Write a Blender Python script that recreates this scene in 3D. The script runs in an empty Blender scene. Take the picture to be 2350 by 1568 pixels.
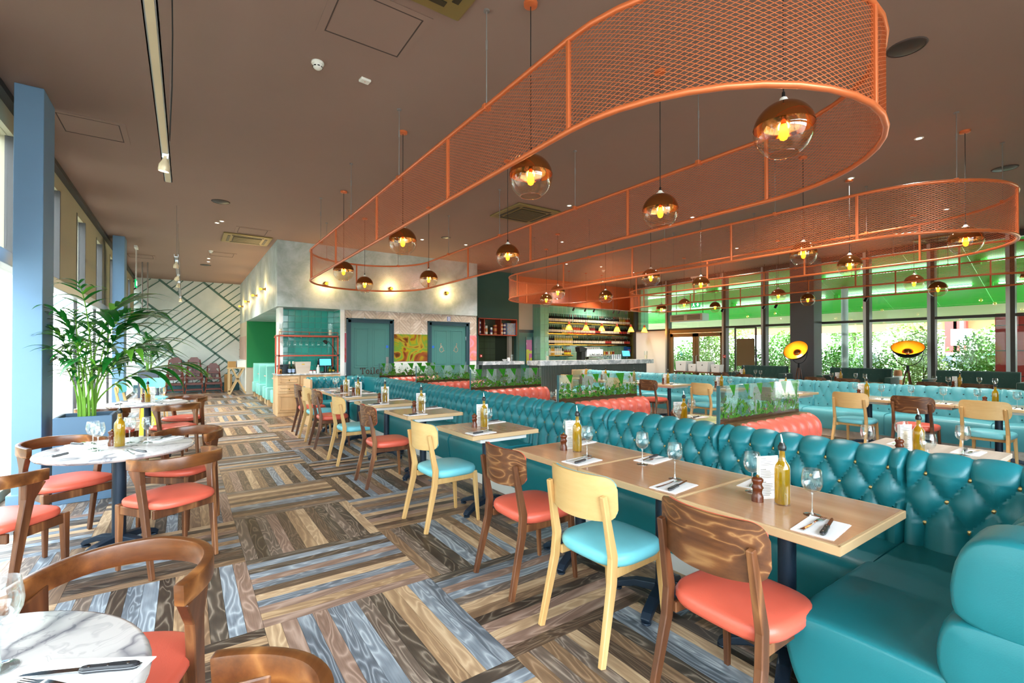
import bpy, bmesh, math, random
from mathutils import Vector, Matrix, Euler
R = math.radians
PI = math.pi
rng = random.Random(7)
scene = bpy.context.scene
COL = scene.collection

# ---------------------------------------------------------------- camera, sky, exposure
H = 1.46                      # eye height
F_PX = 1078.0                 # focal length in pixels of the 2350 px wide frame
YAW = math.atan2(748.0, 1078.0)
cam_d = bpy.data.cameras.new('camera')
cam_d.sensor_width = 36.0
cam_d.lens = F_PX / 2350.0 * 36.0
cam_d.shift_y = 13.0 / 2350.0
cam_d.clip_start = 0.05
cam_d.clip_end = 300
cam = bpy.data.objects.new('camera', cam_d)
COL.objects.link(cam)
cam.location = (0, 0, H)
cam.rotation_euler = (PI / 2 + math.atan(8.0 / F_PX), 0, -YAW)
scene.camera = cam

world = bpy.data.worlds.new('sky')
scene.world = world
world.use_nodes = True
wn = world.node_tree
for n in list(wn.nodes):
    wn.nodes.remove(n)
wo = wn.nodes.new('ShaderNodeOutputWorld')
wb = wn.nodes.new('ShaderNodeBackground')
wb.inputs['Color'].default_value = (0.84, 0.93, 1.03, 1)      # even bright overcast sky
wb.inputs['Strength'].default_value = 10.0
wn.links.new(wb.outputs[0], wo.inputs[0])

vs = scene.view_settings
vs.view_transform = 'Standard'
vs.look = 'None'
vs.gamma = 1.0
vs.use_curve_mapping = False
vs.exposure = 0.85
scene.cycles.max_bounces = 9
scene.cycles.diffuse_bounces = 5
scene.cycles.glossy_bounces = 4
scene.cycles.transmission_bounces = 6
scene.cycles.transparent_max_bounces = 24
scene.cycles.caustics_reflective = False
scene.cycles.caustics_refractive = False
scene.cycles.sample_clamp_indirect = 6.0

CEIL = 3.93
XL, XR = -1.38, 14.0
YB, YF, YW = -3.0, 11.52, 20.2   # rear, plaster block front, far wall

def portal(name, loc, rot, sx, sy):
    d = bpy.data.lights.new(name, 'AREA')
    d.shape = 'RECTANGLE'; d.size = sx; d.size_y = sy
    d.cycles.is_portal = True
    o = bpy.data.objects.new(name, d); COL.objects.link(o)
    o.location = loc; o.rotation_euler = rot
portal('daylight_portal', (-1.95, 8.5, 1.97), (0, R(-90), 0), 3.9, 23.0)
portal('daylight_portal', (14.3, 4.0, 1.97), (0, R(90), 0), 3.9, 14.0)
portal('daylight_portal', (1.45, -3.2, 1.97), (R(90), 0, 0), 5.9, 3.9)

# ---------------------------------------------------------------- helpers
def lin(c):
    if isinstance(c, str):
        c = c.lstrip('#')
        c = tuple(int(c[i:i + 2], 16) / 255 for i in (0, 2, 4))
    return tuple((x / 12.92 if x <= 0.04045 else ((x + 0.055) / 1.055) ** 2.4) for x in c[:3]) + (1.0,)

class NT:
    """small node-tree writer"""
    def __init__(s, name):
        s.m = bpy.data.materials.new(name)
        s.m.use_nodes = True
        s.t = s.m.node_tree
        for n in list(s.t.nodes):
            s.t.nodes.remove(n)
        s.out = s.t.nodes.new('ShaderNodeOutputMaterial')
    def n(s, typ, ins=None, **attr):
        n = s.t.nodes.new('ShaderNode' + typ)
        for k, v in attr.items():
            setattr(n, k, v)
        for k, v in (ins or {}).items():
            s.set(n, k, v)
        return n
    def set(s, n, k, v):
        sock = n.inputs[k]
        if isinstance(v, bpy.types.NodeSocket):
            s.t.links.new(v, sock)
        elif isinstance(v, bpy.types.Node):
            s.t.links.new(v.outputs[0], sock)
        else:
            sock.default_value = v
    def ramp(s, fac, stops, interp='LINEAR'):
        r = s.t.nodes.new('ShaderNodeValToRGB')
        r.color_ramp.interpolation = interp
        el = r.color_ramp.elements
        while len(el) < len(stops):
            el.new(0.5)
        for e, (p, c) in zip(el, stops):
            e.position = p
            e.color = lin(c) if isinstance(c, str) else (c, c, c, 1)
        s.set(r, 0, fac)
        return r.outputs[0]
    def math(s, op, a, b=0.0, c=0.0):
        n = s.t.nodes.new('ShaderNodeMath'); n.operation = op
        s.set(n, 0, a); s.set(n, 1, b)
        if op in ('MULTIPLY_ADD', 'SMOOTH_MIN', 'COMPARE'): s.set(n, 2, c)
        return n.outputs[0]
    def mix(s, fac, a, b):
        n = s.t.nodes.new('ShaderNodeMix'); n.data_type = 'RGBA'
        s.set(n, 0, fac)
        s.set(n, 6, lin(a) if isinstance(a, str) else a)
        s.set(n, 7, lin(b) if isinstance(b, str) else b)
        return n.outputs[2]
    def coord(s, kind='Object', scale=(1, 1, 1), rot=(0, 0, 0)):
        tc = s.t.nodes.new('ShaderNodeTexCoord')
        mp = s.t.nodes.new('ShaderNodeMapping')
        s.t.links.new(tc.outputs[kind], mp.inputs[0])
        mp.inputs['Scale'].default_value = scale
        mp.inputs['Rotation'].default_value = rot
        return mp.outputs[0]
    def noise(s, vec, scale, detail=3, rough=0.55, dist=0.0, col=False):
        n = s.n('TexNoise', {'Vector': vec, 'Scale': scale, 'Detail': detail, 'Roughness': rough, 'Distortion': dist})
        return n.outputs[1 if col else 0]
    def bump(s, h, strength=0.2, dist=0.01):
        return s.n('Bump', {'Height': h, 'Strength': strength, 'Distance': dist}).outputs[0]
    def pbr(s, col, rough=0.5, metal=0.0, normal=None, spec=0.5, **kw):
        b = s.t.nodes.new('ShaderNodeBsdfPrincipled')
        s.set(b, 'Base Color', lin(col) if isinstance(col, str) else col)
        s.set(b, 'Roughness', rough); s.set(b, 'Metallic', metal)
        s.set(b, 'Specular IOR Level', spec)
        if normal is not None: s.set(b, 'Normal', normal)
        for k, v in kw.items(): s.set(b, k.replace('_', ' '), v)
        s.t.links.new(b.outputs[0], s.out.inputs[0])
        return b
    def surf(s, sh):
        s.t.links.new(sh.outputs[0] if isinstance(sh, bpy.types.Node) else sh, s.out.inputs[0])

M = {}
def plain(name, col, rough=0.5, metal=0.0, spec=0.5, var=0.0, vscale=6.0, bump=0.0, bscale=40.0, **kw):
    t = NT(name)
    c = lin(col)
    nrm = None
    if var or bump:
        vec = t.coord('Object')
    if var:
        f = t.noise(vec, vscale, 4, 0.6)
        d = tuple(max(0, x * (1 - var)) for x in c[:3]) + (1,)
        b = tuple(min(1, x * (1 + var)) for x in c[:3]) + (1,)
        c = t.mix(f, d, b)
    if bump:
        nrm = t.bump(t.noise(vec, bscale, 2), bump, 0.004)
    t.pbr(c, rough, metal, nrm, spec, **kw)
    M[name] = t.m
    return t.m

def leather(name, col, rough=0.38, var=0.10):
    t = NT(name)
    vec = t.coord('Object')
    c = lin(col)
    f = t.noise(vec, 5, 3)
    base = t.mix(f, tuple(x * (1 - var) for x in c[:3]) + (1,), tuple(min(1, x * (1 + var)) for x in c[:3]) + (1,))
    h = t.n('TexVoronoi', {'Vector': vec, 'Scale': 260.0}).outputs[0]
    t.pbr(base, rough, 0, t.bump(h, 0.10, 0.002), 0.5)
    M[name] = t.m

def wood(name, dark, mid, light, scale=1.0, along='Y', rough=0.42, kind='Object', contrast=9.0, coat=0.0):
    """contour-line grain running along one axis"""
    t = NT(name)
    st = {'X': (1.1, 14, 14), 'Y': (14, 1.1, 14), 'Z': (14, 14, 1.1)}[along]
    vec = t.coord(kind, tuple(a * scale for a in st))
    oi = t.n('ObjectInfo')
    off = t.n('VectorMath', {0: vec}, operation='ADD')
    cx = t.n('CombineXYZ', {0: t.math('MULTIPLY', oi.outputs['Random'], 37.0), 1: t.math('MULTIPLY', oi.outputs['Random'], 11.0), 2: 0.0})
    t.set(off, 1, cx)
    n1 = t.noise(off.outputs[0], 0.35, 2.5, 0.5, 0.35)
    rings = t.math('PINGPONG', t.math('MULTIPLY', n1, contrast), 1.0)
    fine = t.noise(off.outputs[0], 4.0, 3, 0.7)
    f = t.math('ADD', t.math('MULTIPLY', t.math('POWER', rings, 2.8), 0.62), t.math('MULTIPLY', fine, 0.42))
    c = t.ramp(f, [(0.12, dark), (0.5, mid), (0.9, light)])
    t.pbr(c, rough, 0, t.bump(f, 0.12, 0.002), 0.5, Coat_Weight=coat, Coat_Roughness=0.15)
    M[name] = t.m

def glassy(name, tint=(1, 1, 1), refl=0.09, rough=0.02, ior=1.45, boost=1.0):
    """thin clear glass: see-through plus a Fresnel reflection"""
    t = NT(name)
    tr = t.n('BsdfTransparent', {'Color': tuple(tint) + (1,)})
    gl = t.n('BsdfGlossy', {'Color': (1, 1, 1, 1), 'Roughness': rough})
    lw = t.n('LayerWeight', {'Blend': 0.25})
    fac = t.math('MINIMUM', t.math('ADD', t.math('MULTIPLY', lw.outputs[1], 0.75 * boost), refl), 0.95)
    mx = t.n('MixShader', {0: fac, 1: tr.outputs[0], 2: gl.outputs[0]})
    t.surf(mx)
    M[name] = t.m

def emit(name, col, strength):
    t = NT(name)
    e = t.n('Emission', {'Color': lin(col), 'Strength': strength})
    t.surf(e)
    M[name] = t.m

class MB:
    """mesh collector: several shapes joined into one part"""
    def __init__(s):
        s.v = []; s.f = []; s.mi = []; s.cur = 0; s.uv = []
    def mat(s, i):
        s.cur = i; return s
    def add(s, vs, fs, uvs=None):
        o = len(s.v)
        s.v += [tuple(p) for p in vs]
        for k, f in enumerate(fs):
            s.f.append(tuple(i + o for i in f)); s.mi.append(s.cur)
            s.uv.append(uvs[k] if uvs else None)
        return s
    def box(s, x0, y0, z0, x1, y1, z1):
        v = [(x0, y0, z0), (x1, y0, z0), (x1, y1, z0), (x0, y1, z0), (x0, y0, z1), (x1, y0, z1), (x1, y1, z1), (x0, y1, z1)]
        return s.add(v, [(0, 3, 2, 1), (4, 5, 6, 7), (0, 1, 5, 4), (1, 2, 6, 5), (2, 3, 7, 6), (3, 0, 4, 7)])
    def cbox(s, c, d, m=None):
        v = []
        for sz in (-.5, .5):
            for sx, sy in ((-.5, -.5), (.5, -.5), (.5, .5), (-.5, .5)):
                p = Vector((sx * d[0], sy * d[1], sz * d[2]))
                if m is not None: p = m @ p
                v.append(p + Vector(c))
        return s.add(v, [(0, 3, 2, 1), (4, 5, 6, 7), (0, 1, 5, 4), (1, 2, 6, 5), (2, 3, 7, 6), (3, 0, 4, 7)])
    def bar(s, p0, p1, w, h, up=(0, 0, 1)):
        """rectangular bar between two points (w across, h along up)"""
        return s.rect([p0, p1], [(w, h), (w, h)], up)
    def rect(s, pts, sizes, up=(0, 0, 1)):
        pts = [Vector(p) for p in pts]; up = Vector(up); n = len(pts); vs = []
        for i, p in enumerate(pts):
            t = (pts[min(i + 1, n - 1)] - pts[max(i - 1, 0)]).normalized()
            sd = t.cross(up)
            if sd.length < 1e-4: sd = t.cross(Vector((1, 0, 0)))
            sd.normalize(); u2 = sd.cross(t).normalized()
            w, h = sizes[i] if isinstance(sizes, list) else sizes
            for a, b in ((-.5, -.5), (.5, -.5), (.5, .5), (-.5, .5)):
                vs.append(p + sd * (a * w) + u2 * (b * h))
        fs = [(3, 2, 1, 0), tuple(4 * (n - 1) + k for k in range(4))]
        for i in range(n - 1):
            for k in range(4):
                a = 4 * i + k; b = 4 * i + (k + 1) % 4
                fs.append((a, b, b + 4, a + 4))
        return s.add(vs, fs)
    def tube(s, pts, r, n=8, closed=False, caps=True):
        pts = [Vector(p) for p in pts]; N = len(pts); vs = []
        prev = None
        for i, p in enumerate(pts):
            if closed: t = (pts[(i + 1) % N] - pts[i - 1])
            else: t = (pts[min(i + 1, N - 1)] - pts[max(i - 1, 0)])
            t.normalize()
            if prev is None:
                a = Vector((0, 0, 1)) if abs(t.z) < 0.9 else Vector((1, 0, 0))
                prev = t.cross(a).normalized()
            prev = (prev - t * prev.dot(t)).normalized()
            b = t.cross(prev)
            rr = r[i] if isinstance(r, (list, tuple)) else r
            for k in range(n):
                an = 2 * PI * k / n
                vs.append(p + (prev * math.cos(an) + b * math.sin(an)) * rr)
        fs = []
        for i in range(N if closed else N - 1):
            for k in range(n):
                a = i * n + k; b = i * n + (k + 1) % n
                c = ((i + 1) % N) * n + (k + 1) % n; d = ((i + 1) % N) * n + k
                fs.append((a, b, c, d))
        if caps and not closed:
            fs.append(tuple(range(n - 1, -1, -1))); fs.append(tuple((N - 1) * n + k for k in range(n)))
        return s.add(vs, fs)
    def cyl(s, p0, p1, r, n=16):
        return s.tube([p0, p1], r, n)
    def lathe(s, prof, n=20, c=(0, 0, 0), cap0=True, cap1=True):
        vs = []; fs = []
        for r, z in prof:
            for k in range(n):
                a = 2 * PI * k / n
                vs.append((c[0] + r * math.cos(a), c[1] + r * math.sin(a), c[2] + z))
        for i in range(len(prof) - 1):
            for k in range(n):
                fs.append((i * n + k, i * n + (k + 1) % n, (i + 1) * n + (k + 1) % n, (i + 1) * n + k))
        if cap0 and prof[0][0] > 1e-5: fs.append(tuple(range(n - 1, -1, -1)))
        if cap1 and prof[-1][0] > 1e-5: fs.append(tuple((len(prof) - 1) * n + k for k in range(n)))
        return s.add(vs, fs)
    def prism(s, poly, d0, d1, ax='z'):
        """polygon extruded: ax z -> (a,b,d); y -> (a,d,b); x -> (d,a,b)"""
        mp = {'z': lambda a, b, d: (a, b, d), 'y': lambda a, b, d: (a, d, b), 'x': lambda a, b, d: (d, a, b)}[ax]
        n = len(poly)
        vs = [mp(a, b, d0) for a, b in poly] + [mp(a, b, d1) for a, b in poly]
        fs = [tuple(range(n - 1, -1, -1)), tuple(range(n, 2 * n))] + [(i, (i + 1) % n, n + (i + 1) % n, n + i) for i in range(n)]
        return s.add(vs, fs)
    def grid(s, fn, nu, nv, closed_u=False):
        vs = [fn(i / nu, j / nv) for j in range(nv + 1) for i in range(nu + (0 if closed_u else 1))]
        w = nu if closed_u else nu + 1
        fs = []
        for j in range(nv):
            for i in range(nu):
                a = j * w + i; b = j * w + (i + 1) % w
                fs.append((a, b, b + w, a + w))
        return s.add(vs, fs)
    def pillow(s, outline, z0, z1, dome=0.35, steps=4, inset=0.06):
        """cushion: closed outline of (x,y), rounded at both rims, crowned top"""
        cx = sum(p[0] for p in outline) / len(outline); cy = sum(p[1] for p in outline) / len(outline)
        n = len(outline); h = z1 - z0; rings = []
        for k in range(steps + 1):
            a = -PI / 2 + PI * k / steps
            off = inset * (1 - math.cos(a)); rings.append((off, z0 + h * (0.5 + 0.5 * math.sin(a)) * (1 - dome * 0.5)))
        vs = []
        def ring(off, z):
            for x, y in outline:
                dx, dy = x - cx, y - cy; L = math.hypot(dx, dy)
                q = max(0.0, (L - off)) / L
                vs.append((cx + dx * q, cy + dy * q, z))
        for off, z in rings: ring(off, z)
        for q, zz in ((0.66, 0.6), (0.33, 0.92)):
            for x, y in outline:
                vs.append((cx + (x - cx) * q, cy + (y - cy) * q, rings[-1][1] + (z1 - rings[-1][1]) * zz))
        m = len(rings) + 2
        vs.append((cx, cy, z1))
        fs = [tuple(range(n - 1, -1, -1))]
        for i in range(m - 1):
            for k in range(n):
                fs.append((i * n + k, i * n + (k + 1) % n, (i + 1) * n + (k + 1) % n, (i + 1) * n + k))
        for k in range(n):
            fs.append(((m - 1) * n + k, (m - 1) * n + (k + 1) % n, m * n))
        return s.add(vs, fs)
    def xf(s, m, start=0):
        s.v = s.v[:start] + [tuple(m @ Vector(p)) for p in s.v[start:]]
        return s
    def mesh(s, name, mats, smooth=0, bevel=0.0, weld=False):
        me = bpy.data.meshes.new(name)
        me.from_pydata(s.v, [], s.f)
        if not isinstance(mats, (list, tuple)): mats = [mats]
        for m in mats:
            me.materials.append(M[m] if isinstance(m, str) else m)
        if len(mats) > 1:
            me.polygons.foreach_set('material_index', s.mi)
        if any(u is not None for u in s.uv):
            ul = me.uv_layers.new(name='UVMap')
            li = 0
            for f, u in zip(s.f, s.uv):
                for k in range(len(f)):
                    ul.data[li].uv = u[k] if u else (0, 0)
                    li += 1
        if bevel or weld:
            bm = bmesh.new(); bm.from_mesh(me)
            if weld: bmesh.ops.remove_doubles(bm, verts=bm.verts, dist=1e-5)
            if bevel:
                ed = [e for e in bm.edges if len(e.link_faces) == 2 and e.calc_face_angle(0) > 0.5]
                bmesh.ops.bevel(bm, geom=ed, offset=bevel, segments=2 if bevel > 0.004 else 1, affect='EDGES', profile=0.6, clamp_overlap=True)
            bm.to_mesh(me); bm.free()
        if smooth:
            me.shade_smooth()
            me.set_sharp_from_angle(angle=R(smooth))
        me.update()
        return me
    def build(s, name, mats, parent=None, smooth=0, bevel=0.0, weld=False, loc=None, rz=0.0):
        return obj(name, s.mesh(name, mats, smooth, bevel, weld), parent, loc, rz)

def obj(name, me, parent=None, loc=None, rz=0.0, rot=None, scale=None):
    o = bpy.data.objects.new(name, me)
    COL.objects.link(o)
    if parent is not None: o.parent = parent
    if loc is not None: o.location = loc
    if rot is not None: o.rotation_euler = rot
    elif rz: o.rotation_euler = (0, 0, rz)
    if scale is not None: o.scale = scale
    return o
def tag(o, label, cat, group=None, kind=None):
    o['label'] = label; o['category'] = cat
    if group: o['group'] = group
    if kind: o['kind'] = kind
    return o
def thing(name, label, cat, loc=(0, 0, 0), rz=0.0, group=None):
    o = bpy.data.objects.new(name, None); o.empty_display_size = 0.1
    COL.objects.link(o); o.location = loc; o.rotation_euler = (0, 0, rz)
    return tag(o, label, cat, group)
def struct(name, mb, mats, label, cat, smooth=0, bevel=0.0):
    return tag(mb.build(name, mats, None, smooth, bevel), label, cat, kind='structure')
def dup(root, loc, rz=0.0, label=None, group=None):
    """copy a thing with its parts and sub-parts; mesh data is shared"""
    r = root.copy(); COL.objects.link(r); r.location = loc; r.rotation_euler = (0, 0, rz)
    if label: r['label'] = label
    if group: r['group'] = group
    for ch in CH(root):
        c = ch.copy(); COL.objects.link(c); c.parent = r
        for g in CH(ch):
            d = g.copy(); COL.objects.link(d); d.parent = c
    return r
_ch = {}
def CH(o):
    """children of a finished prototype (cached: Object.children is slow)"""
    if o.name not in _ch: _ch[o.name] = list(o.children)
    return _ch[o.name]
ORD = ['first', 'second', 'third', 'fourth', 'fifth', 'sixth', 'seventh', 'eighth', 'ninth', 'tenth', 'eleventh', 'twelfth']

def rrect(w, d, r, n=5, cx=0.0, cy=0.0):
    pts = []
    for sx, sy, a0 in ((1, 1, 0), (-1, 1, 90), (-1, -1, 180), (1, -1, 270)):
        for k in range(n + 1):
            a = R(a0 + 90 * k / n)
            pts.append((cx + sx * (w / 2 - r) + r * math.cos(a), cy + sy * (d / 2 - r) + r * math.sin(a)))
    return pts
def superell(w, d, p=3.2, n=28, cx=0, cy=0):
    pts = []
    for k in range(n):
        a = 2 * PI * k / n
        c, s_ = math.cos(a), math.sin(a)
        pts.append((cx + w / 2 * math.copysign(abs(c) ** (2 / p), c), cy + d / 2 * math.copysign(abs(s_) ** (2 / p), s_)))
    return pts
# ---------------------------------------------------------------- materials
plain('ceiling_paint', '#957b70', 0.85, var=0.05, vscale=1.2)
plain('ceiling_line', '#4c3e39', 0.9)
plain('cream_paint', '#cbbba6', 0.8, var=0.03, vscale=2)
plain('white_paint', '#e9e9e6', 0.7)
plain('kick_white', '#dedcd8', 0.6, var=0.03)
plain('green_wall', '#33544c', 0.7, var=0.06, vscale=1.5)
plain('alcove_green', '#1f8a4f', 0.65)
plain('orange_paint', '#d2622f', 0.6, var=0.04)
plain('blue_column', '#6f93b3', 0.6, var=0.03)
plain('grey_column', '#5d5d60', 0.6)
plain('pier_beige', '#b3ab90', 0.75, var=0.04)
plain('frame_dark', '#3f3d3b', 0.45, metal=0.2)
plain('frame_light', '#b9bfc4', 0.35, metal=0.6)
plain('frame_bronze', '#7d6645', 0.4, metal=0.3)
plain('door_green', '#3f7571', 0.38, var=0.03)
plain('door_dark', '#23434e', 0.35)
plain('copper_paint', '#d9713f', 0.32, metal=0.3, spec=0.6)
plain('copper_dark', '#a8482f', 0.4, metal=0.4)
plain('navy_steel', '#1d2c3d', 0.45, metal=0.3, bump=0.15, bscale=180)
plain('black_steel', '#15181d', 0.45, metal=0.3)
plain('black_plastic', '#121212', 0.35)
plain('grey_rod', '#7d7470', 0.5)
plain('chrome', '#d8d8d8', 0.12, metal=1.0)
plain('brushed_steel', '#b7babd', 0.32, metal=1.0)
plain('brass', '#c49a4a', 0.25, metal=1.0)
plain('brass_button', '#b79a66', 0.28, metal=0.9)
plain('gold_leaf', '#f0a21c', 0.42, metal=0.6, var=0.10, vscale=14)
plain('ac_bronze', '#8d7a48', 0.45, metal=0.4)
plain('ac_dark', '#2e2713', 0.5)
plain('porcelain', '#f4f4f2', 0.18)
plain('paper', '#f4f4f4', 0.75, var=0.02, vscale=20)
plain('card_board', '#b58a55', 0.85)
plain('plate_grey', '#7f8d96', 0.3)
plain('tile_teal', '#37a596', 0.10, var=0.10, vscale=3.0)
plain('tile_pale', '#7fb79a', 0.12, var=0.08, vscale=3.0)
plain('grout', '#8aa79d', 0.9)
plain('pass_tile', '#5e6a45', 0.35)
plain('cord', '#191512', 0.7)
plain('cream_cap', '#e8d3a2', 0.5)
plain('spot_white', '#d9c7a4', 0.4, metal=0.2)
plain('soil', '#2c2119', 0.95, bump=0.6, bscale=60)
plain('planter_blue', '#4f6c86', 0.6, var=0.03)
plain('planter_grey', '#4a5260', 0.6)
plain('leaf_green', '#17661f', 0.36, var=0.35, vscale=9)
plain('leaf_light', '#5d9c2a', 0.42, var=0.25, vscale=9)
plain('stem_green', '#6a9a30', 0.5)
plain('fluted', '#5c6763', 0.6)
plain('white_plastic', '#ecebe4', 0.35)
plain('sign_blue', '#1f63c4', 0.4)
plain('sign_red', '#cf2a22', 0.4)
plain('candle_wax', '#f3e7c8', 0.5)
plain('sage_batten', '#52756c', 0.6)
plain('skirting_green', '#28555a', 0.5)
plain('rose_panel', '#c49f8d', 0.6, var=0.05)
plain('red_paint', '#b3322c', 0.5)
plain('car_white', '#eef1f3', 0.2)
plain('car_teal', '#1d8ca3', 0.2)
plain('tyre', '#1a1a1a', 0.8)
plain('car_glass', '#2b3a44', 0.08)
plain('pavement', '#8f897c', 0.9, var=0.08, vscale=0.7)
plain('asphalt', '#8a8988', 0.9, var=0.06)
plain('hedge_leaf', '#5f9a2e', 0.5, var=0.4, vscale=3)
plain('hedge_leaf_pale', '#93b060', 0.5, var=0.25, vscale=3)
plain('bark', '#5e4a38', 0.9)
plain('canopy_green', '#1fd24c', 0.35)
plain('canopy_cream', '#d8d6b2', 0.6)
plain('canopy_white', '#f4f4f0', 0.5)
plain('post_grey', '#a9b6bb', 0.5)
plain('brick_pale', '#dcdcc4', 0.8)
plain('fascia_orange', '#c97b4a', 0.6)
plain('oil_herb', '#54601a', 0.7)
plain('oil_chili', '#8d2c12', 0.6)
plain('table_lip', '#ccab80', 0.4, var=0.06, vscale=12)
plain('menu_print', '#8a8a8a', 0.8)
plain('knife_handle', '#26262a', 0.35)
plain('velvet_green', '#123f37', 0.75, var=0.12, Sheen_Weight=0.3)
plain('amber_bulb_base', '#c89a3c', 0.35, metal=0.5)
plain('text_brown', '#3b271b', 0.5)
plain('text_copper', '#b98d72', 0.35, metal=0.5)
plain('crate_white', '#e6e6e2', 0.5)
plain('bag_beige', '#d9d2c2', 0.7, var=0.05)
plain('mill_wood', '#5b2a14', 0.25, var=0.15, vscale=20)
plain('chair_red_wood', '#6b2a13', 0.3, var=0.12, vscale=10)
plain('wine_red_glass', '#170e10', 0.12)
plain('wine_green_glass', '#1c2a14', 0.12)
plain('wine_white_glass', '#b9a64a', 0.12)
plain('wine_rose_glass', '#c05a3a', 0.12)
plain('bottle_clear', '#c9d2cc', 0.1)
plain('bottle_label', '#e9e2cf', 0.6)
plain('bottle_label_red', '#b2362a', 0.6)
plain('cap_black', '#151515', 0.4)
plain('cap_red', '#8e2420', 0.35)
plain('cap_gold', '#c9a43c', 0.3, metal=0.6)
plain('cap_white', '#ddd8c8', 0.5)
plain('tin_purple', '#4b2b5e', 0.4)
plain('tin_blue', '#8fa3c4', 0.5)
plain('tin_orange', '#c77a2a', 0.4)
plain('pink_print', '#e0559c', 0.6)
plain('yellow_print', '#e8d92c', 0.6)
leather('teal_leather', '#1b7781')
leather('aqua_leather', '#62b4bd')
leather('aqua_seat', '#74c6d2')
leather('coral_leather', '#d3614f')
leather('coral_seat', '#d9614c')
leather('mint_leather', '#8fdad0')
wood('brown_wood', '#4a2a18', '#74472b', '#96653f', 1.0, 'Z', 0.35)
wood('brown_ply', '#4f2d19', '#6f4426', '#9c7046', 1.3, 'X', 0.34, contrast=24)
wood('brown_rail', '#4f2a12', '#7c4a24', '#9c6637', 0.8, 'X', 0.28)
wood('light_wood', '#c2955a', '#d6b076', '#e2c490', 0.8, 'Z', 0.42, contrast=4)
wood('light_ply', '#cba267', '#dcb97f', '#e6c893', 0.6, 'X', 0.42, contrast=4)
wood('oak_top', '#b98b68', '#c99f7c', '#d6b08d', 0.6, 'Y', 0.2, contrast=5, coat=0.5)
wood('oak_cabinet', '#c59a6a', '#d9b283', '#e6c598', 0.5, 'Z', 0.45, contrast=5)
wood('oak_ledge', '#5f4326', '#7e5a35', '#94704a', 0.5, 'X', 0.5, contrast=5)
wood('washed_wood', '#b8a897', '#cfc2b4', '#ddd3c8', 0.7, 'X', 0.6, contrast=5)
wood('trestle_wood', '#c7a271', '#dcbb8c', '#e7cda3', 0.8, 'Z', 0.5, contrast=4)
glassy('window_glass', (0.97, 0.99, 0.98), 0.02, 0.0, boost=0.5)
glassy('clear_glass', (0.965, 0.985, 0.985), 0.025, 0.01, boost=0.85)
glassy('stem_glass', (0.90, 0.94, 0.94), 0.20, 0.05, boost=1.0)
glassy('globe_glass', (1.0, 0.93, 0.78), 0.05, 0.01, boost=0.7)
glassy('amber_glass', (1.0, 0.62, 0.18), 0.05, 0.03, boost=0.6)
emit('bulb_glow', '#ffb43c', 30.0)
emit('bulb_warm', '#ff9a1e', 3.2)
emit('filament_halo', '#ff9a20', 5.0)
emit('downlight_glow', '#fff3dc', 8.0)
emit('screen_blue', '#4fb0e6', 1.6)
emit('tube_white', '#f6fff2', 6.0)
emit('exit_green', '#19a05a', 1.2)
emit('exit_white', '#ffffff', 2.0)

def m_floor():
    cols = [('#2b211b', '#463a30', '#8b7d6d'), ('#3d2f25', '#5d4a3b', '#8a7562'), ('#5f4836', '#84684f', '#a98c6e'),
            ('#7d6148', '#a08162', '#c0a27d'), ('#97795c', '#b99b7a', '#d2b896'), ('#454b53', '#6d747c', '#a9b0b6'),
            ('#5d6670', '#8b939b', '#bcc3c8'), ('#4d4038', '#74655a', '#b09f8e'), ('#2e2824', '#54493f', '#9a8c7c'), ('#6b5245', '#927768', '#b59a8a')]
    for i, (d, m, l) in enumerate(cols):
        t = NT('floor_plank_%d' % i)
        vec = t.coord('UV', (1.6, 9.0, 1.0))
        n1 = t.noise(vec, 0.9, 2, 0.5, 0.5)
        rings = t.math('PINGPONG', t.math('MULTIPLY', n1, 24.0), 1.0)
        fine = t.noise(t.coord('UV', (6.0, 130.0, 1.0)), 1.0, 3, 0.7)
        cloud = t.noise(t.coord('UV', (1.5, 4.0, 1.0)), 1.3, 2)
        f = t.math('ADD', t.math('ADD', t.math('MULTIPLY', t.math('POWER', rings, 2.2), 0.42), t.math('MULTIPLY', fine, 0.40)), t.math('MULTIPLY', cloud, 0.30))
        c = t.ramp(f, [(0.22, d), (0.52, m), (0.92, l)])
        t.pbr(c, t.math('MULTIPLY_ADD', fine, 0.25, 0.32), 0, t.bump(f, 0.15, 0.002), 0.4)
        M['floor_plank_%d' % i] = t.m
m_floor()

def m_marble(name, base, vein, scale, w=0.035, rough=0.14):
    t = NT(name)
    vec = t.coord('Object')
    wob = t.noise(vec, scale * 0.7, 4, 0.6, col=True)
    v2 = t.n('VectorMath', {0: vec}, operation='ADD')
    sc = t.n('VectorMath', {0: wob}, operation='SCALE'); sc.inputs['Scale'].default_value = 0.35
    t.set(v2, 1, sc)
    n = t.noise(v2.outputs[0], scale, 2, 0.5, 0.6)
    d = t.math('ABSOLUTE', t.math('SUBTRACT', n, 0.5))
    v = t.ramp(d, [(0.0, 1.0), (w, 0.15), (w * 3, 0.0)])
    n2 = t.noise(v2.outputs[0], scale * 3.1, 3, 0.6, 0.8)
    d2 = t.ramp(t.math('ABSOLUTE', t.math('SUBTRACT', n2, 0.5)), [(0.0, 0.45), (w * 0.8, 0.0), (1, 0.0)])
    cl = t.noise(vec, scale * 0.5, 3)
    fac = t.math('MINIMUM', t.math('ADD', t.math('ADD', t.math('MULTIPLY', v, 0.75), t.math('MULTIPLY', d2, 0.5)), t.math('MULTIPLY', cl, 0.18)), 1.0)
    t.pbr(t.mix(fac, base, vein), rough)
    M[name] = t.m
m_marble('marble_white', '#dcd6d2', '#74727a', 2.6)
m_marble('marble_grey', '#8d97a0', '#e4e8ec', 3.5, 0.09, 0.2)

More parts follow.
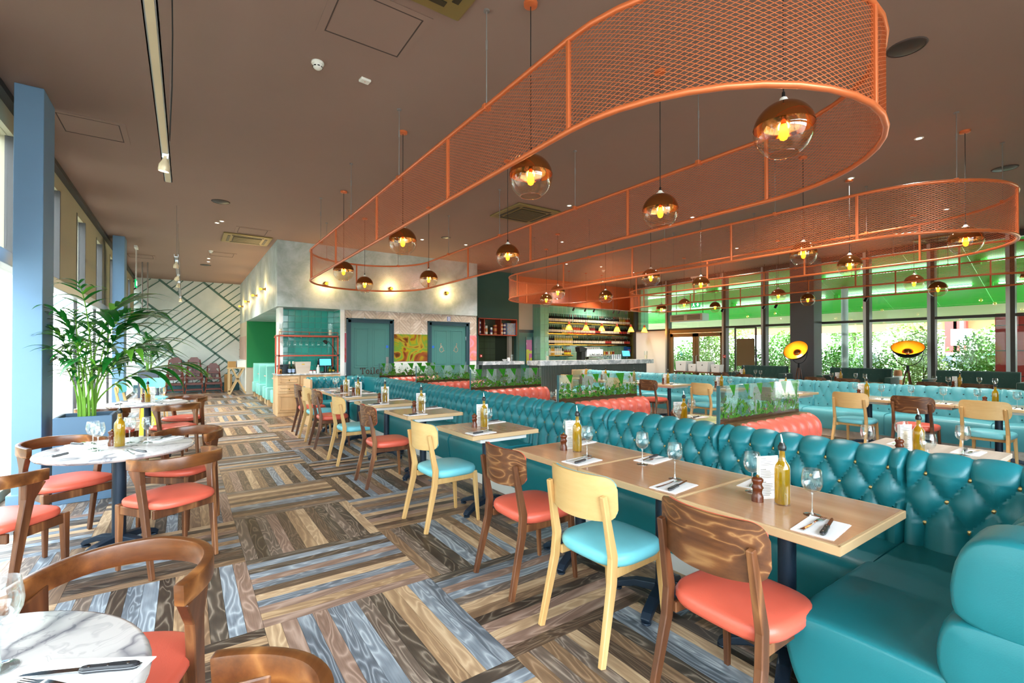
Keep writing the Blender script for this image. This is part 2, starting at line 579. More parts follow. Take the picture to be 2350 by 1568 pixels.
def m_plaster():
    t = NT('plaster')
    vec = t.coord('Object')
    n1 = t.noise(vec, 1.3, 5, 0.62, 1.2)
    n2 = t.noise(vec, 4.0, 4, 0.7, 0.8)
    f = t.math('ADD', t.math('MULTIPLY', n1, 0.7), t.math('MULTIPLY', n2, 0.35))
    c = t.ramp(f, [(0.32, '#8b9b98'), (0.47, '#a6b3b1'), (0.60, '#bac5c6'), (0.78, '#d2d8d7')])
    t.pbr(c, 0.6, 0, t.bump(n2, 0.12, 0.01))
    M['plaster'] = t.m
    t = NT('plaster_pale')
    vec = t.coord('Object')
    n1 = t.noise(vec, 1.0, 4, 0.6, 0.8)
    c = t.ramp(n1, [(0.3, '#c2cdcb'), (0.55, '#d4dcda'), (0.75, '#e0e2dc')])
    t.pbr(c, 0.65)
    M['plaster_pale'] = t.m
m_plaster()

def m_print(name, cols, scale, seed):
    """flat abstract colour print / reflective sheet"""
    t = NT(name)
    vec = t.coord('Object', (1, 1, 1))
    off = t.n('VectorMath', {0: vec, 1: (seed, seed * 0.7, seed * 1.3)}, operation='ADD')
    n = t.noise(off.outputs[0], scale, 2, 0.4, 2.2)
    st = [(0.25 + 0.5 * i / (len(cols) - 1), c) for i, c in enumerate(cols)]
    t.pbr(t.ramp(n, st, 'EASE'), 0.18, 0.25)
    M[name] = t.m
m_print('art_yellow', ['#6e3a1c', '#94502c', '#a89a1c', '#6f9c3c', '#b09a30', '#7c4622', '#55371a'], 1.6, 3)
m_print('art_pink', ['#a8341f', '#d85a4c', '#dd6a78', '#b9583a', '#d9a060'], 1.8, 9)

def m_screen_print():
    """etched and printed plants on a clear glass screen: dense at the foot, big leaves hanging from the top"""
    t = NT('botanical_glass')
    tc = t.n('TexCoord')
    sep = t.n('SeparateXYZ', {0: tc.outputs['UV']})
    u, v = sep.outputs[0], sep.outputs[1]
    uv = t.coord('UV', (1, 1, 1))
    # dark earthy foot, tangled plants above it, broad leaves hanging from the top edge
    nb = t.noise(uv, 22.0, 4, 0.7, 0.8)
    edge = t.noise(t.coord('UV', (1, 0.02, 1)), 9.0, 3, 0.7)
    foot = t.math('LESS_THAN', v, t.math('ADD', t.math('MULTIPLY', edge, 0.07), 0.0))
    dens = t.math('SUBTRACT', t.noise(uv, 13.0, 4, 0.65, 1.2), t.math('MULTIPLY', v, 1.15))
    bush = t.math('GREATER_THAN', dens, 0.37)
    twig = t.math('LESS_THAN', t.math('ABSOLUTE', t.math('SUBTRACT', t.noise(uv, 18.0, 3, 0.6, 2.0), 0.5)), 0.014)
    twig = t.math('MULTIPLY', twig, t.math('LESS_THAN', v, t.math('ADD', t.math('MULTIPLY', edge, 0.3), 0.03)))
    fu = t.math('FRACT', t.math('MULTIPLY', t.math('ADD', u, t.math('MULTIPLY', v, 0.25)), 5.2))
    cell = t.n('TexWhiteNoise', {1: t.math('FLOOR', t.math('MULTIPLY', t.math('ADD', u, t.math('MULTIPLY', v, 0.25)), 5.2))}, noise_dimensions='1D')
    half = t.math('MULTIPLY', t.math('SUBTRACT', v, t.math('MULTIPLY_ADD', cell.outputs[0], 0.11, 0.13)), 2.6)
    leaf = t.math('LESS_THAN', t.math('ABSOLUTE', t.math('SUBTRACT', fu, 0.5)), t.math('MINIMUM', half, 0.34))
    mask = t.math('MAXIMUM', t.math('MAXIMUM', foot, leaf), t.math('MAXIMUM', twig, bush))
    green = t.ramp(nb, [(0.30, '#10240f'), (0.42, '#1f5a1d'), (0.52, '#4f8a2c'), (0.60, '#4a3322'), (0.68, '#8f7a8c'), (0.8, '#b9c98f')])
    green = t.mix(foot, green, '#4a3420')
    lg = t.mix(t.noise(uv, 30.0, 2), '#0c5a16', '#3f9a24')
    pcol = t.mix(leaf, green, lg)
    pr = t.n('BsdfPrincipled', {'Base Color': pcol, 'Roughness': 0.2})
    tl = t.n('BsdfTranslucent', {'Color': pcol})
    prm = t.n('MixShader', {0: 0.35, 1: pr.outputs[0], 2: tl.outputs[0]})
    tr = t.n('BsdfTransparent', {'Color': (0.90, 0.97, 0.94, 1)})
    df = t.n('BsdfPrincipled', {'Base Color': lin('#b4cbbf'), 'Roughness': 0.15})
    haze = t.math('MULTIPLY', t.math('LESS_THAN', t.math('FRACT', t.math('MULTIPLY', u, 3.1)), 0.5), 0.22)
    base = t.n('MixShader', {0: t.math('ADD', haze, 0.06), 1: tr.outputs[0], 2: df.outputs[0]})
    allm = t.n('MixShader', {0: mask, 1: base.outputs[0], 2: prm.outputs[0]})
    gl = t.n('BsdfGlossy', {'Roughness': 0.02})
    lw = t.n('LayerWeight', {'Blend': 0.2})
    fin = t.n('MixShader', {0: t.math('MULTIPLY', lw.outputs[1], 0.35), 1: allm.outputs[0], 2: gl.outputs[0]})
    t.surf(fin)
    M['botanical_glass'] = t.m
m_screen_print()

def m_oil():
    t = NT('olive_oil')
    tr = t.n('BsdfTransparent', {'Color': (0.86, 0.62, 0.03, 1)})
    tl = t.n('BsdfTranslucent', {'Color': (0.80, 0.52, 0.02, 1)})
    df = t.n('BsdfPrincipled', {'Base Color': (0.62, 0.42, 0.02, 1), 'Roughness': 0.08})
    a = t.n('MixShader', {0: 0.5, 1: tl.outputs[0], 2: df.outputs[0]})
    b = t.n('MixShader', {0: 0.55, 1: tr.outputs[0], 2: a.outputs[0]})
    t.surf(b); M['olive_oil'] = t.m
    t = NT('copper_mirror')
    t.pbr(lin('#b87a44'), 0.09, 0.95)
    M['copper_mirror'] = t.m
    t = NT('kitchen_dark'); t.pbr('#39402a', 0.5); M['kitchen_dark'] = t.m
m_oil()

def m_bricklines(name, c, mortar, w, h, rough=0.8):
    t = NT(name)
    b = t.n('TexBrick', {'Vector': t.coord('Object', (1, 1, 1), (R(90), 0, 0)), 'Color1': lin(c), 'Color2': lin(c), 'Mortar': lin(mortar), 'Scale': 1.0,
                         'Mortar Size': 0.008, 'Brick Width': w, 'Row Height': h})
    b.offset = 0.0
    t.pbr(b.outputs[0], rough)
    M[name] = t.m
m_bricklines('bar_tile', '#7dbb9d', '#a9cbbb', 0.2, 0.2, 0.12)
m_bricklines('pass_tile_wall', '#5c6744', '#454d33', 0.22, 0.22, 0.3)

def m_amber_shade():
    t = NT('amber_shade')
    a = t.n('BsdfTranslucent', {'Color': (1.0, 0.45, 0.06, 1)}); b = t.n('BsdfTransparent', {'Color': (1.0, 0.6, 0.16, 1)})
    g = t.n('BsdfGlossy', {'Roughness': 0.05})
    m1 = t.n('MixShader', {0: 0.55, 1: a.outputs[0], 2: b.outputs[0]})
    t.surf(t.n('MixShader', {0: 0.06, 1: m1.outputs[0], 2: g.outputs[0]})); M['amber_shade'] = t.m
m_amber_shade()
# ---------------------------------------------------------------- room shell
C_, S_ = math.cos(YAW), math.sin(YAW)
def uof(px): return (px - 1175.0) / F_PX
def y_at(px, X):
    u = uof(px); return X * (C_ - S_ * u) / (S_ + C_ * u)
def x_at(px, Y):
    u = uof(px); return Y * (S_ + C_ * u) / (C_ - S_ * u)

# floor of square plank blocks, the run turned by a quarter from block to block
fl = struct('floor', MB().box(-2.0, YB - 0.2, -0.2, 14.6, YW + 0.2, -0.012), 'black_plastic', 'dark wood plank floor laid in alternating square blocks', 'floor')
BS = 0.9485; NP = 12; PW = BS / NP
BX0, BY0 = 0.345, 1.837
blocks = []
for i in range(-3, 15):
    for j in range(-5, 20):
        x0, y0 = BX0 + i * BS, BY0 + j * BS
        if x0 < -2.1 or x0 > 13.9 or y0 > YW - 0.05: continue
        blocks.append((i, j, x0, y0))
def near_key(b):
    cx, cy = b[2] + BS / 2, b[3] + BS / 2
    z = cx * S_ + cy * C_; lat = cx * C_ - cy * S_
    vis = z > 0.9 and abs(lat / z) < 1.18 and cx < 2.6 and cy > 1.2 and not (cx > 1.9 and cy < 1.0)
    return (0 if vis else 1, math.hypot(cx, cy))
blocks.sort(key=near_key)
def plank_uv(L, W, off):
    a, b = off
    q = [(a, b), (a + L, b), (a + L, b + W), (a, b + W)]
    return q
plank_protos = []
for c in range(10):
    row = []
    for k in range(3):
        off = (c * 3.7 + k * 11.3, k * 5.1 + c * 1.9)
        mb = MB()
        L, W = BS - 0.0016, PW - 0.0016
        q = plank_uv(L, W, off)
        v = [(-L / 2, -W / 2, -0.012), (L / 2, -W / 2, -0.012), (L / 2, W / 2, -0.012), (-L / 2, W / 2, -0.012),
             (-L / 2, -W / 2, 0), (L / 2, -W / 2, 0), (L / 2, W / 2, 0), (-L / 2, W / 2, 0)]
        mb.add(v, [(4, 5, 6, 7), (0, 1, 5, 4), (1, 2, 6, 5), (2, 3, 7, 6), (3, 0, 4, 7)], [q] * 5)
        row.append(mb.mesh('plank', 'floor_plank_%d' % c))
    plank_protos.append(row)
far = MB()
fr = random.Random(21)
for bi, (i, j, x0, y0) in enumerate(blocks):
    alongx = (i + j) % 2 != 0
    last = -1
    for p in range(NP):
        c = fr.randrange(10)
        while c == last: c = fr.randrange(10)
        last = c
        dz = fr.uniform(-0.0006, 0.0)
        if alongx: cx, cy, rz = x0 + BS / 2, y0 + (p + .5) * PW, 0.0
        else: cx, cy, rz = x0 + (p + .5) * PW, y0 + BS / 2, PI / 2
        if fr.random() < 0.5: rz += PI
        if bi < 25:
            obj('plank', plank_protos[c][fr.randrange(3)], fl, (cx, cy, dz), rz)
        else:
            L, W = BS - 0.0016, PW - 0.0016
            ca, sa = math.cos(rz), math.sin(rz)
            vs = [(cx + ca * a - sa * b, cy + sa * a + ca * b, dz) for a, b in ((-L / 2, -W / 2), (L / 2, -W / 2), (L / 2, W / 2), (-L / 2, W / 2))]
            far.mat(c).add(vs, [(0, 1, 2, 3)], [plank_uv(L, W, (fr.uniform(0, 90), fr.uniform(0, 40)))])
fo = far.build('far_planks', ['floor_plank_%d' % c for c in range(10)], fl)
fo['kind'] = 'stuff'

ce = struct('ceiling', MB().box(-1.64, YB - 0.2, CEIL, 14.6, YW + 0.2, CEIL + 0.2), 'ceiling_paint', 'flat matt brown painted ceiling', 'ceiling')

# left glazed wall -----------------------------------------------------
wl = MB()
wl.box(-1.60, YB, 3.66, -1.46, YW, CEIL - 0.001)
XG = -1.50
PIT = 1.98
pan = []
y = 8.9 - 6 * PIT
while y < YW:
    pan.append(y); y += PIT
for y in pan:
    if y + 1.18 > YB: wl.box(-1.58, max(y, YB), 2.42, -1.44, min(y + 1.18, YW), 3.66)
wl.box(-1.58, YB, -0.012, -1.46, YW, 0.10)
wall_left = struct('wall_left', wl, 'pier_beige', 'beige window wall of tall panels and glass', 'wall')
obj('head_shadow_gap', MB().box(-1.46, YB, 3.86, -1.385, YW, 3.925).mesh('head_shadow_gap', 'frame_dark'), wall_left)
obj('transom', MB().box(-1.56, YB, 2.28, -1.40, YW, 2.42).mesh('transom', 'frame_light', bevel=0.01), wall_left)
mu = MB()
k = 0
for y in pan:
    for yy in (y - 0.045, y + 1.18):
        if YB < yy < YW - 0.1: mu.box(-1.53, yy, 2.42, -1.435, yy + 0.045, 3.66)
    for yy in (y - 0.4,):
        if YB < yy < YW - 0.1: mu.box(-1.53, yy, 0.10, -1.49, yy + 0.06, 2.28)
obj('mullions', mu.mesh('mullions', 'frame_dark'), wall_left)
for n, y in enumerate(pan):
    a, b = max(y + 1.225, YB), min(y + PIT - 0.045, YW)
    if b - a > 0.1:
        obj('pane', MB().box(-1.515, a, 2.42, -1.505, b, 3.66).mesh('pane', 'window_glass'), wall_left)
    for a, b in ((y - 0.34, y + PIT - 0.4),):
        a, b = max(a, YB), min(b, YW)
        if b - a > 0.1:
            obj('pane', MB().box(-1.515, a, 0.10, -1.505, b, 2.28).mesh('pane', 'window_glass'), wall_left)

def column(name, x0, y0, x1, y1, m, label, base=None):
    o = struct(name, MB().box(x0, y0, 0, x1, y1, CEIL), m, label, 'column', bevel=0.004)
    if base:
        obj('column_base', MB().box(x0 - base, y0 - base, 0, x1 + base, y1 + base, 0.14).mesh('column_base', m, bevel=0.01), o)
    return o
column('column_1', -1.31, 6.14, -1.11, 6.585, 'blue_column', 'blue-grey boxed steel column beside the large potted palm', 0.03)
column('column_2', -1.30, 13.1, -1.10, 13.55, 'blue_column', 'blue-grey boxed column near the stacked high chairs', 0.03)

# right glazed wall ----------------------------------------------------
ys_m = [y_at(p, 14.0) for p in (1757, 1872, 1994, 2143, 2326, 2600)] + [-1.4]
yd0, yd1 = y_at(1666, 14.0), y_at(1535, 14.0)            # entrance door jambs
yend = y_at(1458, 14.0)
wr = MB()
for yy in ys_m + [yd0, yd1, yend]:
    wr.box(13.93, yy - 0.035, 0, 14.12, yy + 0.035, CEIL)
wall_right = struct('wall_right', wr, 'frame_dark', 'glazed street wall with dark mullions and transom', 'wall')
ml = MB()
for yy in ys_m + [yd0, yd1]:
    ml.box(13.935, yy + 0.036, 0.02, 14.10, yy + 0.10, CEIL - 0.01)
obj('mullion_face', ml.mesh('mullion_face', 'frame_light'), wall_right)
obj('transom', MB().box(13.95, YB, 2.17, 14.10, yend, 2.23).mesh('transom', 'frame_dark'), wall_right)
obj('sill_rail', MB().box(13.95, YB, 0, 14.10, yd0, 0.10).box(13.95, yd1, 0, 14.10, yend, 0.1).box(13.95, YB, 3.8, 14.1, yend, CEIL).mesh('sill_rail', 'frame_dark'), wall_right)
edges = sorted(ys_m + [yd0, yd1, yend, YB])
for a, b in zip(edges[:-1], edges[1:]):
    obj('pane', MB().box(14.02, a, 2.23, 14.03, b, 3.8).mesh('pane', 'window_glass'), wall_right)
    if not (a > yd0 - 0.05 and b < yd1 + 0.05) and not a > yd1 - 0.05:
        obj('pane', MB().box(14.02, a, 0.1, 14.03, b, 2.17).mesh('pane', 'window_glass'), wall_right)
obj('solid_panel', MB().box(14.0, yd1 + 0.04, 0.1, 14.04, yend - 0.04, 2.17).mesh('solid_panel', 'white_paint'), wall_right)
column('column_3', 13.45, y_at(1868, 13.45), 13.92, y_at(1832, 13.92), 'grey_column', 'dark grey square column by the street windows')

# entrance double door
door_e = thing('door_1', 'bronze framed glazed double entrance door to the street', 'door', (14.0, 0, 0))
door_e['kind'] = 'structure'
ym = (yd0 + yd1) / 2
obj('door_frame', MB().box(-0.04, yd0, 2.06, 0.07, yd1, 2.17).box(-0.04, yd0, 0, 0.07, yd0 + 0.07, 2.17).box(-0.04, yd1 - 0.07, 0, 0.07, yd1, 2.17).mesh('door_frame', 'frame_bronze'), door_e)
for a, b in ((yd0 + 0.075, ym - 0.005), (ym + 0.005, yd1 - 0.075)):
    lf = obj('door_leaf', MB().box(-0.02, a, 0.02, 0.04, a + 0.11, 2.05).box(-0.02, b - 0.11, 0.02, 0.04, b, 2.05).box(-0.02, a, 1.93, 0.04, b, 2.05).box(-0.02, a, 0.02, 0.04, b, 0.22).mesh('door_leaf', 'frame_bronze'), door_e)
    obj('pane', MB().box(0.005, a + 0.11, 0.22, 0.013, b - 0.11, 1.93).mesh('pane', 'window_glass'), lf)
    hy = b - 0.055 if b < ym else a + 0.055
    obj('pull_handle', MB().tube([(-0.02, hy, 0.85), (-0.08, hy, 0.87), (-0.08, hy, 1.28), (-0.02, hy, 1.30)], 0.012, 8).mesh('pull_handle', 'brushed_steel', 30), lf)

# unseen rear wall: glazed beside the window aisle, closed beyond to hold back daylight
rw = MB()
for k in range(4):
    x = -1.4 + k * 1.925
    rw.box(x - 0.04, YB - 0.1, 0, x + 0.04, YB, CEIL)
rw.box(-1.5, YB - 0.1, 2.2, 4.4, YB, 2.28).box(-1.5, YB - 0.1, 0, 4.4, YB, 0.1).box(-1.5, YB - 0.1, 3.8, 4.4, YB, CEIL)
wall_rear = struct('wall_rear', rw, 'frame_dark', 'glazed rear wall with dark mullions', 'wall')
for k in range(3):
    x = -1.4 + k * 1.925
    obj('pane', MB().box(x + 0.04, YB - 0.05, 0.1, x + 1.885, YB - 0.04, 2.2).box(x + 0.04, YB - 0.05, 2.28, x + 1.885, YB - 0.04, 3.8).mesh('pane', 'window_glass'), wall_rear)
obj('solid_wall', MB().box(4.4, YB - 0.1, 0, 14.1, YB, CEIL).mesh('solid_wall', 'cream_paint'), wall_rear)

# far wall with diagonal battens --------------------------------------
wf = struct('wall_far', MB().box(-1.6, YW, 0, 1.9, YW + 0.15, CEIL), 'plaster_pale', 'pale plaster end wall with sage diagonal battens', 'wall')
obj('skirting', MB().box(-1.45, YW - 0.02, 0, 1.64, YW, 0.30).mesh('skirting', 'skirting_green'), wf)
def clip_seg(p, d, x0, x1, z0, z1):
    t0, t1 = -99, 99
    for a, da, lo, hi in ((p[0], d[0], x0, x1), (p[1], d[1], z0, z1)):
        if abs(da) < 1e-9: continue
        u, v = sorted(((lo - a) / da, (hi - a) / da)); t0 = max(t0, u); t1 = min(t1, v)
    return (t0, t1) if t1 - t0 > 0.05 else None
WX0, WX1, WZ0, WZ1 = -1.38, 1.63, 0.31, 3.92
sl = 0.87; dl = math.hypot(1, sl); dth = (1 / dl, -sl / dl); dtn = (1 / dl, sl / dl)
def batten(p, d, t0, t1, w, nm):
    a = (p[0] + d[0] * t0, YW - 0.008, p[1] + d[1] * t0); b = (p[0] + d[0] * t1, YW - 0.008, p[1] + d[1] * t1)
    obj(nm, MB().bar(a, b, w, 0.016, (0, 1, 0)).mesh(nm, 'sage_batten'), wf)
lines_c = [1.0 + 1.12 * k for k in range(-2, 6)]         # z-intercepts at x = 0 of the thick battens
for c in lines_c:
    s_ = clip_seg((0, c), dth, WX0, WX1, WZ0, WZ1)
    if s_: batten((0, c), dth, s_[0], s_[1], 0.07, 'thick_batten')
br = random.Random(5)
for ci, (c0, c1) in enumerate(zip(lines_c[:-1], lines_c[1:])):
    # rungs between two thick battens, in runs with gaps between
    for k in range(-16, 30):
        if (k + ci * 5) % 15 in (4, 5, 6, 7): continue
        e = 0.262 * k - 1.5
        x0 = (c0 - e) / (2 * sl); x1 = (c1 - e) / (2 * sl)
        p = (0, e)
        s_ = clip_seg(p, dtn, max(WX0, x0 + 0.0), min(WX1, x1), WZ0, WZ1)
        if s_ and s_[1] - s_[0] > 0.12: batten(p, dtn, s_[0], s_[1], 0.032, 'thin_batten')

# plaster block ---------------------------------------------------------
XB0, XB1, ZB = 1.655, 6.79, 2.446
wb_ = struct('wall_block', MB().box(XB0, YF, ZB, XB1, YW, CEIL), 'plaster', 'grey-green trowelled plaster bulkhead over the toilets', 'wall')
ww = MB().box(XB0, 17.95, 0, 3.4, YW, ZB)                                    # solid beyond the alcove
struct('wall_alcove_end', ww, 'cream_paint', 'cream wall beside the green booth alcove', 'wall')
obj('green_panel', MB().box(1.665, 17.93, 0.9, 3.3, 17.95, ZB).mesh('green_panel', 'alcove_green'), bpy.data.objects['wall_alcove_end'])
obj('rose_panel', MB().box(1.635, 18.0, 1.15, 1.655, YW - 0.02, 1.95).mesh('rose_panel', 'rose_panel'), bpy.data.objects['wall_alcove_end'])
obj('white_dado', MB().box(1.63, 18.0, 0.1, 1.655, YW - 0.02, 1.15).mesh('white_dado', 'white_paint'), bpy.data.objects['wall_alcove_end'])
struct('wall_alcove_side', MB().box(3.2, 12.27, 0, 3.4, 17.93, ZB), 'alcove_green', 'green side wall inside the booth alcove', 'wall')
nw = MB().box(1.74, 12.13, 0, 3.02, 12.27, ZB).box(1.74, 11.80, 0, 1.82, 12.13, ZB).box(3.02, 11.54, 0, 3.12, 12.27, ZB)
wall_n = struct('wall_niche', nw, 'white_paint', 'white framed niche lined with teal tiles above the waiter station', 'wall')
# glossy teal tiles, one by one
tx, tz = 0.148, 0.148
tm = MB().box(-tx / 2 + .003, -0.012, -tz / 2 + .003, tx / 2 - .003, 0, tz / 2 - .003).mesh('tile', 'tile_teal', bevel=0.003)
obj('grout', MB().box(1.82, 12.12, 0.93, 3.02, 12.131, ZB).mesh('grout', 'grout'), wall_n)
for r_ in range(10):
    for c_ in range(8):
        obj('tile', tm, wall_n, (1.82 + tx * (c_ + .5) + 0.008, 12.122, 0.955 + tz * (r_ + .5)), rot=(fr.uniform(-.012, .012), 0, fr.uniform(-.012, .012)))
    for c_ in range(4):
        obj('tile', tm, wall_n, (3.022, 11.545 + tx * (c_ + .5), 0.955 + tz * (r_ + .5)), rz=PI / 2 * -1)

# wall with the two toilet doors ---------------------------------------
wt = struct('wall_toilets', MB().box(3.12, 11.57, 0, XB1, 11.72, ZB), 'white_paint', 'wall of the toilet doors with washed wood chevrons above', 'wall')
dx = [x_at(p, 11.5) for p in (797, 903, 984, 1077)]
ZD = 2.235
# chevron planks above and between the doors
def clip_poly(poly, x0, x1, z0, z1):
    for ax, lim, sg in ((0, x0, 1), (0, x1, -1), (1, z0, 1), (1, z1, -1)):
        out = []
        for i in range(len(poly)):
            p, q = poly[i], poly[(i + 1) % len(poly)]
            dp, dq = sg * (p[ax] - lim), sg * (q[ax] - lim)
            if dp >= 0: out.append(p)
            if (dp > 0 > dq) or (dp < 0 < dq):
                t_ = dp / (dp - dq); out.append((p[0] + (q[0] - p[0]) * t_, p[1] + (q[1] - p[1]) * t_))
        poly = out
        if len(poly) < 3: return None
    return poly
def chevron_rect(x0, x1, z0, z1, sgn):
    """45-degree planks clipped to one rectangle"""
    pitch = 0.088
    k0 = int(((z0 - sgn * x1 if sgn > 0 else z0 + x0)) / pitch) - 2; k1 = int(((z1 - sgn * x0 if sgn > 0 else z1 + x1)) / pitch) + 2
    for k in range(k0, k1):
        c0, c1 = k * pitch, (k + 1) * pitch - 0.006
        P = clip_poly([(x0 - 1, c0 + sgn * (x0 - 1)), (x1 + 1, c0 + sgn * (x1 + 1)), (x1 + 1, c1 + sgn * (x1 + 1)), (x0 - 1, c1 + sgn * (x0 - 1))], x0, x1, z0, z1)
        if P:
            if abs(sum(P[i][0] * P[(i + 1) % len(P)][1] - P[(i + 1) % len(P)][0] * P[i][1] for i in range(len(P)))) < 0.002: continue
            obj('chevron_plank', MB().prism(P, 11.553 + (0.003 if k % 3 == 0 else 0), 11.57, 'y').mesh('chevron_plank', 'washed_wood'), wt)
CW = 0.30
def chev_band(xa, xb, z0, z1, ph):
    k = math.floor(xa / CW)
    while k * CW < xb:
        a, b = max(xa, k * CW), min(xb, (k + 1) * CW - 0.003)
        if b - a > 0.02: chevron_rect(a, b, z0, z1, 1 if (k + ph) % 2 else -1)
        k += 1
chev_band(3.13, XB1, ZD + 0.015, 2.44, 0)
chev_band(3.13, dx[0] - 0.015, 1.89, ZD + 0.012, 1); chev_band(dx[1] + 0.015, dx[2] - 0.015, 1.89, ZD + 0.012, 1); chev_band(dx[3] + 0.015, XB1, 1.89, ZD + 0.012, 1)
for a, b, m in ((3.13, dx[0] - 0.015, 'art_pink'), (dx[1] + 0.015, dx[2] - 0.015, 'art_yellow'), (dx[3] + 0.015, XB1, 'art_pink')):
    obj('art_panel', MB().box(a, 11.555, 1.18, b, 11.57, 1.885).mesh('art_panel', m), wt)

def panel_door(name, x0, x1, label, marks):
    d = thing(name, label, 'door', ((x0 + x1) / 2, 11.57, 0)); d['kind'] = 'structure'
    w = (x1 - x0) / 2
    obj('architrave', MB().box(-w, -0.06, 0, -w + 0.09, 0.0, ZD).box(w - 0.09, -0.06, 0, w, 0, ZD).box(-w, -0.06, ZD - 0.09, w, 0, ZD)
        .box(-w - 0.012, -0.075, 0, -w + 0.02, 0, ZD + 0.012).box(w - 0.02, -0.075, 0, w + 0.012, 0, ZD + 0.012).box(-w - 0.012, -0.075, ZD - 0.02, w + 0.012, 0, ZD + 0.012)
        .mesh('architrave', 'door_dark'), d)
    li = w - 0.09
    lf = obj('door_leaf', MB().box(-li, -0.018, 0.01, li, 0.0, ZD - 0.09).mesh('door_leaf', 'door_green'), d)
    for z0, z1 in ((1.04, ZD - 0.22), (0.2, 0.88)):
        for sx in (-1, 1):
            xc = sx * li * 0.46; pw = li * 0.36
            obj('door_panel', MB().box(xc - pw, -0.026, z0, xc + pw, -0.018, z0 + 0.025).box(xc - pw, -0.026, z1 - 0.025, xc + pw, -0.018, z1).box(xc - pw, -0.026, z0, xc - pw + 0.025, -0.018, z1).box(xc + pw - 0.025, -0.026, z0, xc + pw, -0.018, z1)
                .box(xc - pw + 0.05, -0.024, z0 + 0.05, xc + pw - 0.05, -0.018, z1 - 0.05).mesh('door_panel', 'door_green', bevel=0.003), lf)
    return d, lf, li
d1, lf1, li1 = panel_door('door_2', dx[0], dx[1], 'teal panelled door reading Toilet with a steel push plate', None)
d2, lf2, li2 = panel_door('door_3', dx[2], dx[3], 'teal panelled door with copper accessible toilet symbols', None)
obj('push_plate', MB().box(li1 - 0.1, -0.024, 0.92, li1 - 0.02, -0.018, 1.30).mesh('push_plate', 'brushed_steel'), lf1)
for lf, xx in ((lf1, li1 - 0.06), (lf2, -li2 + 0.06)):
    obj('fire_door_disc', MB().cyl((xx, -0.018, 1.56), (xx, -0.024, 1.56), 0.035, 20).mesh('fire_door_disc', 'sign_blue'), lf)
for zz in (1.75, 1.05):
    obj('hinge', MB().box(li2 - 0.012, -0.03, zz, li2, -0.016, zz + 0.10).mesh('hinge', 'chrome'), lf2)

def text(name, body, size, mat, parent, loc, rot=(R(90), 0, 0), ext=0.006, align='CENTER'):
    cu = bpy.data.curves.new(name, 'FONT')
    cu.body = body; cu.size = size; cu.extrude = ext; cu.align_x = align
    to = bpy.data.objects.new(name, cu); COL.objects.link(to)
    dg = bpy.context.evaluated_depsgraph_get()
    me = bpy.data.meshes.new_from_object(to.evaluated_get(dg))
    bpy.data.objects.remove(to)
    me.materials.clear(); me.materials.append(M[mat])
    return obj(name, me, parent, loc, rot=rot)
# serif lettering built from strokes: the letters of the sign on the door
def slab_text(body, h, mat, parent, x, y, z, nm):
    """typewriter-like slab letters as solid strokes"""
    mb = MB(); t = h * 0.14; cx = x
    def vb(px, z0, z1): mb.box(px - t / 2, y - 0.008, z0, px + t / 2, y, z1)
    def hb(p0, p1, zc, th=0.6): mb.box(p0, y - 0.008, zc - t * th / 2, p1, y, zc + t * th / 2)
    def ring(px, zc, rx, rz, a0=0, a1=360):
        n = 20; pts = []
        for k in range(n):
            A = R(a0 + (a1 - a0) * k / n); B = R(a0 + (a1 - a0) * (k + 1) / n)
            o = [(px + q * math.cos(w), zc + p_ * math.sin(w)) for w, q, p_ in ((A, rx - t, rz - t), (A, rx, rz), (B, rx, rz), (B, rx - t, rz - t))]
            mb.prism(o, y - 0.008, y, 'y')
    for ch in body:
        if ch == 'T':
            hb(cx, cx + h * .8, z + h * .96); vb(cx + h * .4, z, z + h); hb(cx + h * .22, cx + h * .58, z + t * .3)
            vb(cx + t * .35, z + h * .72, z + h); vb(cx + h * .8 - t * .35, z + h * .72, z + h); cx += h * .88
        elif ch == 'o':
            ring(cx + h * .3, z + h * .34, h * .3, h * .36); cx += h * .68
        elif ch == 'i':
            vb(cx + h * .2, z, z + h * .68); hb(cx, cx + h * .4, z + t * .3); hb(cx + h * .04, cx + h * .2, z + h * .66); mb.box(cx + h * .2 - t * .6, y - .008, z + h * .84, cx + h * .2 + t * .6, y, z + h * .99); cx += h * .48
        elif ch == 'l':
            vb(cx + h * .2, z, z + h); hb(cx, cx + h * .4, z + t * .3); hb(cx + h * .04, cx + h * .2, z + h * .98); cx += h * .48
        elif ch == 'e':
            ring(cx + h * .3, z + h * .34, h * .3, h * .36, 0, 320); hb(cx + t * .5, cx + h * .58, z + h * .36); cx += h * .68
        elif ch == 't':
            vb(cx + h * .2, z + t * .5, z + h * .9); hb(cx, cx + h * .42, z + h * .66); ring(cx + h * .34, z + h * .16, h * .2, h * .18, 180, 330); cx += h * .56
    return obj(nm, mb.mesh(nm, mat), parent)
slab_text('Toilet', 0.155, 'text_brown', lf1, -li1 * 0.52, -0.019, 0.885, 'lettering')
def access_symbol(parent, xc, zc, mirror, mat='text_copper'):
    q = -1 if mirror else 1
    mb = MB()
    def P(a, b): return (xc + q * a, -0.020, zc + b)
    mb.lathe([(0.0, -0.016), (0.012, -0.011), (0.016, 0), (0.012, 0.011), (0.0, 0.016)], 10, P(-0.02, 0.125))
    mb.tube([P(-0.02, 0.10), P(-0.015, 0.02), P(0.045, 0.015), P(0.065, -0.065), P(0.09, -0.06)], 0.008, 6)
    mb.tube([P(-0.018, 0.06), P(0.035, 0.055)], 0.007, 6)
    mb.tube([P(0.055 * math.cos(R(a)) + 0.0, -0.035 + 0.065 * math.sin(R(a))) for a in range(110, 345, 15)], 0.007, 6)
    obj('accessible_symbol', mb.mesh('accessible_symbol', mat, 40), parent)
access_symbol(lf2, -li2 * 0.42, 1.52, False)
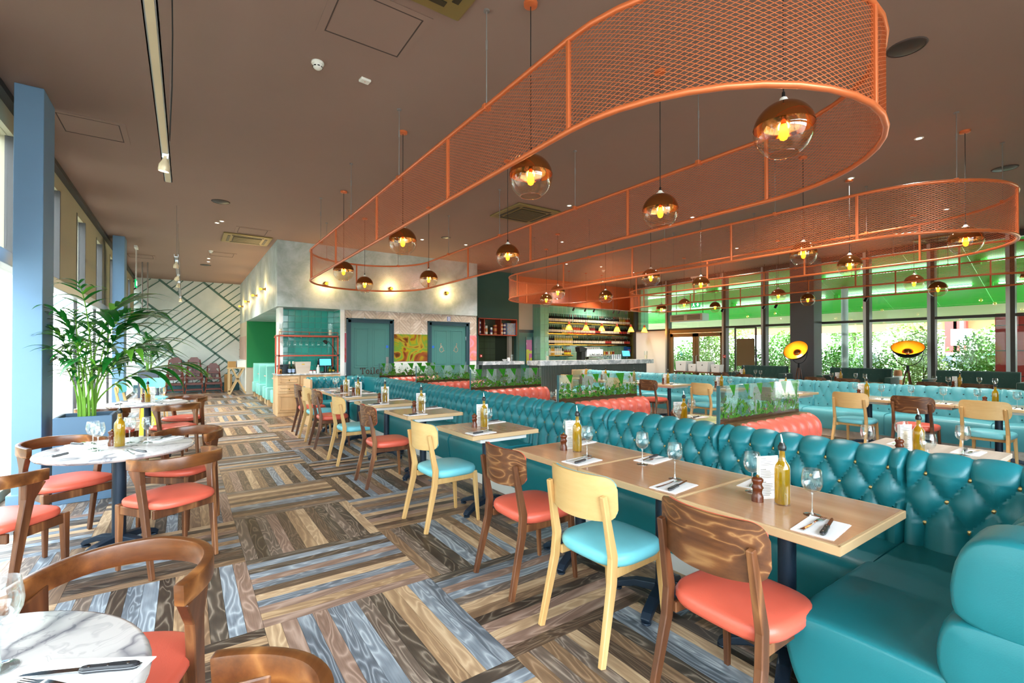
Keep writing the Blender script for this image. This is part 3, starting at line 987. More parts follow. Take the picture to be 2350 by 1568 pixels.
access_symbol(lf2, li2 * 0.42, 1.52, True)
o = MB().box(-0.045, -0.006, -0.06, 0.045, 0, 0.06).build('toilet_sign', 'sign_blue', None, loc=(x_at(1030, 11.55), 11.552, 2.33))
tag(o, 'small blue and white sign above the accessible toilet door', 'sign')
obj('pictogram', MB().box(-0.03, -0.008, -0.05, 0.03, -0.006, 0.05).mat(0).mesh('pictogram', 'white_plastic'), o)
obj('figure', MB().cyl((0, -0.008, 0.03), (0, -0.0095, 0.03), 0.008, 10).box(-0.009, -0.0095, -0.035, 0.009, -0.008, 0.018).mesh('figure', 'sign_blue'), o)
# ---------------------------------------------------------------- tufted seating
def tuft_panel(L, Hh, T, nx, rows, depth, lean=0.05, roll=0.07, res=8, vres=30, nocrease_bottom=False):
    """deep-buttoned back: local x 0..L, front towards -y, z 0..Hh. rows = button heights from the top down.
    Returns (MB, list of button points)"""
    sp = L / nx
    rows = sorted(rows, reverse=True)
    rh = (rows[0] - rows[-1]) / max(1, len(rows) - 1) if len(rows) > 1 else Hh
    # profile: up the front, round the top, down the back
    prof = []
    nf = vres
    for k in range(nf + 1):
        z = (Hh - roll) * k / nf
        prof.append((lean * (z / Hh), z, 1.0, (0, -1)))
    yb = lean * ((Hh - roll) / Hh)
    for k in range(1, 9):
        a = PI / 2 * k / 8
        prof.append((yb + roll * (1 - math.cos(a)), Hh - roll + roll * math.sin(a), 1 - 0.12 * k, (-math.cos(a) * 0 - math.cos(a), 0)))
    mb = MB()
    def h(x, z):
        a = x / sp
        top, bot = rows[0], rows[-1]
        if z >= top:
            c = abs(math.sin(PI * (a - 0.5)))
            fade = min(1, (z - top) / max(0.02, (Hh - top)))
            v = c ** 0.5 * (1 - 0.25 * fade) + 0.25 * fade
            dz, ph = z - top, 0.5
        elif z <= bot:
            ph = 0.5 if (len(rows) - 1) % 2 == 0 else 0.0
            c = abs(math.sin(PI * (a - ph)))
            fade = min(1, (bot - z) / max(0.02, bot))
            v = c ** 0.5 * (1 - 0.35 * fade) + 0.35 * fade
        else:
            b = (top - z) / rh
            p = a - 0.5 + b / 2; q = a - 0.5 - b / 2
            v = (abs(math.sin(PI * p)) * abs(math.sin(PI * q))) ** 0.42
        # end seams
        e = min(x, L - x)
        v *= min(1.0, (max(0.0, e) / 0.022)) ** 0.5 if e < 0.022 else 1.0
        return v * depth
    nX = nx * res
    vs = []
    for (py, pz, w, _n) in prof:
        for i in range(nX + 1):
            x = L * i / nX
            vs.append((x, py - h(x, pz) * w, pz + (h(x, pz) * 0.5 * (1 - w) if w < 1 else 0)))
    nP = len(prof); W = nX + 1
    fs = [(j * W + i, j * W + i + 1, (j + 1) * W + i + 1, (j + 1) * W + i) for j in range(nP - 1) for i in range(nX)]
    mb.add(vs, fs)
    # flat back, top strip, sides
    ty = prof[-1][0]
    zt = Hh + depth * 0.15
    mb.box(0.002, ty - 0.001, 0.0, L - 0.002, T, Hh - 0.004)
    side0 = [(py, pz) for (py, pz, w, _n) in prof] + [(T, Hh), (T, 0)]
    mb.prism(side0, 0.0, 0.004, 'x'); mb.prism(side0, L - 0.004, L, 'x')
    btn = []
    for ri, z in enumerate(rows):
        ph = 0.5 if ri % 2 == 0 else 0.0
        for k in range(nx + 1):
            x = (k + ph) * sp
            if 0.03 < x < L - 0.03: btn.append((x, lean * z / Hh - 0.004, z))
    return mb, btn
btn_mesh = {}
def button_mesh(m, r=0.0135):
    if (m, r) not in btn_mesh:
        btn_mesh[(m, r)] = MB().lathe([(r, 0), (r * 0.95, 0.004), (r * 0.6, 0.0075), (0.0, 0.0088)], 10).xf(Matrix.Rotation(R(90), 4, 'X')).mesh('button', m, 40)
    return btn_mesh[(m, r)]

def seat_block(L, D, z0, z1, lead=0.05, overhang=0.03):
    """upholstered bench seat: local x 0..L, front at y=0 (towards -y), depth D; front rolls over"""
    prof = [(0.02, z0), (0.0, z0 + 0.05), (-overhang * 0.6, z1 - 0.16), (-overhang, z1 - 0.09), (-overhang * 0.75, z1 - 0.045), (-overhang * 0.1, z1 - 0.012), (0.05, z1), (D * 0.5, z1 + 0.006), (D, z1)]
    mb = MB()
    n = len(prof); nL = max(4, int(L / 0.25)); vs = []
    for i in range(nL + 1):
        x = L * i / nL
        e = min(x, L - x); q = 1 - 0.5 * max(0, (0.03 - e) / 0.03)
        for (y, z) in prof:
            vs.append((x, y + (0.012 * (1 - q) * 2 if y < 0.06 else 0), z - (0.014 * (1 - q) * 2 if z > z1 - 0.1 else 0)))
    fs = [(i * n + k, (i + 1) * n + k, (i + 1) * n + k + 1, i * n + k + 1) for i in range(nL) for k in range(n - 1)]
    mb.add(vs, fs)
    endp = prof + [(D, z0)]
    mb.prism(endp, 0.0, 0.003, 'x'); mb.prism(endp, L - 0.003, L, 'x')
    mb.box(0, 0.02, z0, L, D, z0 + 0.01)
    return mb

SEAT_Z = 0.46
# long teal banquette: backs along Y facing -X.  local x -> +Y?  the local frame is turned by -90 deg: local -y -> -X, local x -> -Y
banq = thing('long_banquette', 'long teal leather banquette with deep-buttoned back and brass studs', 'banquette', (0, 0, 0))
XBK = 3.10                 # front plane of the back
PANL = 1.06
pm, pb = tuft_panel(PANL, 0.47, 0.20, 7, [0.385, 0.262, 0.14], 0.050, res=12, vres=44)
pmesh = pm.mesh('back_cushion', 'teal_leather', 50)
y_end = 9.36
npan = 8
for k in range(npan):
    yy = 0.86 + PANL * (k + 1)            # left end in the turned frame
    o = obj('back_cushion', pmesh, banq, (XBK, yy, 0.44), rz=-PI / 2)
    for (bx, by, bz) in pb:
        obj('button', button_mesh('brass_button'), o, (bx, by, bz))
pm3, pb3 = tuft_panel(0.5, 0.47, 0.20, 3, [0.385, 0.262, 0.14], 0.050, res=12, vres=44)
o = obj('back_cushion', pm3.mesh('back_cushion', 'teal_leather', 50), banq, (XBK, 0.86, 0.44), rz=-PI / 2)
for (bx, by, bz) in pb3:
    obj('button', button_mesh('brass_button'), o, (bx, by, bz))
sm = seat_block(PANL, 0.50, 0.12, SEAT_Z).mesh('seat_cushion', 'teal_leather', 50)
for k in range(npan):
    yy = 0.86 + PANL * (k + 1)
    obj('seat_cushion', sm, banq, (2.62, yy, 0), rz=-PI / 2)
obj('plinth', MB().box(2.67, 0.2, 0, 3.28, 10.2, 0.12).mesh('plinth', 'kick_white'), banq)
# near return: seat faces +Y, end towards the aisle
RX0, RX1 = 1.90, 3.10
rl = RX1 - RX0
m2, b2 = tuft_panel(rl, 0.47, 0.20, 8, [0.385, 0.262, 0.14], 0.042)
ob = obj('return_back', m2.mesh('return_back', 'teal_leather', 50), banq, (RX1 + 0.0, 0.36, 0.44), rz=PI)
for (bx, by, bz) in b2:
    obj('button', button_mesh('brass_button'), ob, (bx, by, bz))
def pad_profile(pts, x0, x1, bulge):
    """end pad: outline (y,z) extruded along x with a rounded face on the x0 side"""
    cy = sum(p[0] for p in pts) / len(pts); cz = sum(p[1] for p in pts) / len(pts)
    mb = MB(); n = len(pts); rings = [(x1, 1.0), (x0 + bulge * 0.9, 1.0), (x0 + bulge * 0.35, 0.975), (x0 + bulge * 0.08, 0.93), (x0, 0.86), (x0 - 0.002, 0.4)]
    vs = []
    for x, q in rings:
        for y, z in pts: vs.append((x, cy + (y - cy) * q, cz + (z - cz) * q))
    fs = []
    for i in range(len(rings) - 1):
        for k in range(n): fs.append((i * n + k, i * n + (k + 1) % n, (i + 1) * n + (k + 1) % n, (i + 1) * n + k))
    fs.append(tuple((len(rings) - 1) * n + k for k in range(n)))
    fs.append(tuple(range(n - 1, -1, -1)))
    return mb.add(vs, fs)
def sm_poly(pts, it=2):
    for _ in range(it):
        q = []
        for i in range(len(pts)):
            a, b = pts[i], pts[(i + 1) % len(pts)]
            q += [(a[0] * .75 + b[0] * .25, a[1] * .75 + b[1] * .25), (a[0] * .25 + b[0] * .75, a[1] * .25 + b[1] * .75)]
        pts = q
    return pts
seat_o = sm_poly([(0.30, 0.13), (0.80, 0.12), (0.87, 0.20), (0.915, 0.36), (0.90, 0.455), (0.82, 0.475), (0.5, 0.475), (0.30, 0.46)], 2)
obj('return_seat', pad_profile(seat_o, RX0 + 0.0, 2.66, 0.05).mesh('return_seat', 'teal_leather', 60), banq)
obj('return_seat_inner', MB().box(2.64, 0.3, 0.12, 3.12, 0.86, SEAT_Z + 0.005).mesh('return_seat_inner', 'teal_leather', bevel=0.02), banq)
low_o = sm_poly([(0.10, 0.42), (0.38, 0.40), (0.46, 0.46), (0.45, 0.62), (0.40, 0.66), (0.10, 0.66)], 2)
obj('end_pad', pad_profile(low_o, RX0 - 0.005, RX0 + 0.2, 0.06).mesh('end_pad', 'teal_leather', 60), banq)
up_o = sm_poly([(0.10, 0.63), (0.40, 0.63), (0.43, 0.72), (0.40, 0.88), (0.32, 0.93), (0.14, 0.92)], 2)
obj('end_pad', pad_profile(up_o, RX0 - 0.005, RX0 + 0.2, 0.06).mesh('end_pad', 'teal_leather', 60), banq)
obj('plinth', MB().box(RX0 + 0.08, 0.2, 0, 2.67, 0.80, 0.125).mesh('plinth', 'kick_white'), banq)
# far return, facing the room
fb = obj('return_back', tuft_panel(1.16, 0.47, 0.16, 8, [0.385, 0.262, 0.14], 0.042)[0].mesh('return_back', 'teal_leather', 50), banq, (1.99, 10.02, 0.44))
for (bx, by, bz) in tuft_panel(1.16, 0.47, 0.16, 8, [0.385, 0.262, 0.14], 0.042)[1]:
    obj('button', button_mesh('brass_button'), fb, (bx, by, bz))
obj('return_seat', seat_block(1.16, 0.5, 0.12, SEAT_Z).mesh('return_seat', 'teal_leather', 50), banq, (1.99, 9.53, 0))
obj('corner_pad', MB().box(3.12, 9.36, 0.12, 3.28, 10.18, 0.90).mesh('corner_pad', 'teal_leather', bevel=0.04, smooth=40), banq)
obj('end_panel', MB().box(1.95, 9.55, 0, 1.985, 10.2, 0.90).mesh('end_panel', 'oak_cabinet'), banq)
obj('back_board', MB().box(3.285, 0.10, 0, 3.31, 10.2, 0.885).mesh('back_board', 'teal_leather'), banq)

# coral booth dividers with glass screens --------------------------------
DIV_Y = [0.10, 1.92, 3.70, 5.52, 7.34, 9.16]
BX_0, BX_1 = 3.33, 4.42
bl = BX_1 - BX_0
cm, cb = tuft_panel(bl, 0.46, 0.10, 8, [0.36, 0.24, 0.12], 0.040, lean=0.05)
cmesh = cm.mesh('back_cushion', 'coral_leather', 50)
cseat = seat_block(bl, 0.46, 0.12, SEAT_Z).mesh('seat_cushion', 'coral_leather', 50)
NEXTTO = ['the near return bench', 'the white booth table', 'the two-glass booth', 'the middle booth', 'the booth facing the kitchen pass', 'the toilet doors']
for k, yd in enumerate(DIV_Y):
    if k == 0: continue
    nm = ORD[k - 1]
    t = thing('booth_bench', 'coral buttoned double booth bench, %s from the near return bench' % nm, 'bench', (BX_0, yd, 0))
    t['group'] = 'coral booth benches behind the long banquette'
    a = obj('back_cushion', cmesh, t, (0, -0.16, 0.45)); b = obj('back_cushion', cmesh, t, (bl, 0.20, 0.45), rz=PI)
    for (bx, by, bz) in cb:
        obj('button', button_mesh('coral_leather', 0.009), a, (bx, by, bz))
    obj('seat_cushion', cseat, t, (0, -0.62, 0)); obj('seat_cushion', cseat, t, (bl, 0.66, 0), rz=PI)
    obj('plinth', MB().box(0.02, -0.56, 0, bl - 0.02, 0.60, 0.12).mesh('plinth', 'kick_white'), t)
    obj('ledge', MB().box(0.0, -0.055, 0.40, bl + 0.02, 0.095, 0.925).mesh('ledge', 'oak_ledge', bevel=0.004), t)
    # printed glass screen stands in the ledge
    g = thing('glass_screen', 'clear glass screen printed with leaves on the %s coral bench' % nm, 'glass screen', (BX_0, yd, 0))
    g['group'] = 'botanical glass screens on the coral benches'
    mb = MB()
    x0, x1, y0, y1, z0, z1 = -0.17, 1.04, 0.012, 0.024, 0.926, 1.205
    uo = k * 1.37
    def q(xa, xb, za, zb): return [(uo + xa, za - z0), (uo + xb, za - z0), (uo + xb, zb - z0), (uo + xa, zb - z0)]
    mb.add([(x0, y0, z0), (x1, y0, z0), (x1, y0, z1), (x0, y0, z1)], [(0, 1, 2, 3)], [q(x0, x1, z0, z1)])
    obj('printed_face', mb.mesh('printed_face', 'botanical_glass'), g)
    obj('pane', MB().box(x0, y0 + 0.002, z0, x1, y1, z1).mesh('pane', 'clear_glass'), g)
    obj('edge_trim', MB().box(x0 - 0.008, y0 - 0.006, z0 - 0.0, x0, y1 + 0.006, z1).mesh('edge_trim', 'skirting_green'), g)

# light teal banquette on the right ------------------------------------
rb = thing('aqua_banquette', 'long pale aqua buttoned banquette facing the aisle', 'banquette', (0, 0, 0))
am, ab = tuft_panel(1.2, 0.46, 0.2, 8, [0.37, 0.21, 0.06], 0.030)
amesh = am.mesh('back_cushion', 'aqua_leather', 50)
aseat = seat_block(1.2, 0.5, 0.12, SEAT_Z).mesh('seat_cushion', 'aqua_leather', 50)
for k in range(8):
    yy = 0.35 + 1.2 * (k + 1)
    a = obj('back_cushion', amesh, rb, (9.52, yy, 0.435), rz=-PI / 2)
    obj('seat_cushion', aseat, rb, (9.05, yy, 0), rz=-PI / 2)
    for (bx, by, bz) in ab:
        obj('button', button_mesh('skirting_green', 0.011), a, (bx, by, bz))
obj('plinth', MB().box(9.10, 0.36, 0, 9.7, 9.94, 0.12).mesh('plinth', 'washed_wood'), rb)
obj('end_panel', MB().box(8.0, 0.27, 0, 9.75, 0.335, 0.93).mesh('end_panel', 'brown_wood', bevel=0.004), rb)
obj('end_panel', MB().box(9.0, 9.96, 0, 9.75, 10.0, 0.92).mesh('end_panel', 'oak_cabinet', bevel=0.004), rb)
obj('back_board', MB().box(9.725, 0.35, 0, 9.75, 9.95, 0.87).mesh('back_board', 'aqua_leather'), rb)

# green velvet sofas by the windows
gm, gb = tuft_panel(0.62, 0.60, 0.16, 4, [0.46, 0.28], 0.012, lean=0.06, roll=0.04)
gmesh = gm.mesh('back_cushion', 'velvet_green', 50)
SOFA = [(1.86, 3.12, 'by the red pillar window'), (3.88, 5.14, 'between the two tripod lamps'), (6.16, 7.42, 'beside the entrance door')]
for (ya, yb2, wh) in SOFA:
    t = thing('velvet_sofa', 'dark green velvet button-back sofa %s' % wh, 'sofa', (12.9, ya, 0)); t['group'] = 'velvet sofas along the street windows'
    for k in range(2):
        c = obj('back_cushion', gmesh, t, (0.28, 0.62 * (k + 1), 0.44), rz=-PI / 2)
        for (bx, by, bz) in gb: obj('button', button_mesh('velvet_green', 0.012), c, (bx, by, bz))
    obj('seat_cushion', seat_block(1.24, 0.5, 0.14, 0.45).mesh('seat_cushion', 'velvet_green', 50), t, (-0.2, 1.24, 0), rz=-PI / 2)
    for yy in (-0.13, 1.245):
        obj('arm', MB().box(-0.15, yy, 0.1, 0.42, yy + 0.12, 0.86).mesh('arm', 'velvet_green', bevel=0.03, smooth=40), t)
    for xx in (-0.1, 0.35):
        for yy in (0.05, 1.15): obj('leg', MB().cyl((xx, yy, 0), (xx, yy, 0.14), 0.02, 10).mesh('leg', 'black_steel'), t)

# mint booths in the alcove
bm_ = MB()
def mint_outline(w): return sm_poly([(-w / 2, 0.0), (w / 2, 0.0), (w / 2 + .01, 1.0), (w / 4, 1.06), (-w / 4, 1.06), (-w / 2 - .01, 1.0)], 2)
for k, yy in enumerate((12.75, 14.25, 15.75, 17.2)):
    t = thing('mint_booth', 'mint leather booth bench in the green alcove, %s from the waiter station' % ORD[k], 'bench', (1.74, yy, 0)); t['group'] = 'mint booth benches in the alcove'
    obj('back_cushion', MB().prism(mint_outline(0.2), 0.05, 1.35, 'x').mesh('back_cushion', 'mint_leather', 40), t)
    for s_ in (-1, 1):
        if k == 3 and s_ > 0: continue
        obj('seat_cushion', MB().box(0, min(s_ * .08, s_ * .46), 0.16, 1.35, max(s_ * .08, s_ * .46), 0.48).mesh('seat_cushion', 'mint_leather', bevel=0.035, smooth=40), t)
    obj('plinth', MB().box(0.05, -0.4, 0, 1.3, 0.4 if k < 3 else 0.1, 0.16).mesh('plinth', 'oak_cabinet'), t)
for k, yy in enumerate((13.5, 15.0, 16.48)):
    t = thing('alcove_table', 'small wall table between mint booths, %s from the waiter station' % ORD[k], 'table', (1.85, yy, 0)); t['group'] = 'tables between the mint booths'
    obj('table_top', MB().box(0, -0.22, 0.72, 1.2, 0.22, 0.75).mesh('table_top', 'washed_wood', bevel=0.005), t)
    obj('leg', MB().cyl((0.6, 0, 0.03), (0.6, 0, 0.72), 0.04, 12).mesh('leg', 'black_steel'), t)
    obj('foot', MB().box(0.4, -0.2, 0, 0.8, 0.2, 0.03).mesh('foot', 'black_steel', bevel=0.008), t)
# ---------------------------------------------------------------- chairs
def leg_loft(pts, sizes, mat, parent, up=(0, 1, 0), nm='leg'):
    return obj(nm, MB().rect(pts, sizes, up).mesh(nm, mat, bevel=0.004), parent)
def cafe_chair(frame, ply, pad, label):
    """plywood-back cafe chair, front towards +y"""
    t = thing('cafe_chair', label, 'chair')
    obj('seat', MB().pillow(superell(0.455, 0.44, 3.4, 32, 0, 0.0), 0.412, 0.494, 0.35, 5, 0.026).mesh('seat', pad, 60), t)
    def back(u, v, off):
        # u across, v up; wrapped shell with rounded corners, offset along its own normal
        hw = 0.226; x = (u * 2 - 1)
        zc, hh, rc = 0.757, 0.102, 0.055
        zz = (v * 2 - 1)
        e = max(0.0, (abs(x) * hw - (hw - rc)) / rc)
        h2 = hh - rc * (1 - math.sqrt(max(0.0, 1 - e * e)))
        z = zc + h2 * zz - 0.014 * (1 - x * x) * (1 if zz < 0 else -0.5)
        y = -0.285 + 0.085 * abs(x) ** 2.2 - 0.06 * (z - 0.757)
        sl_ = 0.085 * 2.2 * abs(x) ** 1.2 / hw * (1 if x > 0 else -1)
        nl = math.hypot(1, sl_)
        return (x * hw - sl_ / nl * off, y + off / nl, z)
    def shell(o0, o1, shrink=1.0):
        mb = MB(); nu, nv = 26, 8
        us = [0.5 - 0.5 * math.cos(PI * i / nu) for i in range(nu + 1)]
        us = [0.35 * a_ + 0.65 * (i / nu) for i, a_ in enumerate(us)]
        f = [back(0.5 + (us[i] - .5) * shrink, 0.5 + (j / nv - .5) * shrink, o1) for j in range(nv + 1) for i in range(nu + 1)]
        b = [back(0.5 + (us[i] - .5) * shrink, 0.5 + (j / nv - .5) * shrink, o0) for j in range(nv + 1) for i in range(nu + 1)]
        W = nu + 1; K = len(f); fs = []
        for j in range(nv):
            for i in range(nu):
                a = j * W + i
                fs.append((a + W, a + W + 1, a + 1, a)); fs.append((K + a, K + a + 1, K + a + W + 1, K + a + W))
        for i in range(nu):
            fs.append((i, i + 1, K + i + 1, K + i)); a = nv * W + i; fs.append((K + a, K + a + 1, a + 1, a))
        for j in range(nv):
            a = j * W; fs.append((K + a, K + a + W, a + W, a)); a = j * W + nu; fs.append((a, a + W, K + a + W, K + a))
        return mb.add(f + b, fs)
    bp = obj('back_panel', shell(-0.008, 0.006).mesh('back_panel', ply, 50), t)
    obj('back_pad', shell(0.005, 0.019, 0.985).mesh('back_pad', pad, 50), bp)
    for s_ in (-1, 1):
        leg_loft([(s_ * 0.215, -0.30, 0), (s_ * 0.200, -0.215, 0.36), (s_ * 0.197, -0.205, 0.48), (s_ * 0.190, -0.262, 0.775)], [(0.026, 0.034), (0.032, 0.046), (0.032, 0.046), (0.028, 0.028)], frame, t)
        leg_loft([(s_ * 0.195, 0.205, 0), (s_ * 0.18, 0.175, 0.43)], [(0.024, 0.024), (0.036, 0.038)], frame, t)
        leg_loft([(s_ * 0.182, -0.19, 0.388), (s_ * 0.172, 0.17, 0.388)], [(0.018, 0.046), (0.018, 0.046)], frame, t, (0, 0, 1), 'side_rail')
    leg_loft([(-0.175, 0.165, 0.388), (0.175, 0.165, 0.388)], [(0.018, 0.046)] * 2, frame, t, (0, 0, 1), 'front_rail')
    leg_loft([(-0.175, -0.13, 0.392), (0.175, -0.13, 0.392)], [(0.018, 0.036)] * 2, frame, t, (0, 0, 1), 'rear_rail')
    return t
def captain_chair(label):
    """bent-rail armchair, front towards +y"""
    t = thing('captain_chair', label, 'chair')
    seat = sm_poly([(-0.265, 0.235), (0.265, 0.235), (0.25, -0.05), (0.19, -0.225), (-0.19, -0.225), (-0.25, -0.05)], 3)
    obj('seat', MB().pillow(seat, 0.435, 0.492, 0.3, 5, 0.02).mesh('seat', 'coral_seat', 60), t)
    path = [(0.262, 0.045), (0.270, -0.02), (0.262, -0.11), (0.228, -0.19), (0.165, -0.25), (0.085, -0.282), (0, -0.292)]
    path = path + [(-x, y) for x, y in path[-2::-1]]
    pts = []
    for i in range(len(path) - 1):
        for k in range(3):
            p0 = path[max(i - 1, 0)]; p1 = path[i]; p2 = path[i + 1]; p3 = path[min(i + 2, len(path) - 1)]
            u = k / 3
            pts.append(tuple(0.5 * ((2 * p1[c]) + (-p0[c] + p2[c]) * u + (2 * p0[c] - 5 * p1[c] + 4 * p2[c] - p3[c]) * u * u + (-p0[c] + 3 * p1[c] - 3 * p2[c] + p3[c]) * u ** 3) for c in (0, 1)))
    pts.append(path[-1])
    n = len(pts); P3 = []; SZ = []
    for i, (x, y) in enumerate(pts):
        q = abs(i / (n - 1) * 2 - 1)
        P3.append((x, y, 0.722 + 0.018 * (1 - q)))
        SZ.append((0.028 + 0.010 * q, 0.068 + 0.014 * (1 - q)))
    obj('crest_rail', MB().rect(P3, SZ).mesh('crest_rail', 'brown_rail', bevel=0.007, smooth=35), t)
    for s_ in (-1, 1):
        leg_loft([(s_ * 0.228, -0.150, 0), (s_ * 0.243, -0.085, 0.44), (s_ * 0.252, -0.060, 0.60), (s_ * 0.262, -0.035, 0.70)], [(0.028, 0.034), (0.034, 0.056), (0.036, 0.062), (0.040, 0.13)], 'brown_wood', t)
        leg_loft([(s_ * 0.235, 0.205, 0), (s_ * 0.232, 0.195, 0.44)], [(0.026, 0.028), (0.042, 0.044)], 'brown_wood', t)
        leg_loft([(s_ * 0.235, 0.19, 0.405), (s_ * 0.215, -0.1, 0.405)], [(0.022, 0.055)] * 2, 'brown_wood', t, (0, 0, 1), 'side_rail')
    leg_loft([(-0.235, 0.205, 0.405), (0.235, 0.205, 0.405)], [(0.022, 0.055)] * 2, 'brown_wood', t, (0, 0, 1), 'front_rail')
    leg_loft([(-0.22, -0.14, 0.405), (0.22, -0.14, 0.405)], [(0.022, 0.055)] * 2, 'brown_wood', t, (0, 0, 1), 'rear_rail')
    for c in t.children: c.scale = (0.91, 1, 1)
    return t
_protos = {}
def put(kind, maker, loc, rz, label, group=None):
    if kind not in _protos:
        o = maker(); _protos[kind] = o
        CH(o)
        for c in CH(o): CH(c)
        o.location = loc; o.rotation_euler = (0, 0, rz); o['label'] = label
        if group: o['group'] = group
        return o
    return dup(_protos[kind], loc, rz, label, group)
def brown_chair(loc, rz, label, group): return put('brown', lambda: cafe_chair('brown_wood', 'brown_ply', 'coral_seat', label), loc, rz, label, group)
def light_chair(loc, rz, label, group): return put('light', lambda: cafe_chair('light_wood', 'light_ply', 'aqua_seat', label), loc, rz, label, group)
def arm_chair(loc, rz, label, group): return put('captain', lambda: captain_chair(label), loc, rz, label, group)

# ---------------------------------------------------------------- tables
def cross_base(mb, r, n=4):
    for k in range(n):
        a = 2 * PI * k / n
        c, s_ = math.cos(a), math.sin(a)
        mb.rect([(c * 0.03, s_ * 0.03, 0.085), (c * r * 0.55, s_ * r * 0.55, 0.075), (c * r * 0.9, s_ * r * 0.9, 0.04), (c * r, s_ * r, 0.018)], [(0.06, 0.05), (0.055, 0.04), (0.055, 0.035), (0.05, 0.03)])
        mb.lathe([(0.028, 0), (0.028, 0.012)], 10, (c * r * 0.95, s_ * r * 0.95, 0))
    return mb
def square_table():
    t = thing('oak_table', '', 'table')
    w = 0.345
    obj('table_top', MB().box(-w + 0.014, -w + 0.014, 0.718, w - 0.014, w - 0.014, 0.7505).mesh('table_top', 'oak_top'), t)
    obj('lipping', MB().box(-w, -w, 0.714, -w + 0.016, w, 0.75).box(w - 0.016, -w, 0.714, w, w, 0.75).box(-w, -w, 0.714, w, -w + 0.016, 0.75).box(-w, w - 0.016, 0.714, w, w, 0.75).mesh('lipping', 'table_lip', bevel=0.003), t)
    obj('under_frame', MB().box(-0.24, -0.30, 0.675, 0.24, 0.30, 0.714).mesh('under_frame', 'kick_white', bevel=0.006), t)
    obj('column', MB().cyl((0, 0, 0.06), (0, 0, 0.68), 0.038, 16).mesh('column', 'navy_steel', 40), t)
    obj('cross_base', cross_base(MB(), 0.29).xf(Matrix.Rotation(R(20), 4, 'Z')).mesh('cross_base', 'navy_steel', bevel=0.006), t)
    return t
def round_table():
    t = thing('marble_table', '', 'table')
    obj('table_top', MB().lathe([(0.43, 0.715), (0.455, 0.722), (0.463, 0.735), (0.458, 0.746), (0.448, 0.75)], 56).mesh('table_top', 'marble_white', 50), t)
    obj('top_plate', MB().box(-0.2, -0.2, 0.70, 0.2, 0.2, 0.715).mesh('top_plate', 'navy_steel'), t)
    obj('column', MB().cyl((0, 0, 0.06), (0, 0, 0.70), 0.042, 16).mesh('column', 'navy_steel', 40), t)
    obj('cross_base', cross_base(MB(), 0.30).xf(Matrix.Rotation(R(35), 4, 'Z')).mesh('cross_base', 'navy_steel', bevel=0.006), t)
    return t
def booth_table(top):
    t = thing('booth_table', '', 'table')
    obj('table_top', MB().box(-0.64, -0.36, 0.715, 0.64, 0.36, 0.75).mesh('table_top', top, bevel=0.006), t)
    obj('column', MB().cyl((0, 0, 0.06), (0, 0, 0.72), 0.042, 16).mesh('column', 'navy_steel', 40), t)
    obj('cross_base', cross_base(MB(), 0.28).mesh('cross_base', 'navy_steel', bevel=0.006), t)
    return t

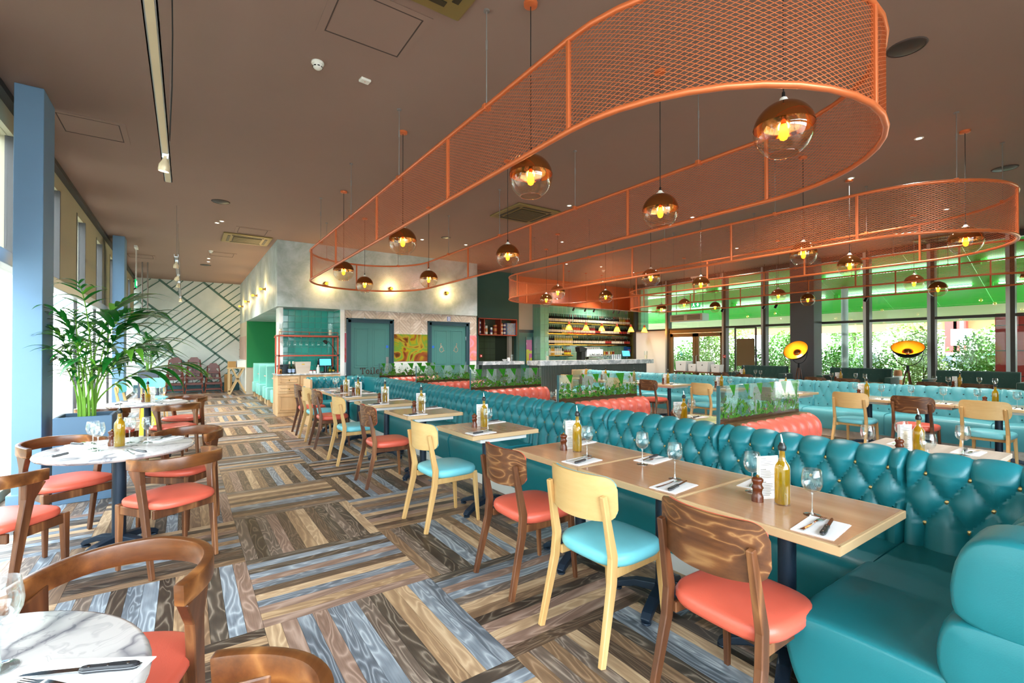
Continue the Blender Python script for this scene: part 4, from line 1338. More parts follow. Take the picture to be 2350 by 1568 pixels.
# ---------------------------------------------------------------- tableware
def wine_glass():
    t = thing('wine_glass', '', 'wine glass')
    obj('bowl', MB().lathe([(0.004, 0.098), (0.018, 0.101), (0.031, 0.112), (0.039, 0.130), (0.0415, 0.148), (0.039, 0.172), (0.0345, 0.198), (0.0335, 0.1985), (0.038, 0.172), (0.0402, 0.148), (0.0375, 0.131), (0.029, 0.114), (0.0, 0.1035)], 24, cap0=False, cap1=False).mesh('bowl', 'clear_glass', 60), t)
    obj('stem', MB().lathe([(0.009, 0.004), (0.005, 0.012), (0.0035, 0.04), (0.0035, 0.085), (0.006, 0.099)], 12).mesh('stem', 'stem_glass', 60), t)
    obj('foot', MB().lathe([(0.034, 0.0), (0.034, 0.0015), (0.02, 0.0035), (0.008, 0.008)], 24).mesh('foot', 'stem_glass', 60), t)
    return t
def oil_bottle():
    t = thing('oil_bottle', '', 'oil bottle')
    obj('glass_body', MB().lathe([(0.033, 0.0), (0.0345, 0.004), (0.0345, 0.165), (0.031, 0.182), (0.019, 0.199), (0.0145, 0.212), (0.0135, 0.25), (0.0155, 0.252), (0.0155, 0.262), (0.012, 0.263)], 20).mesh('glass_body', 'clear_glass', 50), t)
    obj('oil', MB().lathe([(0.030, 0.006), (0.0315, 0.01), (0.0315, 0.163), (0.028, 0.18), (0.016, 0.198), (0.0118, 0.212), (0.011, 0.245)], 18).mesh('oil', 'olive_oil', 50), t)
    hr = random.Random(3); hm = MB()
    for k in range(9):
        a = hr.uniform(0, 6.3); r = hr.uniform(0, 0.02); x, y = r * math.cos(a), r * math.sin(a)
        hm.tube([(x, y, 0.012), (x + hr.uniform(-.006, .006), y + hr.uniform(-.006, .006), 0.07), (x * 0.6 + hr.uniform(-.008, .008), y * 0.6, hr.uniform(0.09, 0.14))], 0.0016, 4)
        for q in range(7):
            z = hr.uniform(0.03, 0.12); b = hr.uniform(0, 6.3)
            hm.tube([(x, y, z), (x + 0.011 * math.cos(b), y + 0.011 * math.sin(b), z + 0.01)], 0.0011, 3)
    obj('herbs', hm.mesh('herbs', 'oil_herb'), t)
    cm_ = MB()
    for k in range(22):
        a = hr.uniform(0, 6.3); r = hr.uniform(0, 0.026)
        cm_.lathe([(0.0, -0.004), (0.005, 0), (0.0, 0.004)], 5, (r * math.cos(a), r * math.sin(a), hr.uniform(0.012, 0.035)))
    for k in range(8):
        cm_.lathe([(0.0, -0.004), (0.004, 0), (0.0, 0.004)], 5, (hr.uniform(-.005, .005), hr.uniform(-.005, .005), 0.205 + k * 0.005))
    obj('spices', cm_.mesh('spices', 'oil_chili'), t)
    pr = obj('pourer', MB().lathe([(0.0165, 0.25), (0.0175, 0.256), (0.0175, 0.268), (0.013, 0.275), (0.010, 0.285)], 14).mesh('pourer', 'black_plastic', 40), t)
    obj('spout', MB().tube([(0, 0, 0.283), (0, 0.001, 0.30), (0.002, 0.006, 0.322)], [0.0055, 0.0042, 0.0028], 8).mesh('spout', 'chrome', 50), pr)
    return t
def pepper_mill():
    t = thing('pepper_mill', '', 'pepper mill')
    obj('body', MB().lathe([(0.026, 0), (0.026, 0.022), (0.023, 0.03), (0.019, 0.042), (0.021, 0.055), (0.0265, 0.066), (0.021, 0.076), (0.019, 0.084), (0.025, 0.095), (0.026, 0.104), (0.018, 0.113)], 20).mesh('body', 'mill_wood', 50), t)
    obj('knob', MB().lathe([(0.005, 0.112), (0.007, 0.117), (0.007, 0.122), (0.0, 0.126)], 12).mesh('knob', 'brass', 50), t)
    return t
def menu_card():
    t = thing('menu_card', '', 'menu')
    obj('sheet', MB().box(-0.052, -0.0012, 0.0, 0.052, 0.0012, 0.205).box(-0.054, -0.011, 0, -0.052, 0.011, 0.205).mesh('sheet', 'paper'), t)
    mb = MB(); hr = random.Random(8)
    for k in range(24):
        if k in (5, 6, 13, 14): continue
        w = 0.03 if k in (0, 7, 15) else hr.uniform(0.05, 0.085)
        z = 0.192 - k * 0.0076
        for s_ in (-1, 1):
            x0 = -0.043
            mb.box(x0, s_ * 0.0016 - 0.0002, z, x0 + w, s_ * 0.0016 + 0.0002, z + (0.0035 if k in (0, 7, 15) else 0.0022))
    obj('print', mb.mesh('print', 'menu_print'), t)
    return t
def napkin():
    o = MB().box(-0.074, -0.115, 0, 0.074, 0.115, 0.0022).box(-0.072, -0.112, 0.0022, 0.069, 0.113, 0.0042).mesh('napkin', 'paper')
    t = obj('napkin', o); return tag(t, '', 'napkin')
def knife():
    t = thing('steak_knife', '', 'knife')
    b = [(-0.004, 0.01), (0.009, 0.01), (0.009, 0.09), (0.004, 0.118), (-0.002, 0.125), (-0.004, 0.10)]
    obj('blade', MB().prism(b, 0.006, 0.0074).mesh('blade', 'chrome'), t)
    h = sm_poly([(-0.009, -0.105), (0.010, -0.108), (0.012, -0.06), (0.009, -0.03), (0.011, 0.008), (-0.009, 0.012), (-0.008, -0.04), (-0.0105, -0.08)], 1)
    hd = obj('handle', MB().prism(h, 0.0, 0.013).mesh('handle', 'knife_handle', bevel=0.003), t)
    obj('rivet', MB().cyl((0, -0.085, 0.0125), (0, -0.085, 0.0136), 0.003, 8).cyl((0, -0.045, 0.0125), (0, -0.045, 0.0136), 0.003, 8).cyl((0, -0.008, 0.0125), (0, -0.008, 0.0136), 0.003, 8).mesh('rivet', 'chrome'), hd)
    obj('tang', MB().prism(h, 0.0058, 0.0072).xf(Matrix.Scale(1.03, 4)).mesh('tang', 'brushed_steel'), hd)
    return t
def fork():
    t = thing('dinner_fork', '', 'fork')
    obj('handle', MB().rect([(0, -0.105, 0.003), (0, -0.06, 0.003), (0, 0.0, 0.006), (0, 0.035, 0.011), (0, 0.055, 0.008)], [(0.016, 0.003), (0.012, 0.003), (0.006, 0.004), (0.009, 0.003), (0.022, 0.0025)]).mesh('handle', 'chrome', 40), t)
    for k in range(4):
        x = -0.0085 + k * 0.00567
        obj('tine', MB().rect([(x, 0.052, 0.0078), (x, 0.075, 0.006), (x, 0.105, 0.009)], [(0.0038, 0.0025), (0.0036, 0.0024), (0.0018, 0.0018)]).mesh('tine', 'chrome', 40), t)
    return t
MK = {'wine_glass': wine_glass, 'oil_bottle': oil_bottle, 'pepper_mill': pepper_mill, 'menu_card': menu_card, 'napkin': napkin, 'steak_knife': knife, 'dinner_fork': fork,
      'oak_table': square_table, 'marble_table': round_table}
TXT = {'wine_glass': 'empty clear wine glass on %s', 'oil_bottle': 'golden herb oil bottle on %s', 'pepper_mill': 'dark turned wood pepper mill on %s',
       'menu_card': 'tall white menu card on %s', 'napkin': 'folded white paper napkin on %s', 'steak_knife': 'black handled steak knife on %s', 'dinner_fork': 'steel dinner fork on %s'}
def ware(kind, cx, cy, a, dx_, dy_, z, rz, desc, side=''):
    x = cx + dx_ * math.cos(a) - dy_ * math.sin(a); y = cy + dx_ * math.sin(a) + dy_ * math.cos(a)
    return put(kind, MK[kind], (x, y, z), a + rz, TXT[kind] % desc + (', ' + side if side else ''), '%s on %s' % ({'wine_glass': 'wine glasses', 'steak_knife': 'steak knives', 'menu_card': 'menus'}.get(kind, kind.replace('_', ' ') + 's'), desc))
TZ = 0.7505
def place_setting(cx, cy, a, dx_, dy_, rz, desc, fork_=True, side=''):
    ware('napkin', cx, cy, a, dx_, dy_, TZ, rz, desc, side)
    c, s_ = math.cos(rz), math.sin(rz)
    def loc(u, v): return dx_ + c * u - s_ * v, dy_ + s_ * u + c * v
    k = loc(0.020, 0.0)
    ware('steak_knife', cx, cy, a, k[0], k[1], TZ + 0.0044, rz + 0.12, desc, side)
    if fork_:
        f = loc(-0.026, 0.0); ware('dinner_fork', cx, cy, a, f[0], f[1], TZ + 0.0044, rz - 0.10, desc, side)

def cruet(cx, cy, a, dx_, dy_, desc, menu=True, mill=True):
    ware('oil_bottle', cx, cy, a, dx_, dy_, TZ, 0.3, desc)
    if mill: ware('pepper_mill', cx, cy, a, dx_ - 0.05, dy_ + 0.088, TZ, 0, desc)
    if menu: ware('menu_card', cx, cy, a, dx_ + 0.03, dy_ + 0.078, TZ, R(-24) - a, desc)

# oak tables along the long banquette
TBX = 2.285
TBY = [1.065, 1.757, 2.449, 3.71, 5.12, 6.34, 7.58, 8.272, 8.964]
G_T = 'oak tables along the long teal banquette'
for k, y in enumerate(TBY):
    desc = 'the %s oak table from the near return bench' % ORD[k]
    put('oak_table', MK['oak_table'], (TBX, y, 0), 0, 'square oak table at the long teal banquette, %s from the near return bench' % ORD[k], G_T)
    full = k < 6
    place_setting(TBX, y, 0, -0.19, -0.22, R(-84), desc, full, 'chair side')
    place_setting(TBX, y, 0, 0.215, 0.235, R(97), desc, full, 'bench side')
    ware('wine_glass', TBX, y, 0, -0.065, -0.135, TZ, 0, desc, 'chair side')
    if k < 3 or k > 5: ware('wine_glass', TBX, y, 0, 0.055, 0.19, TZ, 0, desc, 'bench side')
    if k in (0, 2, 3, 4, 5, 6, 7): cruet(TBX, y, 0, -0.02, 0.01, desc)
    ch = brown_chair if k % 2 == 0 else light_chair
    ch((1.865, y - 0.01 + (0.02 if k % 3 else -0.01), 0), -PI / 2 + (0.03 if k % 2 else -0.03),
       ('brown plywood chair with coral seat' if k % 2 == 0 else 'pale beech chair with aqua seat') + ' at the %s oak table from the near return bench' % ORD[k],
       'cafe chairs along the long banquette')

# marble tables by the windows
RT = [(-0.525, 1.385, 'nearest the rear glass wall', 'the marble table by the rear glass wall'), (-0.40, 4.50, 'in front of the large palm planter', 'the marble table before the palm planter'), (-0.43, 8.15, 'behind the large palm planter', 'the marble table behind the palm planter')]
chair_pos = {0: [(-0.205, 1.885, 152), (-0.045, 1.075, 55)],
             1: [(-0.075, 4.0, 32), (-0.91, 4.0, -32), (-0.74, 4.90, 212), (-0.02, 4.92, 140)],
             2: [(-0.12, 7.62, 30), (-0.02, 8.55, 140), (-0.80, 7.6, -32)]}
for k, (x, y, wh, desc) in enumerate(RT):
    put('marble_table', MK['marble_table'], (x, y, 0), 0.2 * k, 'round white marble table on a navy pedestal %s' % wh, 'round marble tables by the windows')
    for q, (px_, py_, a) in enumerate(chair_pos[k]):
        side = 'aisle side' if px_ > x else 'window side'
        endw = 'far half' if py_ > y else 'near half'
        short = ['the marble table by the rear glass wall', 'the marble table before the palm planter', 'the marble table behind the palm planter'][k]
        arm_chair((px_, py_, 0), R(a), 'bent walnut armchair at %s, %s %s' % (short, side, endw), 'bent-rail armchairs at the marble tables')
def xy2t(k, x, y): return x - RT[k][0], y - RT[k][1]
# near marble table: one setting towards the aisle
place_setting(RT[0][0], RT[0][1], 0, 0.335, -0.02, R(58), RT[0][3], True, 'aisle side')
place_setting(RT[0][0], RT[0][1], 0, -0.20, 0.25, R(-30), RT[0][3], True, 'window side')
ware('wine_glass', RT[0][0], RT[0][1], 0, 0.185, 0.13, TZ, 0, RT[0][3])
for k in (1, 2):
    x, y, _w, desc = RT[k]
    for (u, v, rz) in ((0.26, 0.20, 140), (0.10, -0.30, 25), (-0.28, -0.12, -40), (-0.22, 0.24, 215)):
        place_setting(x, y, 0, u, v, R(rz), desc, k == 1, ('aisle' if u > 0 else 'window') + (' side, far half' if v > 0 else ' side, near half'))
    for (u, v) in ((0.16, 0.09), (0.045, 0.16), (-0.15, 0.02), (-0.11, -0.09) if k == 1 else (0.06, -0.08)):
        ware('wine_glass', x, y, 0, u, v, TZ, 0, desc)
    cruet(x, y, 0, 0.0, 0.0, desc, menu=(k == 2))

# booth tables between the coral benches
BTY = [1.06, 2.82, 4.62, 6.43, 8.25]
_protos['booth_white'] = None
for k, y in enumerate(BTY):
    desc = ('the pale booth table' if k == 0 else 'the oak booth table') + ' %s from the near return bench' % ORD[k]
    kind = 'booth_white' if k == 0 else 'booth_oak'
    if _protos.get(kind) is None:
        _protos.pop(kind, None)
    put(kind, (lambda: booth_table('washed_wood')) if k == 0 else (lambda: booth_table('oak_top')), (4.06, y, 0), 0,
        ('pale washed wood' if k == 0 else 'oak') + ' booth table between coral benches, %s from the near return bench' % ORD[k], 'booth tables between the coral benches')
    cruet(4.06, y, 0, -0.05 if k == 0 else -0.1, -0.03, desc)
    gl = ((0.23, 0.14), (0.28, -0.18), (-0.22, 0.2), (-0.30, -0.14)) if k == 0 else ((0.30, 0.16), (0.3, -0.2), (-0.30, -0.1))
    for (u, v) in gl: ware('wine_glass', 4.06, y, 0, u, v, TZ, 0, desc)
    for (u, v) in ((0.42, 0.18), (0.42, -0.18), (-0.42, 0.18)):
        place_setting(4.06, y, 0, u, v, R(90 if v < 0 else -90), desc, k < 2)

# oak tables along the aqua banquette
RTY = [1.39, 2.082, 2.774, 3.95, 5.14, 6.37, 7.3, 8.2, 8.892]
for k, y in enumerate(RTY):
    desc = 'the %s oak table from the walnut end panel' % ORD[k]
    put('oak_table', MK['oak_table'], (8.53, y, 0), 0, 'square oak table at the aqua banquette, %s from its walnut end panel' % ORD[k], 'oak tables along the aqua banquette')
    if k != 2 or True:
        cruet(8.53, y, 0, 0.0, 0.03, desc, menu=(k != 0)) if k != 1 else None
    ware('wine_glass', 8.53, y, 0, -0.05, -0.17, TZ, 0, desc, 'chair side')
    ware('wine_glass', 8.53, y, 0, 0.08, 0.21, TZ, 0, desc, 'bench side')
    place_setting(8.53, y, 0, -0.2, -0.21, R(-86), desc, k < 3, 'chair side')
    place_setting(8.53, y, 0, 0.21, 0.2, R(95), desc, False, 'bench side')
    ch = light_chair if k in (0, 2, 4, 6, 8) else brown_chair
    ch((8.05, y, 0), -PI / 2 + (0.02 if k % 2 else -0.04),
       ('pale beech chair with aqua seat' if ch is light_chair else 'brown plywood chair with coral seat') + ' at the %s oak table from the walnut end panel' % ORD[k],
       'cafe chairs along the aqua banquette')

# tables and chairs before the velvet sofas
for k, (ya, yb2, wh) in enumerate(SOFA):
    yc = (ya + yb2) / 2
    desc = 'the sofa table %s' % wh
    kind = 'booth_oak'
    t = put(kind, None, (12.35, yc, 0), PI / 2, 'long oak table before the velvet sofa %s' % wh, 'oak tables before the velvet sofas')
    cruet(12.35, yc, 0, 0.0, 0.05, desc)
    for (u, v) in ((0.1, 0.45), (-0.1, 0.2), (0.12, -0.2), (-0.1, -0.45)): ware('wine_glass', 12.35, yc, 0, u, v, TZ, 0, desc)
    for v in (-0.32, 0.32):
        brown_chair((11.92, yc + v, 0), -PI / 2, 'brown chair facing the velvet sofa %s, %s' % (wh, 'bar end' if v > 0 else 'rear wall end'), 'brown chairs facing the velvet sofa %s' % wh)
# ---------------------------------------------------------------- pendant globes
def pendant():
    t = thing('globe_pendant', '', 'pendant lamp')
    zc = 2.69; D = 0.155
    obj('canopy', MB().lathe([(0.03, CEIL - 0.028), (0.048, CEIL - 0.022), (0.05, CEIL - 0.006), (0.05, CEIL)], 20, (0, 0, -zc)).mesh('canopy', 'copper_paint', 40), t)
    obj('cord', MB().cyl((0, 0, 0.19), (0, 0, CEIL - zc - 0.02), 0.0035, 6).mesh('cord', 'cord'), t)
    cp = obj('lamp_holder', MB().lathe([(0.034, 0.148), (0.034, 0.158), (0.022, 0.164), (0.018, 0.178), (0.008, 0.184), (0.007, 0.205), (0.003, 0.212)], 16).mesh('lamp_holder', 'white_plastic', 40), t)
    obj('cord_grip', MB().lathe([(0.009, 0.184), (0.008, 0.21), (0.003, 0.216)], 10).mesh('cord_grip', 'black_plastic', 40), cp)
    top = [(D * math.cos(R(a)), D * math.sin(R(a))) for a in range(6, 79, 6)]
    obj('copper_dome', MB().lathe(top, 32, cap0=False, cap1=False).mesh('copper_dome', 'copper_mirror', 60), t)
    low = [(D * math.cos(R(a)), D * math.sin(R(a))) for a in range(-62, 7, 6)]
    obj('glass_bowl', MB().lathe(low, 32, cap0=False, cap1=False).mesh('glass_bowl', 'globe_glass', 60), t)
    obj('bottom_rim', MB().tube([(D * math.cos(R(-62)) * math.cos(a), D * math.cos(R(-62)) * math.sin(a), D * math.sin(R(-62))) for a in [2 * PI * k / 28 for k in range(28)]], 0.0022, 6, closed=True).mesh('bottom_rim', 'amber_glass', 60), t)
    obj('bulb', MB().lathe([(0.0, -0.062), (0.018, -0.052), (0.026, -0.03), (0.024, -0.005), (0.014, 0.022), (0.013, 0.035)], 16, cap1=False).mesh('bulb', 'bulb_warm', 60), t)
    fl_ = MB()
    for k in range(6):
        a = 2 * PI * k / 6
        fl_.tube([(0.011 * math.cos(a), 0.011 * math.sin(a), -0.038), (0.006 * math.cos(a), 0.006 * math.sin(a), -0.002)], 0.0028, 5)
    obj('filament', fl_.mesh('filament', 'bulb_glow'), t)
    obj('socket', MB().cyl((0, 0, 0.03), (0, 0, 0.15), 0.014, 12).mesh('socket', 'brass', 40), t)
    return t
PEND = []
base_p = [(2.73, 1.28)] + [(x, y) for y in (2.65, 5.04, 7.46) for x in (2.0, 3.43)] + [(2.73, 8.75)]
offs = [(0, 0), (4.45, 0.14), (8.9, 0.2)]
LOOPN = ['over the long teal banquette', 'over the aisle before the aqua banquette', 'in front of the street windows']
lamp_d = bpy.data.lights.new('pendant_light', 'POINT')
lamp_d.energy = 7.0; lamp_d.color = (1.0, 0.62, 0.26); lamp_d.shadow_soft_size = 0.03
for li_, (ox, oy) in enumerate(offs):
    for k, (x, y) in enumerate(base_p):
        row = 'at the near end' if k == 0 else ('at the far end' if k == 7 else (('left' if False else 'window') if (k % 2 == 1) else 'street'))
        if k == 0: lab = 'alone in the rounded end by the rear glass wall'
        elif k == 7: lab = 'alone in the rounded end by the toilets and bar'
        else: lab = '%s pair from the rear glass wall, %s side' % (ORD[(k - 1) // 2], 'palm' if k % 2 else 'street')
        o = put('pendant', pendant, (x + ox, y + oy, 2.69), rng.uniform(0, 6), 'copper topped glass globe pendant %s, %s' % (['of the teal banquette loop', 'of the middle mesh loop', 'of the street side loop'][li_], lab.replace('alone in the rounded end by the rear glass wall', 'rear rounded end').replace('alone in the rounded end by the toilets and bar', 'bar rounded end').replace(' from the rear glass wall', ' from rear')), 'globe pendants')
        PEND.append(o)
        lo = bpy.data.objects.new('pendant_light', lamp_d); COL.objects.link(lo); lo.parent = o; lo.location = (0, 0, -0.02)

# ---------------------------------------------------------------- expanded-metal loops
LR, LS = 1.09, 6.62
def stad(s):
    """perimeter parameter (m) -> (x, y) of a stadium centred on 0; starts on the left side at its near tangent, going +y"""
    P = 2 * LS + 2 * PI * LR
    s %= P
    if s < LS: return (-LR, -LS / 2 + s)
    s -= LS
    if s < PI * LR:
        a = PI - s / LR; return (LR * math.cos(a), LS / 2 + LR * math.sin(a))
    s -= PI * LR
    if s < LS: return (LR, LS / 2 - s)
    s -= LS
    a = -s / LR; return (LR * math.cos(a), -LS / 2 + LR * math.sin(a))
PER = 2 * LS + 2 * PI * LR
Z0L, Z1L = 2.70, 3.22
def mesh_loop():
    t = thing('mesh_loop', '', 'ceiling feature')
    ring = [stad(PER * k / 120) for k in range(120)]
    for z in (Z0L, Z1L):
        obj('rail', MB().tube([(x, y, z) for x, y in ring], 0.017, 10, closed=True).mesh('rail', 'copper_paint', 60), t)
    posts = [0.0, 1.49, 3.25, 5.02, LS, LS + PI * LR / 2, LS + PI * LR, LS + PI * LR + 1.6, LS + PI * LR + 3.37, LS + PI * LR + 5.13, 2 * LS + PI * LR, 2 * LS + 1.5 * PI * LR]
    pmx = MB().box(-0.013, -0.013, Z0L, 0.013, 0.013, Z1L).mesh('post', 'copper_paint', bevel=0.004)
    for s_ in posts:
        x, y = stad(s_); x2, y2 = stad(s_ + 0.01)
        obj('post', pmx, t, (x, y, 0), rz=math.atan2(y2 - y, x2 - x))
    px_, pz_ = 0.050, 0.0225
    for k, s0 in enumerate(posts):
        s1 = posts[k + 1] if k + 1 < len(posts) else PER
        n = max(2, int(round((s1 - s0) / (px_ / 2) / 2)) * 2)
        ds = (s1 - s0) / n
        m = int((Z1L - Z0L - 0.03) / (pz_ / 2)); dz = (Z1L - Z0L - 0.03) / m
        mb = MB(); vs = []; fs = []
        def node(i, j):
            x, y = stad(s0 + i * ds); return Vector((x, y, Z0L + 0.015 + j * dz))
        def nrm(i):
            x, y = stad(s0 + i * ds + 0.005); x2, y2 = stad(s0 + i * ds - 0.005); d = Vector((x - x2, y - y2, 0)).normalized(); return Vector((d.y, -d.x, 0))
        nodes = {}
        w = 0.0015
        for i in range(n + 1):
            nn = nrm(i)
            for j in range(m + 1):
                if (i + j) % 2: continue
                p = node(i, j); b = len(vs)
                vs += [p + Vector((0, 0, w)) - nn * 0.001, p + Vector((0, 0, -w)) - nn * 0.001, p + nn * 0.0018]
                nodes[(i, j)] = b
        for (i, j), b in nodes.items():
            for dj in (-1, 1):
                c = nodes.get((i + 1, j + dj))
                if c is None: continue
                fs += [(b, c, c + 1, b + 1), (b + 1, c + 1, c + 2, b + 2), (b + 2, c + 2, c, b)]
        mo = obj('mesh_panel', mb.add(vs, fs).mesh('mesh_panel', 'copper_paint'), t)
        mo['kind'] = 'stuff'
    for s_ in (0.9, 2.6, 4.3, 6.0, LS + PI * LR * 0.3, LS + PI * LR * 0.75, LS + PI * LR + 0.9, LS + PI * LR + 2.6, LS + PI * LR + 4.3, LS + PI * LR + 6.0, 2 * LS + PI * LR * 1.3, 2 * LS + PI * LR * 1.75):
        x, y = stad(s_)
        h_ = obj('hanger_rod', MB().cyl((x * 0.99, y, Z1L), (x * 0.99, y, CEIL - 0.01), 0.0045, 6).cyl((x * 0.99, y, Z1L + 0.42), (x * 0.99, y, Z1L + 0.49), 0.008, 8).mesh('hanger_rod', 'grey_rod'), t)
        obj('ceiling_rose', MB().cyl((x * 0.99, y, CEIL - 0.012), (x * 0.99, y, CEIL), 0.022, 14).mesh('ceiling_rose', 'grey_rod'), h_)
        obj('clip', MB().box(x * 0.99 - 0.03, y - 0.02, Z1L - 0.02, x * 0.99 + 0.03, y + 0.02, Z1L + 0.022).mesh('clip', 'copper_paint', bevel=0.004), h_)
    return t
for li_, (ox, oy) in enumerate(offs):
    put('loop', mesh_loop, (2.86 + ox, 5.30 + oy, 0), 0, 'oval loop of copper expanded metal mesh hung %s' % LOOPN[li_], 'hung copper mesh loops')

# ---------------------------------------------------------------- ceiling fittings
def hatch(x0, y0, x1, y1, wh):
    t = thing('ceiling_hatch', 'brown flush access hatch in the ceiling %s' % wh, 'hatch', ((x0 + x1) / 2, (y0 + y1) / 2, CEIL))
    a, b = (x1 - x0) / 2, (y1 - y0) / 2
    def fr_(a, b, w, d=0.006): return MB().box(-a, -b, -d, a, -b + w, 0).box(-a, b - w, -d, a, b, 0).box(-a, -b + w, -d, -a + w, b - w, 0).box(a - w, -b + w, -d, a, b - w, 0)
    obj('frame', fr_(a, b, 0.055).mesh('frame', 'ceiling_paint'), t)
    obj('shadow_gap', fr_(a - 0.053, b - 0.053, 0.009).xf(Matrix.Translation((0, 0, -0.0012))).mesh('shadow_gap', 'ceiling_line'), t)
    obj('panel', MB().box(-a + 0.062, -b + 0.062, -0.004, a - 0.062, b - 0.062, 0).mesh('panel', 'ceiling_paint'), t)
def zc_at(px, py, z=CEIL):
    v = (805.0 - py) / F_PX; Z = (z - H) / v; u = uof(px)
    return Z * (S_ + C_ * u), Z * (C_ - S_ * u)
def hatch_px(cx, cy, w, d, wh):
    x, y = zc_at(cx, cy); hatch(x - w / 2, y - d / 2, x + w / 2, y + d / 2, wh)
hatch(0.81, 3.19, 1.50, 3.83, 'beside the smoke detector over the aisle')
hatch_px(208, 292, 0.62, 0.62, 'beside the blue column with the palm')
hatch_px(322, 588, 0.62, 0.62, 'by the exit sign over the window side')
hatch_px(508, 584, 0.62, 0.62, 'beside the far smoke detector')
hatch_px(578, 531, 0.62, 0.62, 'behind the ceiling cassette near the plaster block')
def cassette(x, y, rz, wh):
    t = thing('air_cassette', 'bronze ceiling air conditioning cassette %s' % wh, 'air conditioner', (x, y, CEIL), rz)
    w = 0.46
    obj('fascia', MB().box(-w, -w, -0.03, w, w, -0.002).mesh('fascia', 'ac_bronze', bevel=0.012), t)
    obj('grille', MB().box(-0.27, -0.27, -0.042, 0.27, 0.27, -0.03).mesh('grille', 'ac_dark', bevel=0.004), t)
    for k in range(4):
        a = PI / 2 * k
        obj('louvre', MB().box(-0.30, 0.325, -0.036, 0.30, 0.375, -0.03).xf(Matrix.Rotation(a, 4, 'Z')).mesh('louvre', 'ac_dark'), t)
    for k in range(9):
        obj('grille_bar', MB().box(-0.26, -0.25 + k * 0.0625, -0.046, 0.26, -0.244 + k * 0.0625, -0.042).mesh('grille_bar', 'ac_bronze'), t)
cassette(*zc_at(565, 548), 0, 'beside the plaster block')
cassette(*zc_at(1205, 489), 0, 'above the long teal banquette loop')
cassette(1.19, 2.62, 0, 'over the near marble tables')
cassette(*zc_at(2170, 548), 0, 'above the aqua banquette')
def speaker(px, py, wh, r=0.13):
    x, y = zc_at(px, py)
    t = thing('ceiling_speaker', 'round black ceiling speaker %s' % wh, 'speaker', (x, y, CEIL))
    obj('grille', MB().lathe([(0.0, -0.016), (r * 0.6, -0.014), (r * 0.92, -0.008), (r * 0.95, 0)], 28).mesh('grille', 'black_plastic', 40), t)
    obj('rim', MB().lathe([(r * 0.93, -0.01), (r, -0.008), (r * 1.04, 0)], 28, cap0=False).mesh('rim', 'ceiling_line', 40), t)
speaker(2085, 105, 'beside the rounded end of the near mesh loop'); speaker(2309, 385, 'above the middle mesh loop end'); speaker(505, 462, 'in front of the far cassette'); speaker(471, 608, 'before the battened wall'); speaker(1023, 545, 'behind the near mesh loop', 0.10)
def detector(px, py, wh):
    x, y = zc_at(px, py)
    t = thing('smoke_detector', 'white round smoke detector %s' % wh, 'smoke detector', (x, y, CEIL))
    obj('base', MB().lathe([(0.05, 0), (0.052, -0.012), (0.047, -0.02)][::-1], 24).mesh('base', 'white_plastic', 40), t)
    obj('head', MB().lathe([(0.0, -0.062), (0.022, -0.060), (0.036, -0.048), (0.041, -0.036), (0.043, -0.02)], 24).mesh('head', 'white_plastic', 40), t)
    for k in range(8):
        a = 2 * PI * k / 8
        obj('vent', MB().cbox((0.0385 * math.cos(a), 0.0385 * math.sin(a), -0.043), (0.004, 0.018, 0.008), Matrix.Rotation(a, 3, 'Z')).mesh('vent', 'black_plastic'), t)
detector(727, 140, 'beside the aisle hatch'); detector(483, 575, 'near the battened wall'); detector(1385, 620, 'in front of the bar')
x, y = zc_at(836, 180)
t = thing('ceiling_sensor', 'small white square sensor on the ceiling above the aisle', 'sensor', (x, y, CEIL), 0.1)
obj('housing', MB().box(-0.045, -0.035, -0.022, 0.045, 0.035, 0).mesh('housing', 'white_plastic', bevel=0.004), t)
obj('lens', MB().lathe([(0.0, -0.025), (0.005, -0.022)], 10).mesh('lens', 'sign_red'), t)
DLs = [(2112, 316, 'right of the near mesh loop'), (1955, 408, 'at the middle mesh loop'), (497, 511, 'before the far cassette'), (478, 593, 'by the far smoke detector'), (1590, 498, 'behind the near mesh loop'), (1380, 612, 'before the bar'), (1290, 555, 'between the mesh loops')]
dl_d = bpy.data.lights.new('downlight_beam', 'SPOT'); dl_d.energy = 165; dl_d.color = (1.0, 0.95, 0.88); dl_d.spot_size = R(110); dl_d.spot_blend = 0.7; dl_d.shadow_soft_size = 0.05
DL_FILL = [(5.35, 2.7, 'added as fill over the booth aisle, rear end'), (5.35, 6.0, 'added as fill over the booth aisle, middle'), (5.35, 9.6, 'added as fill over the booth aisle by the toilets'), (10.9, 2.4, 'added as fill behind the aqua banquette, rear end'), (10.9, 6.2, 'added as fill behind the aqua banquette, middle'), (8.9, 10.1, 'added as fill in front of the bar counter'), (11.6, 10.0, 'added as fill in front of the bar by the entrance'), (12.2, 11.9, 'added as fill between the bar counter and the bottle shelves'), (4.3, 9.7, 'added as fill in front of the first toilet door'), (6.9, 10.2, 'added as fill in front of the kitchen pass'), (0.55, 10.5, 'added as fill over the aisle beside the waiter station'), (0.5, 15.5, 'added as fill over the aisle beside the mint booths')]  # invented extra downlights, added to brighten the dark back of the room
for (px, py, wh) in [(None, q, q[2]) for q in DL_FILL] + DLs:
    x, y = zc_at(px, py) if px else py[:2]
    t = thing('downlight', 'small round recessed downlight %s' % wh, 'downlight', (x, y, CEIL))
    obj('bezel', MB().lathe([(0.028, -0.004), (0.042, -0.006), (0.045, 0)], 20, cap0=False).mesh('bezel', 'white_plastic', 40), t)
    obj('lamp', MB().lathe([(0.0, -0.003), (0.028, -0.003)], 20).mesh('lamp', 'downlight_glow'), t)
    lo = bpy.data.objects.new('downlight_beam', dl_d); COL.objects.link(lo); lo.parent = t; lo.location = (0, 0, -0.03)

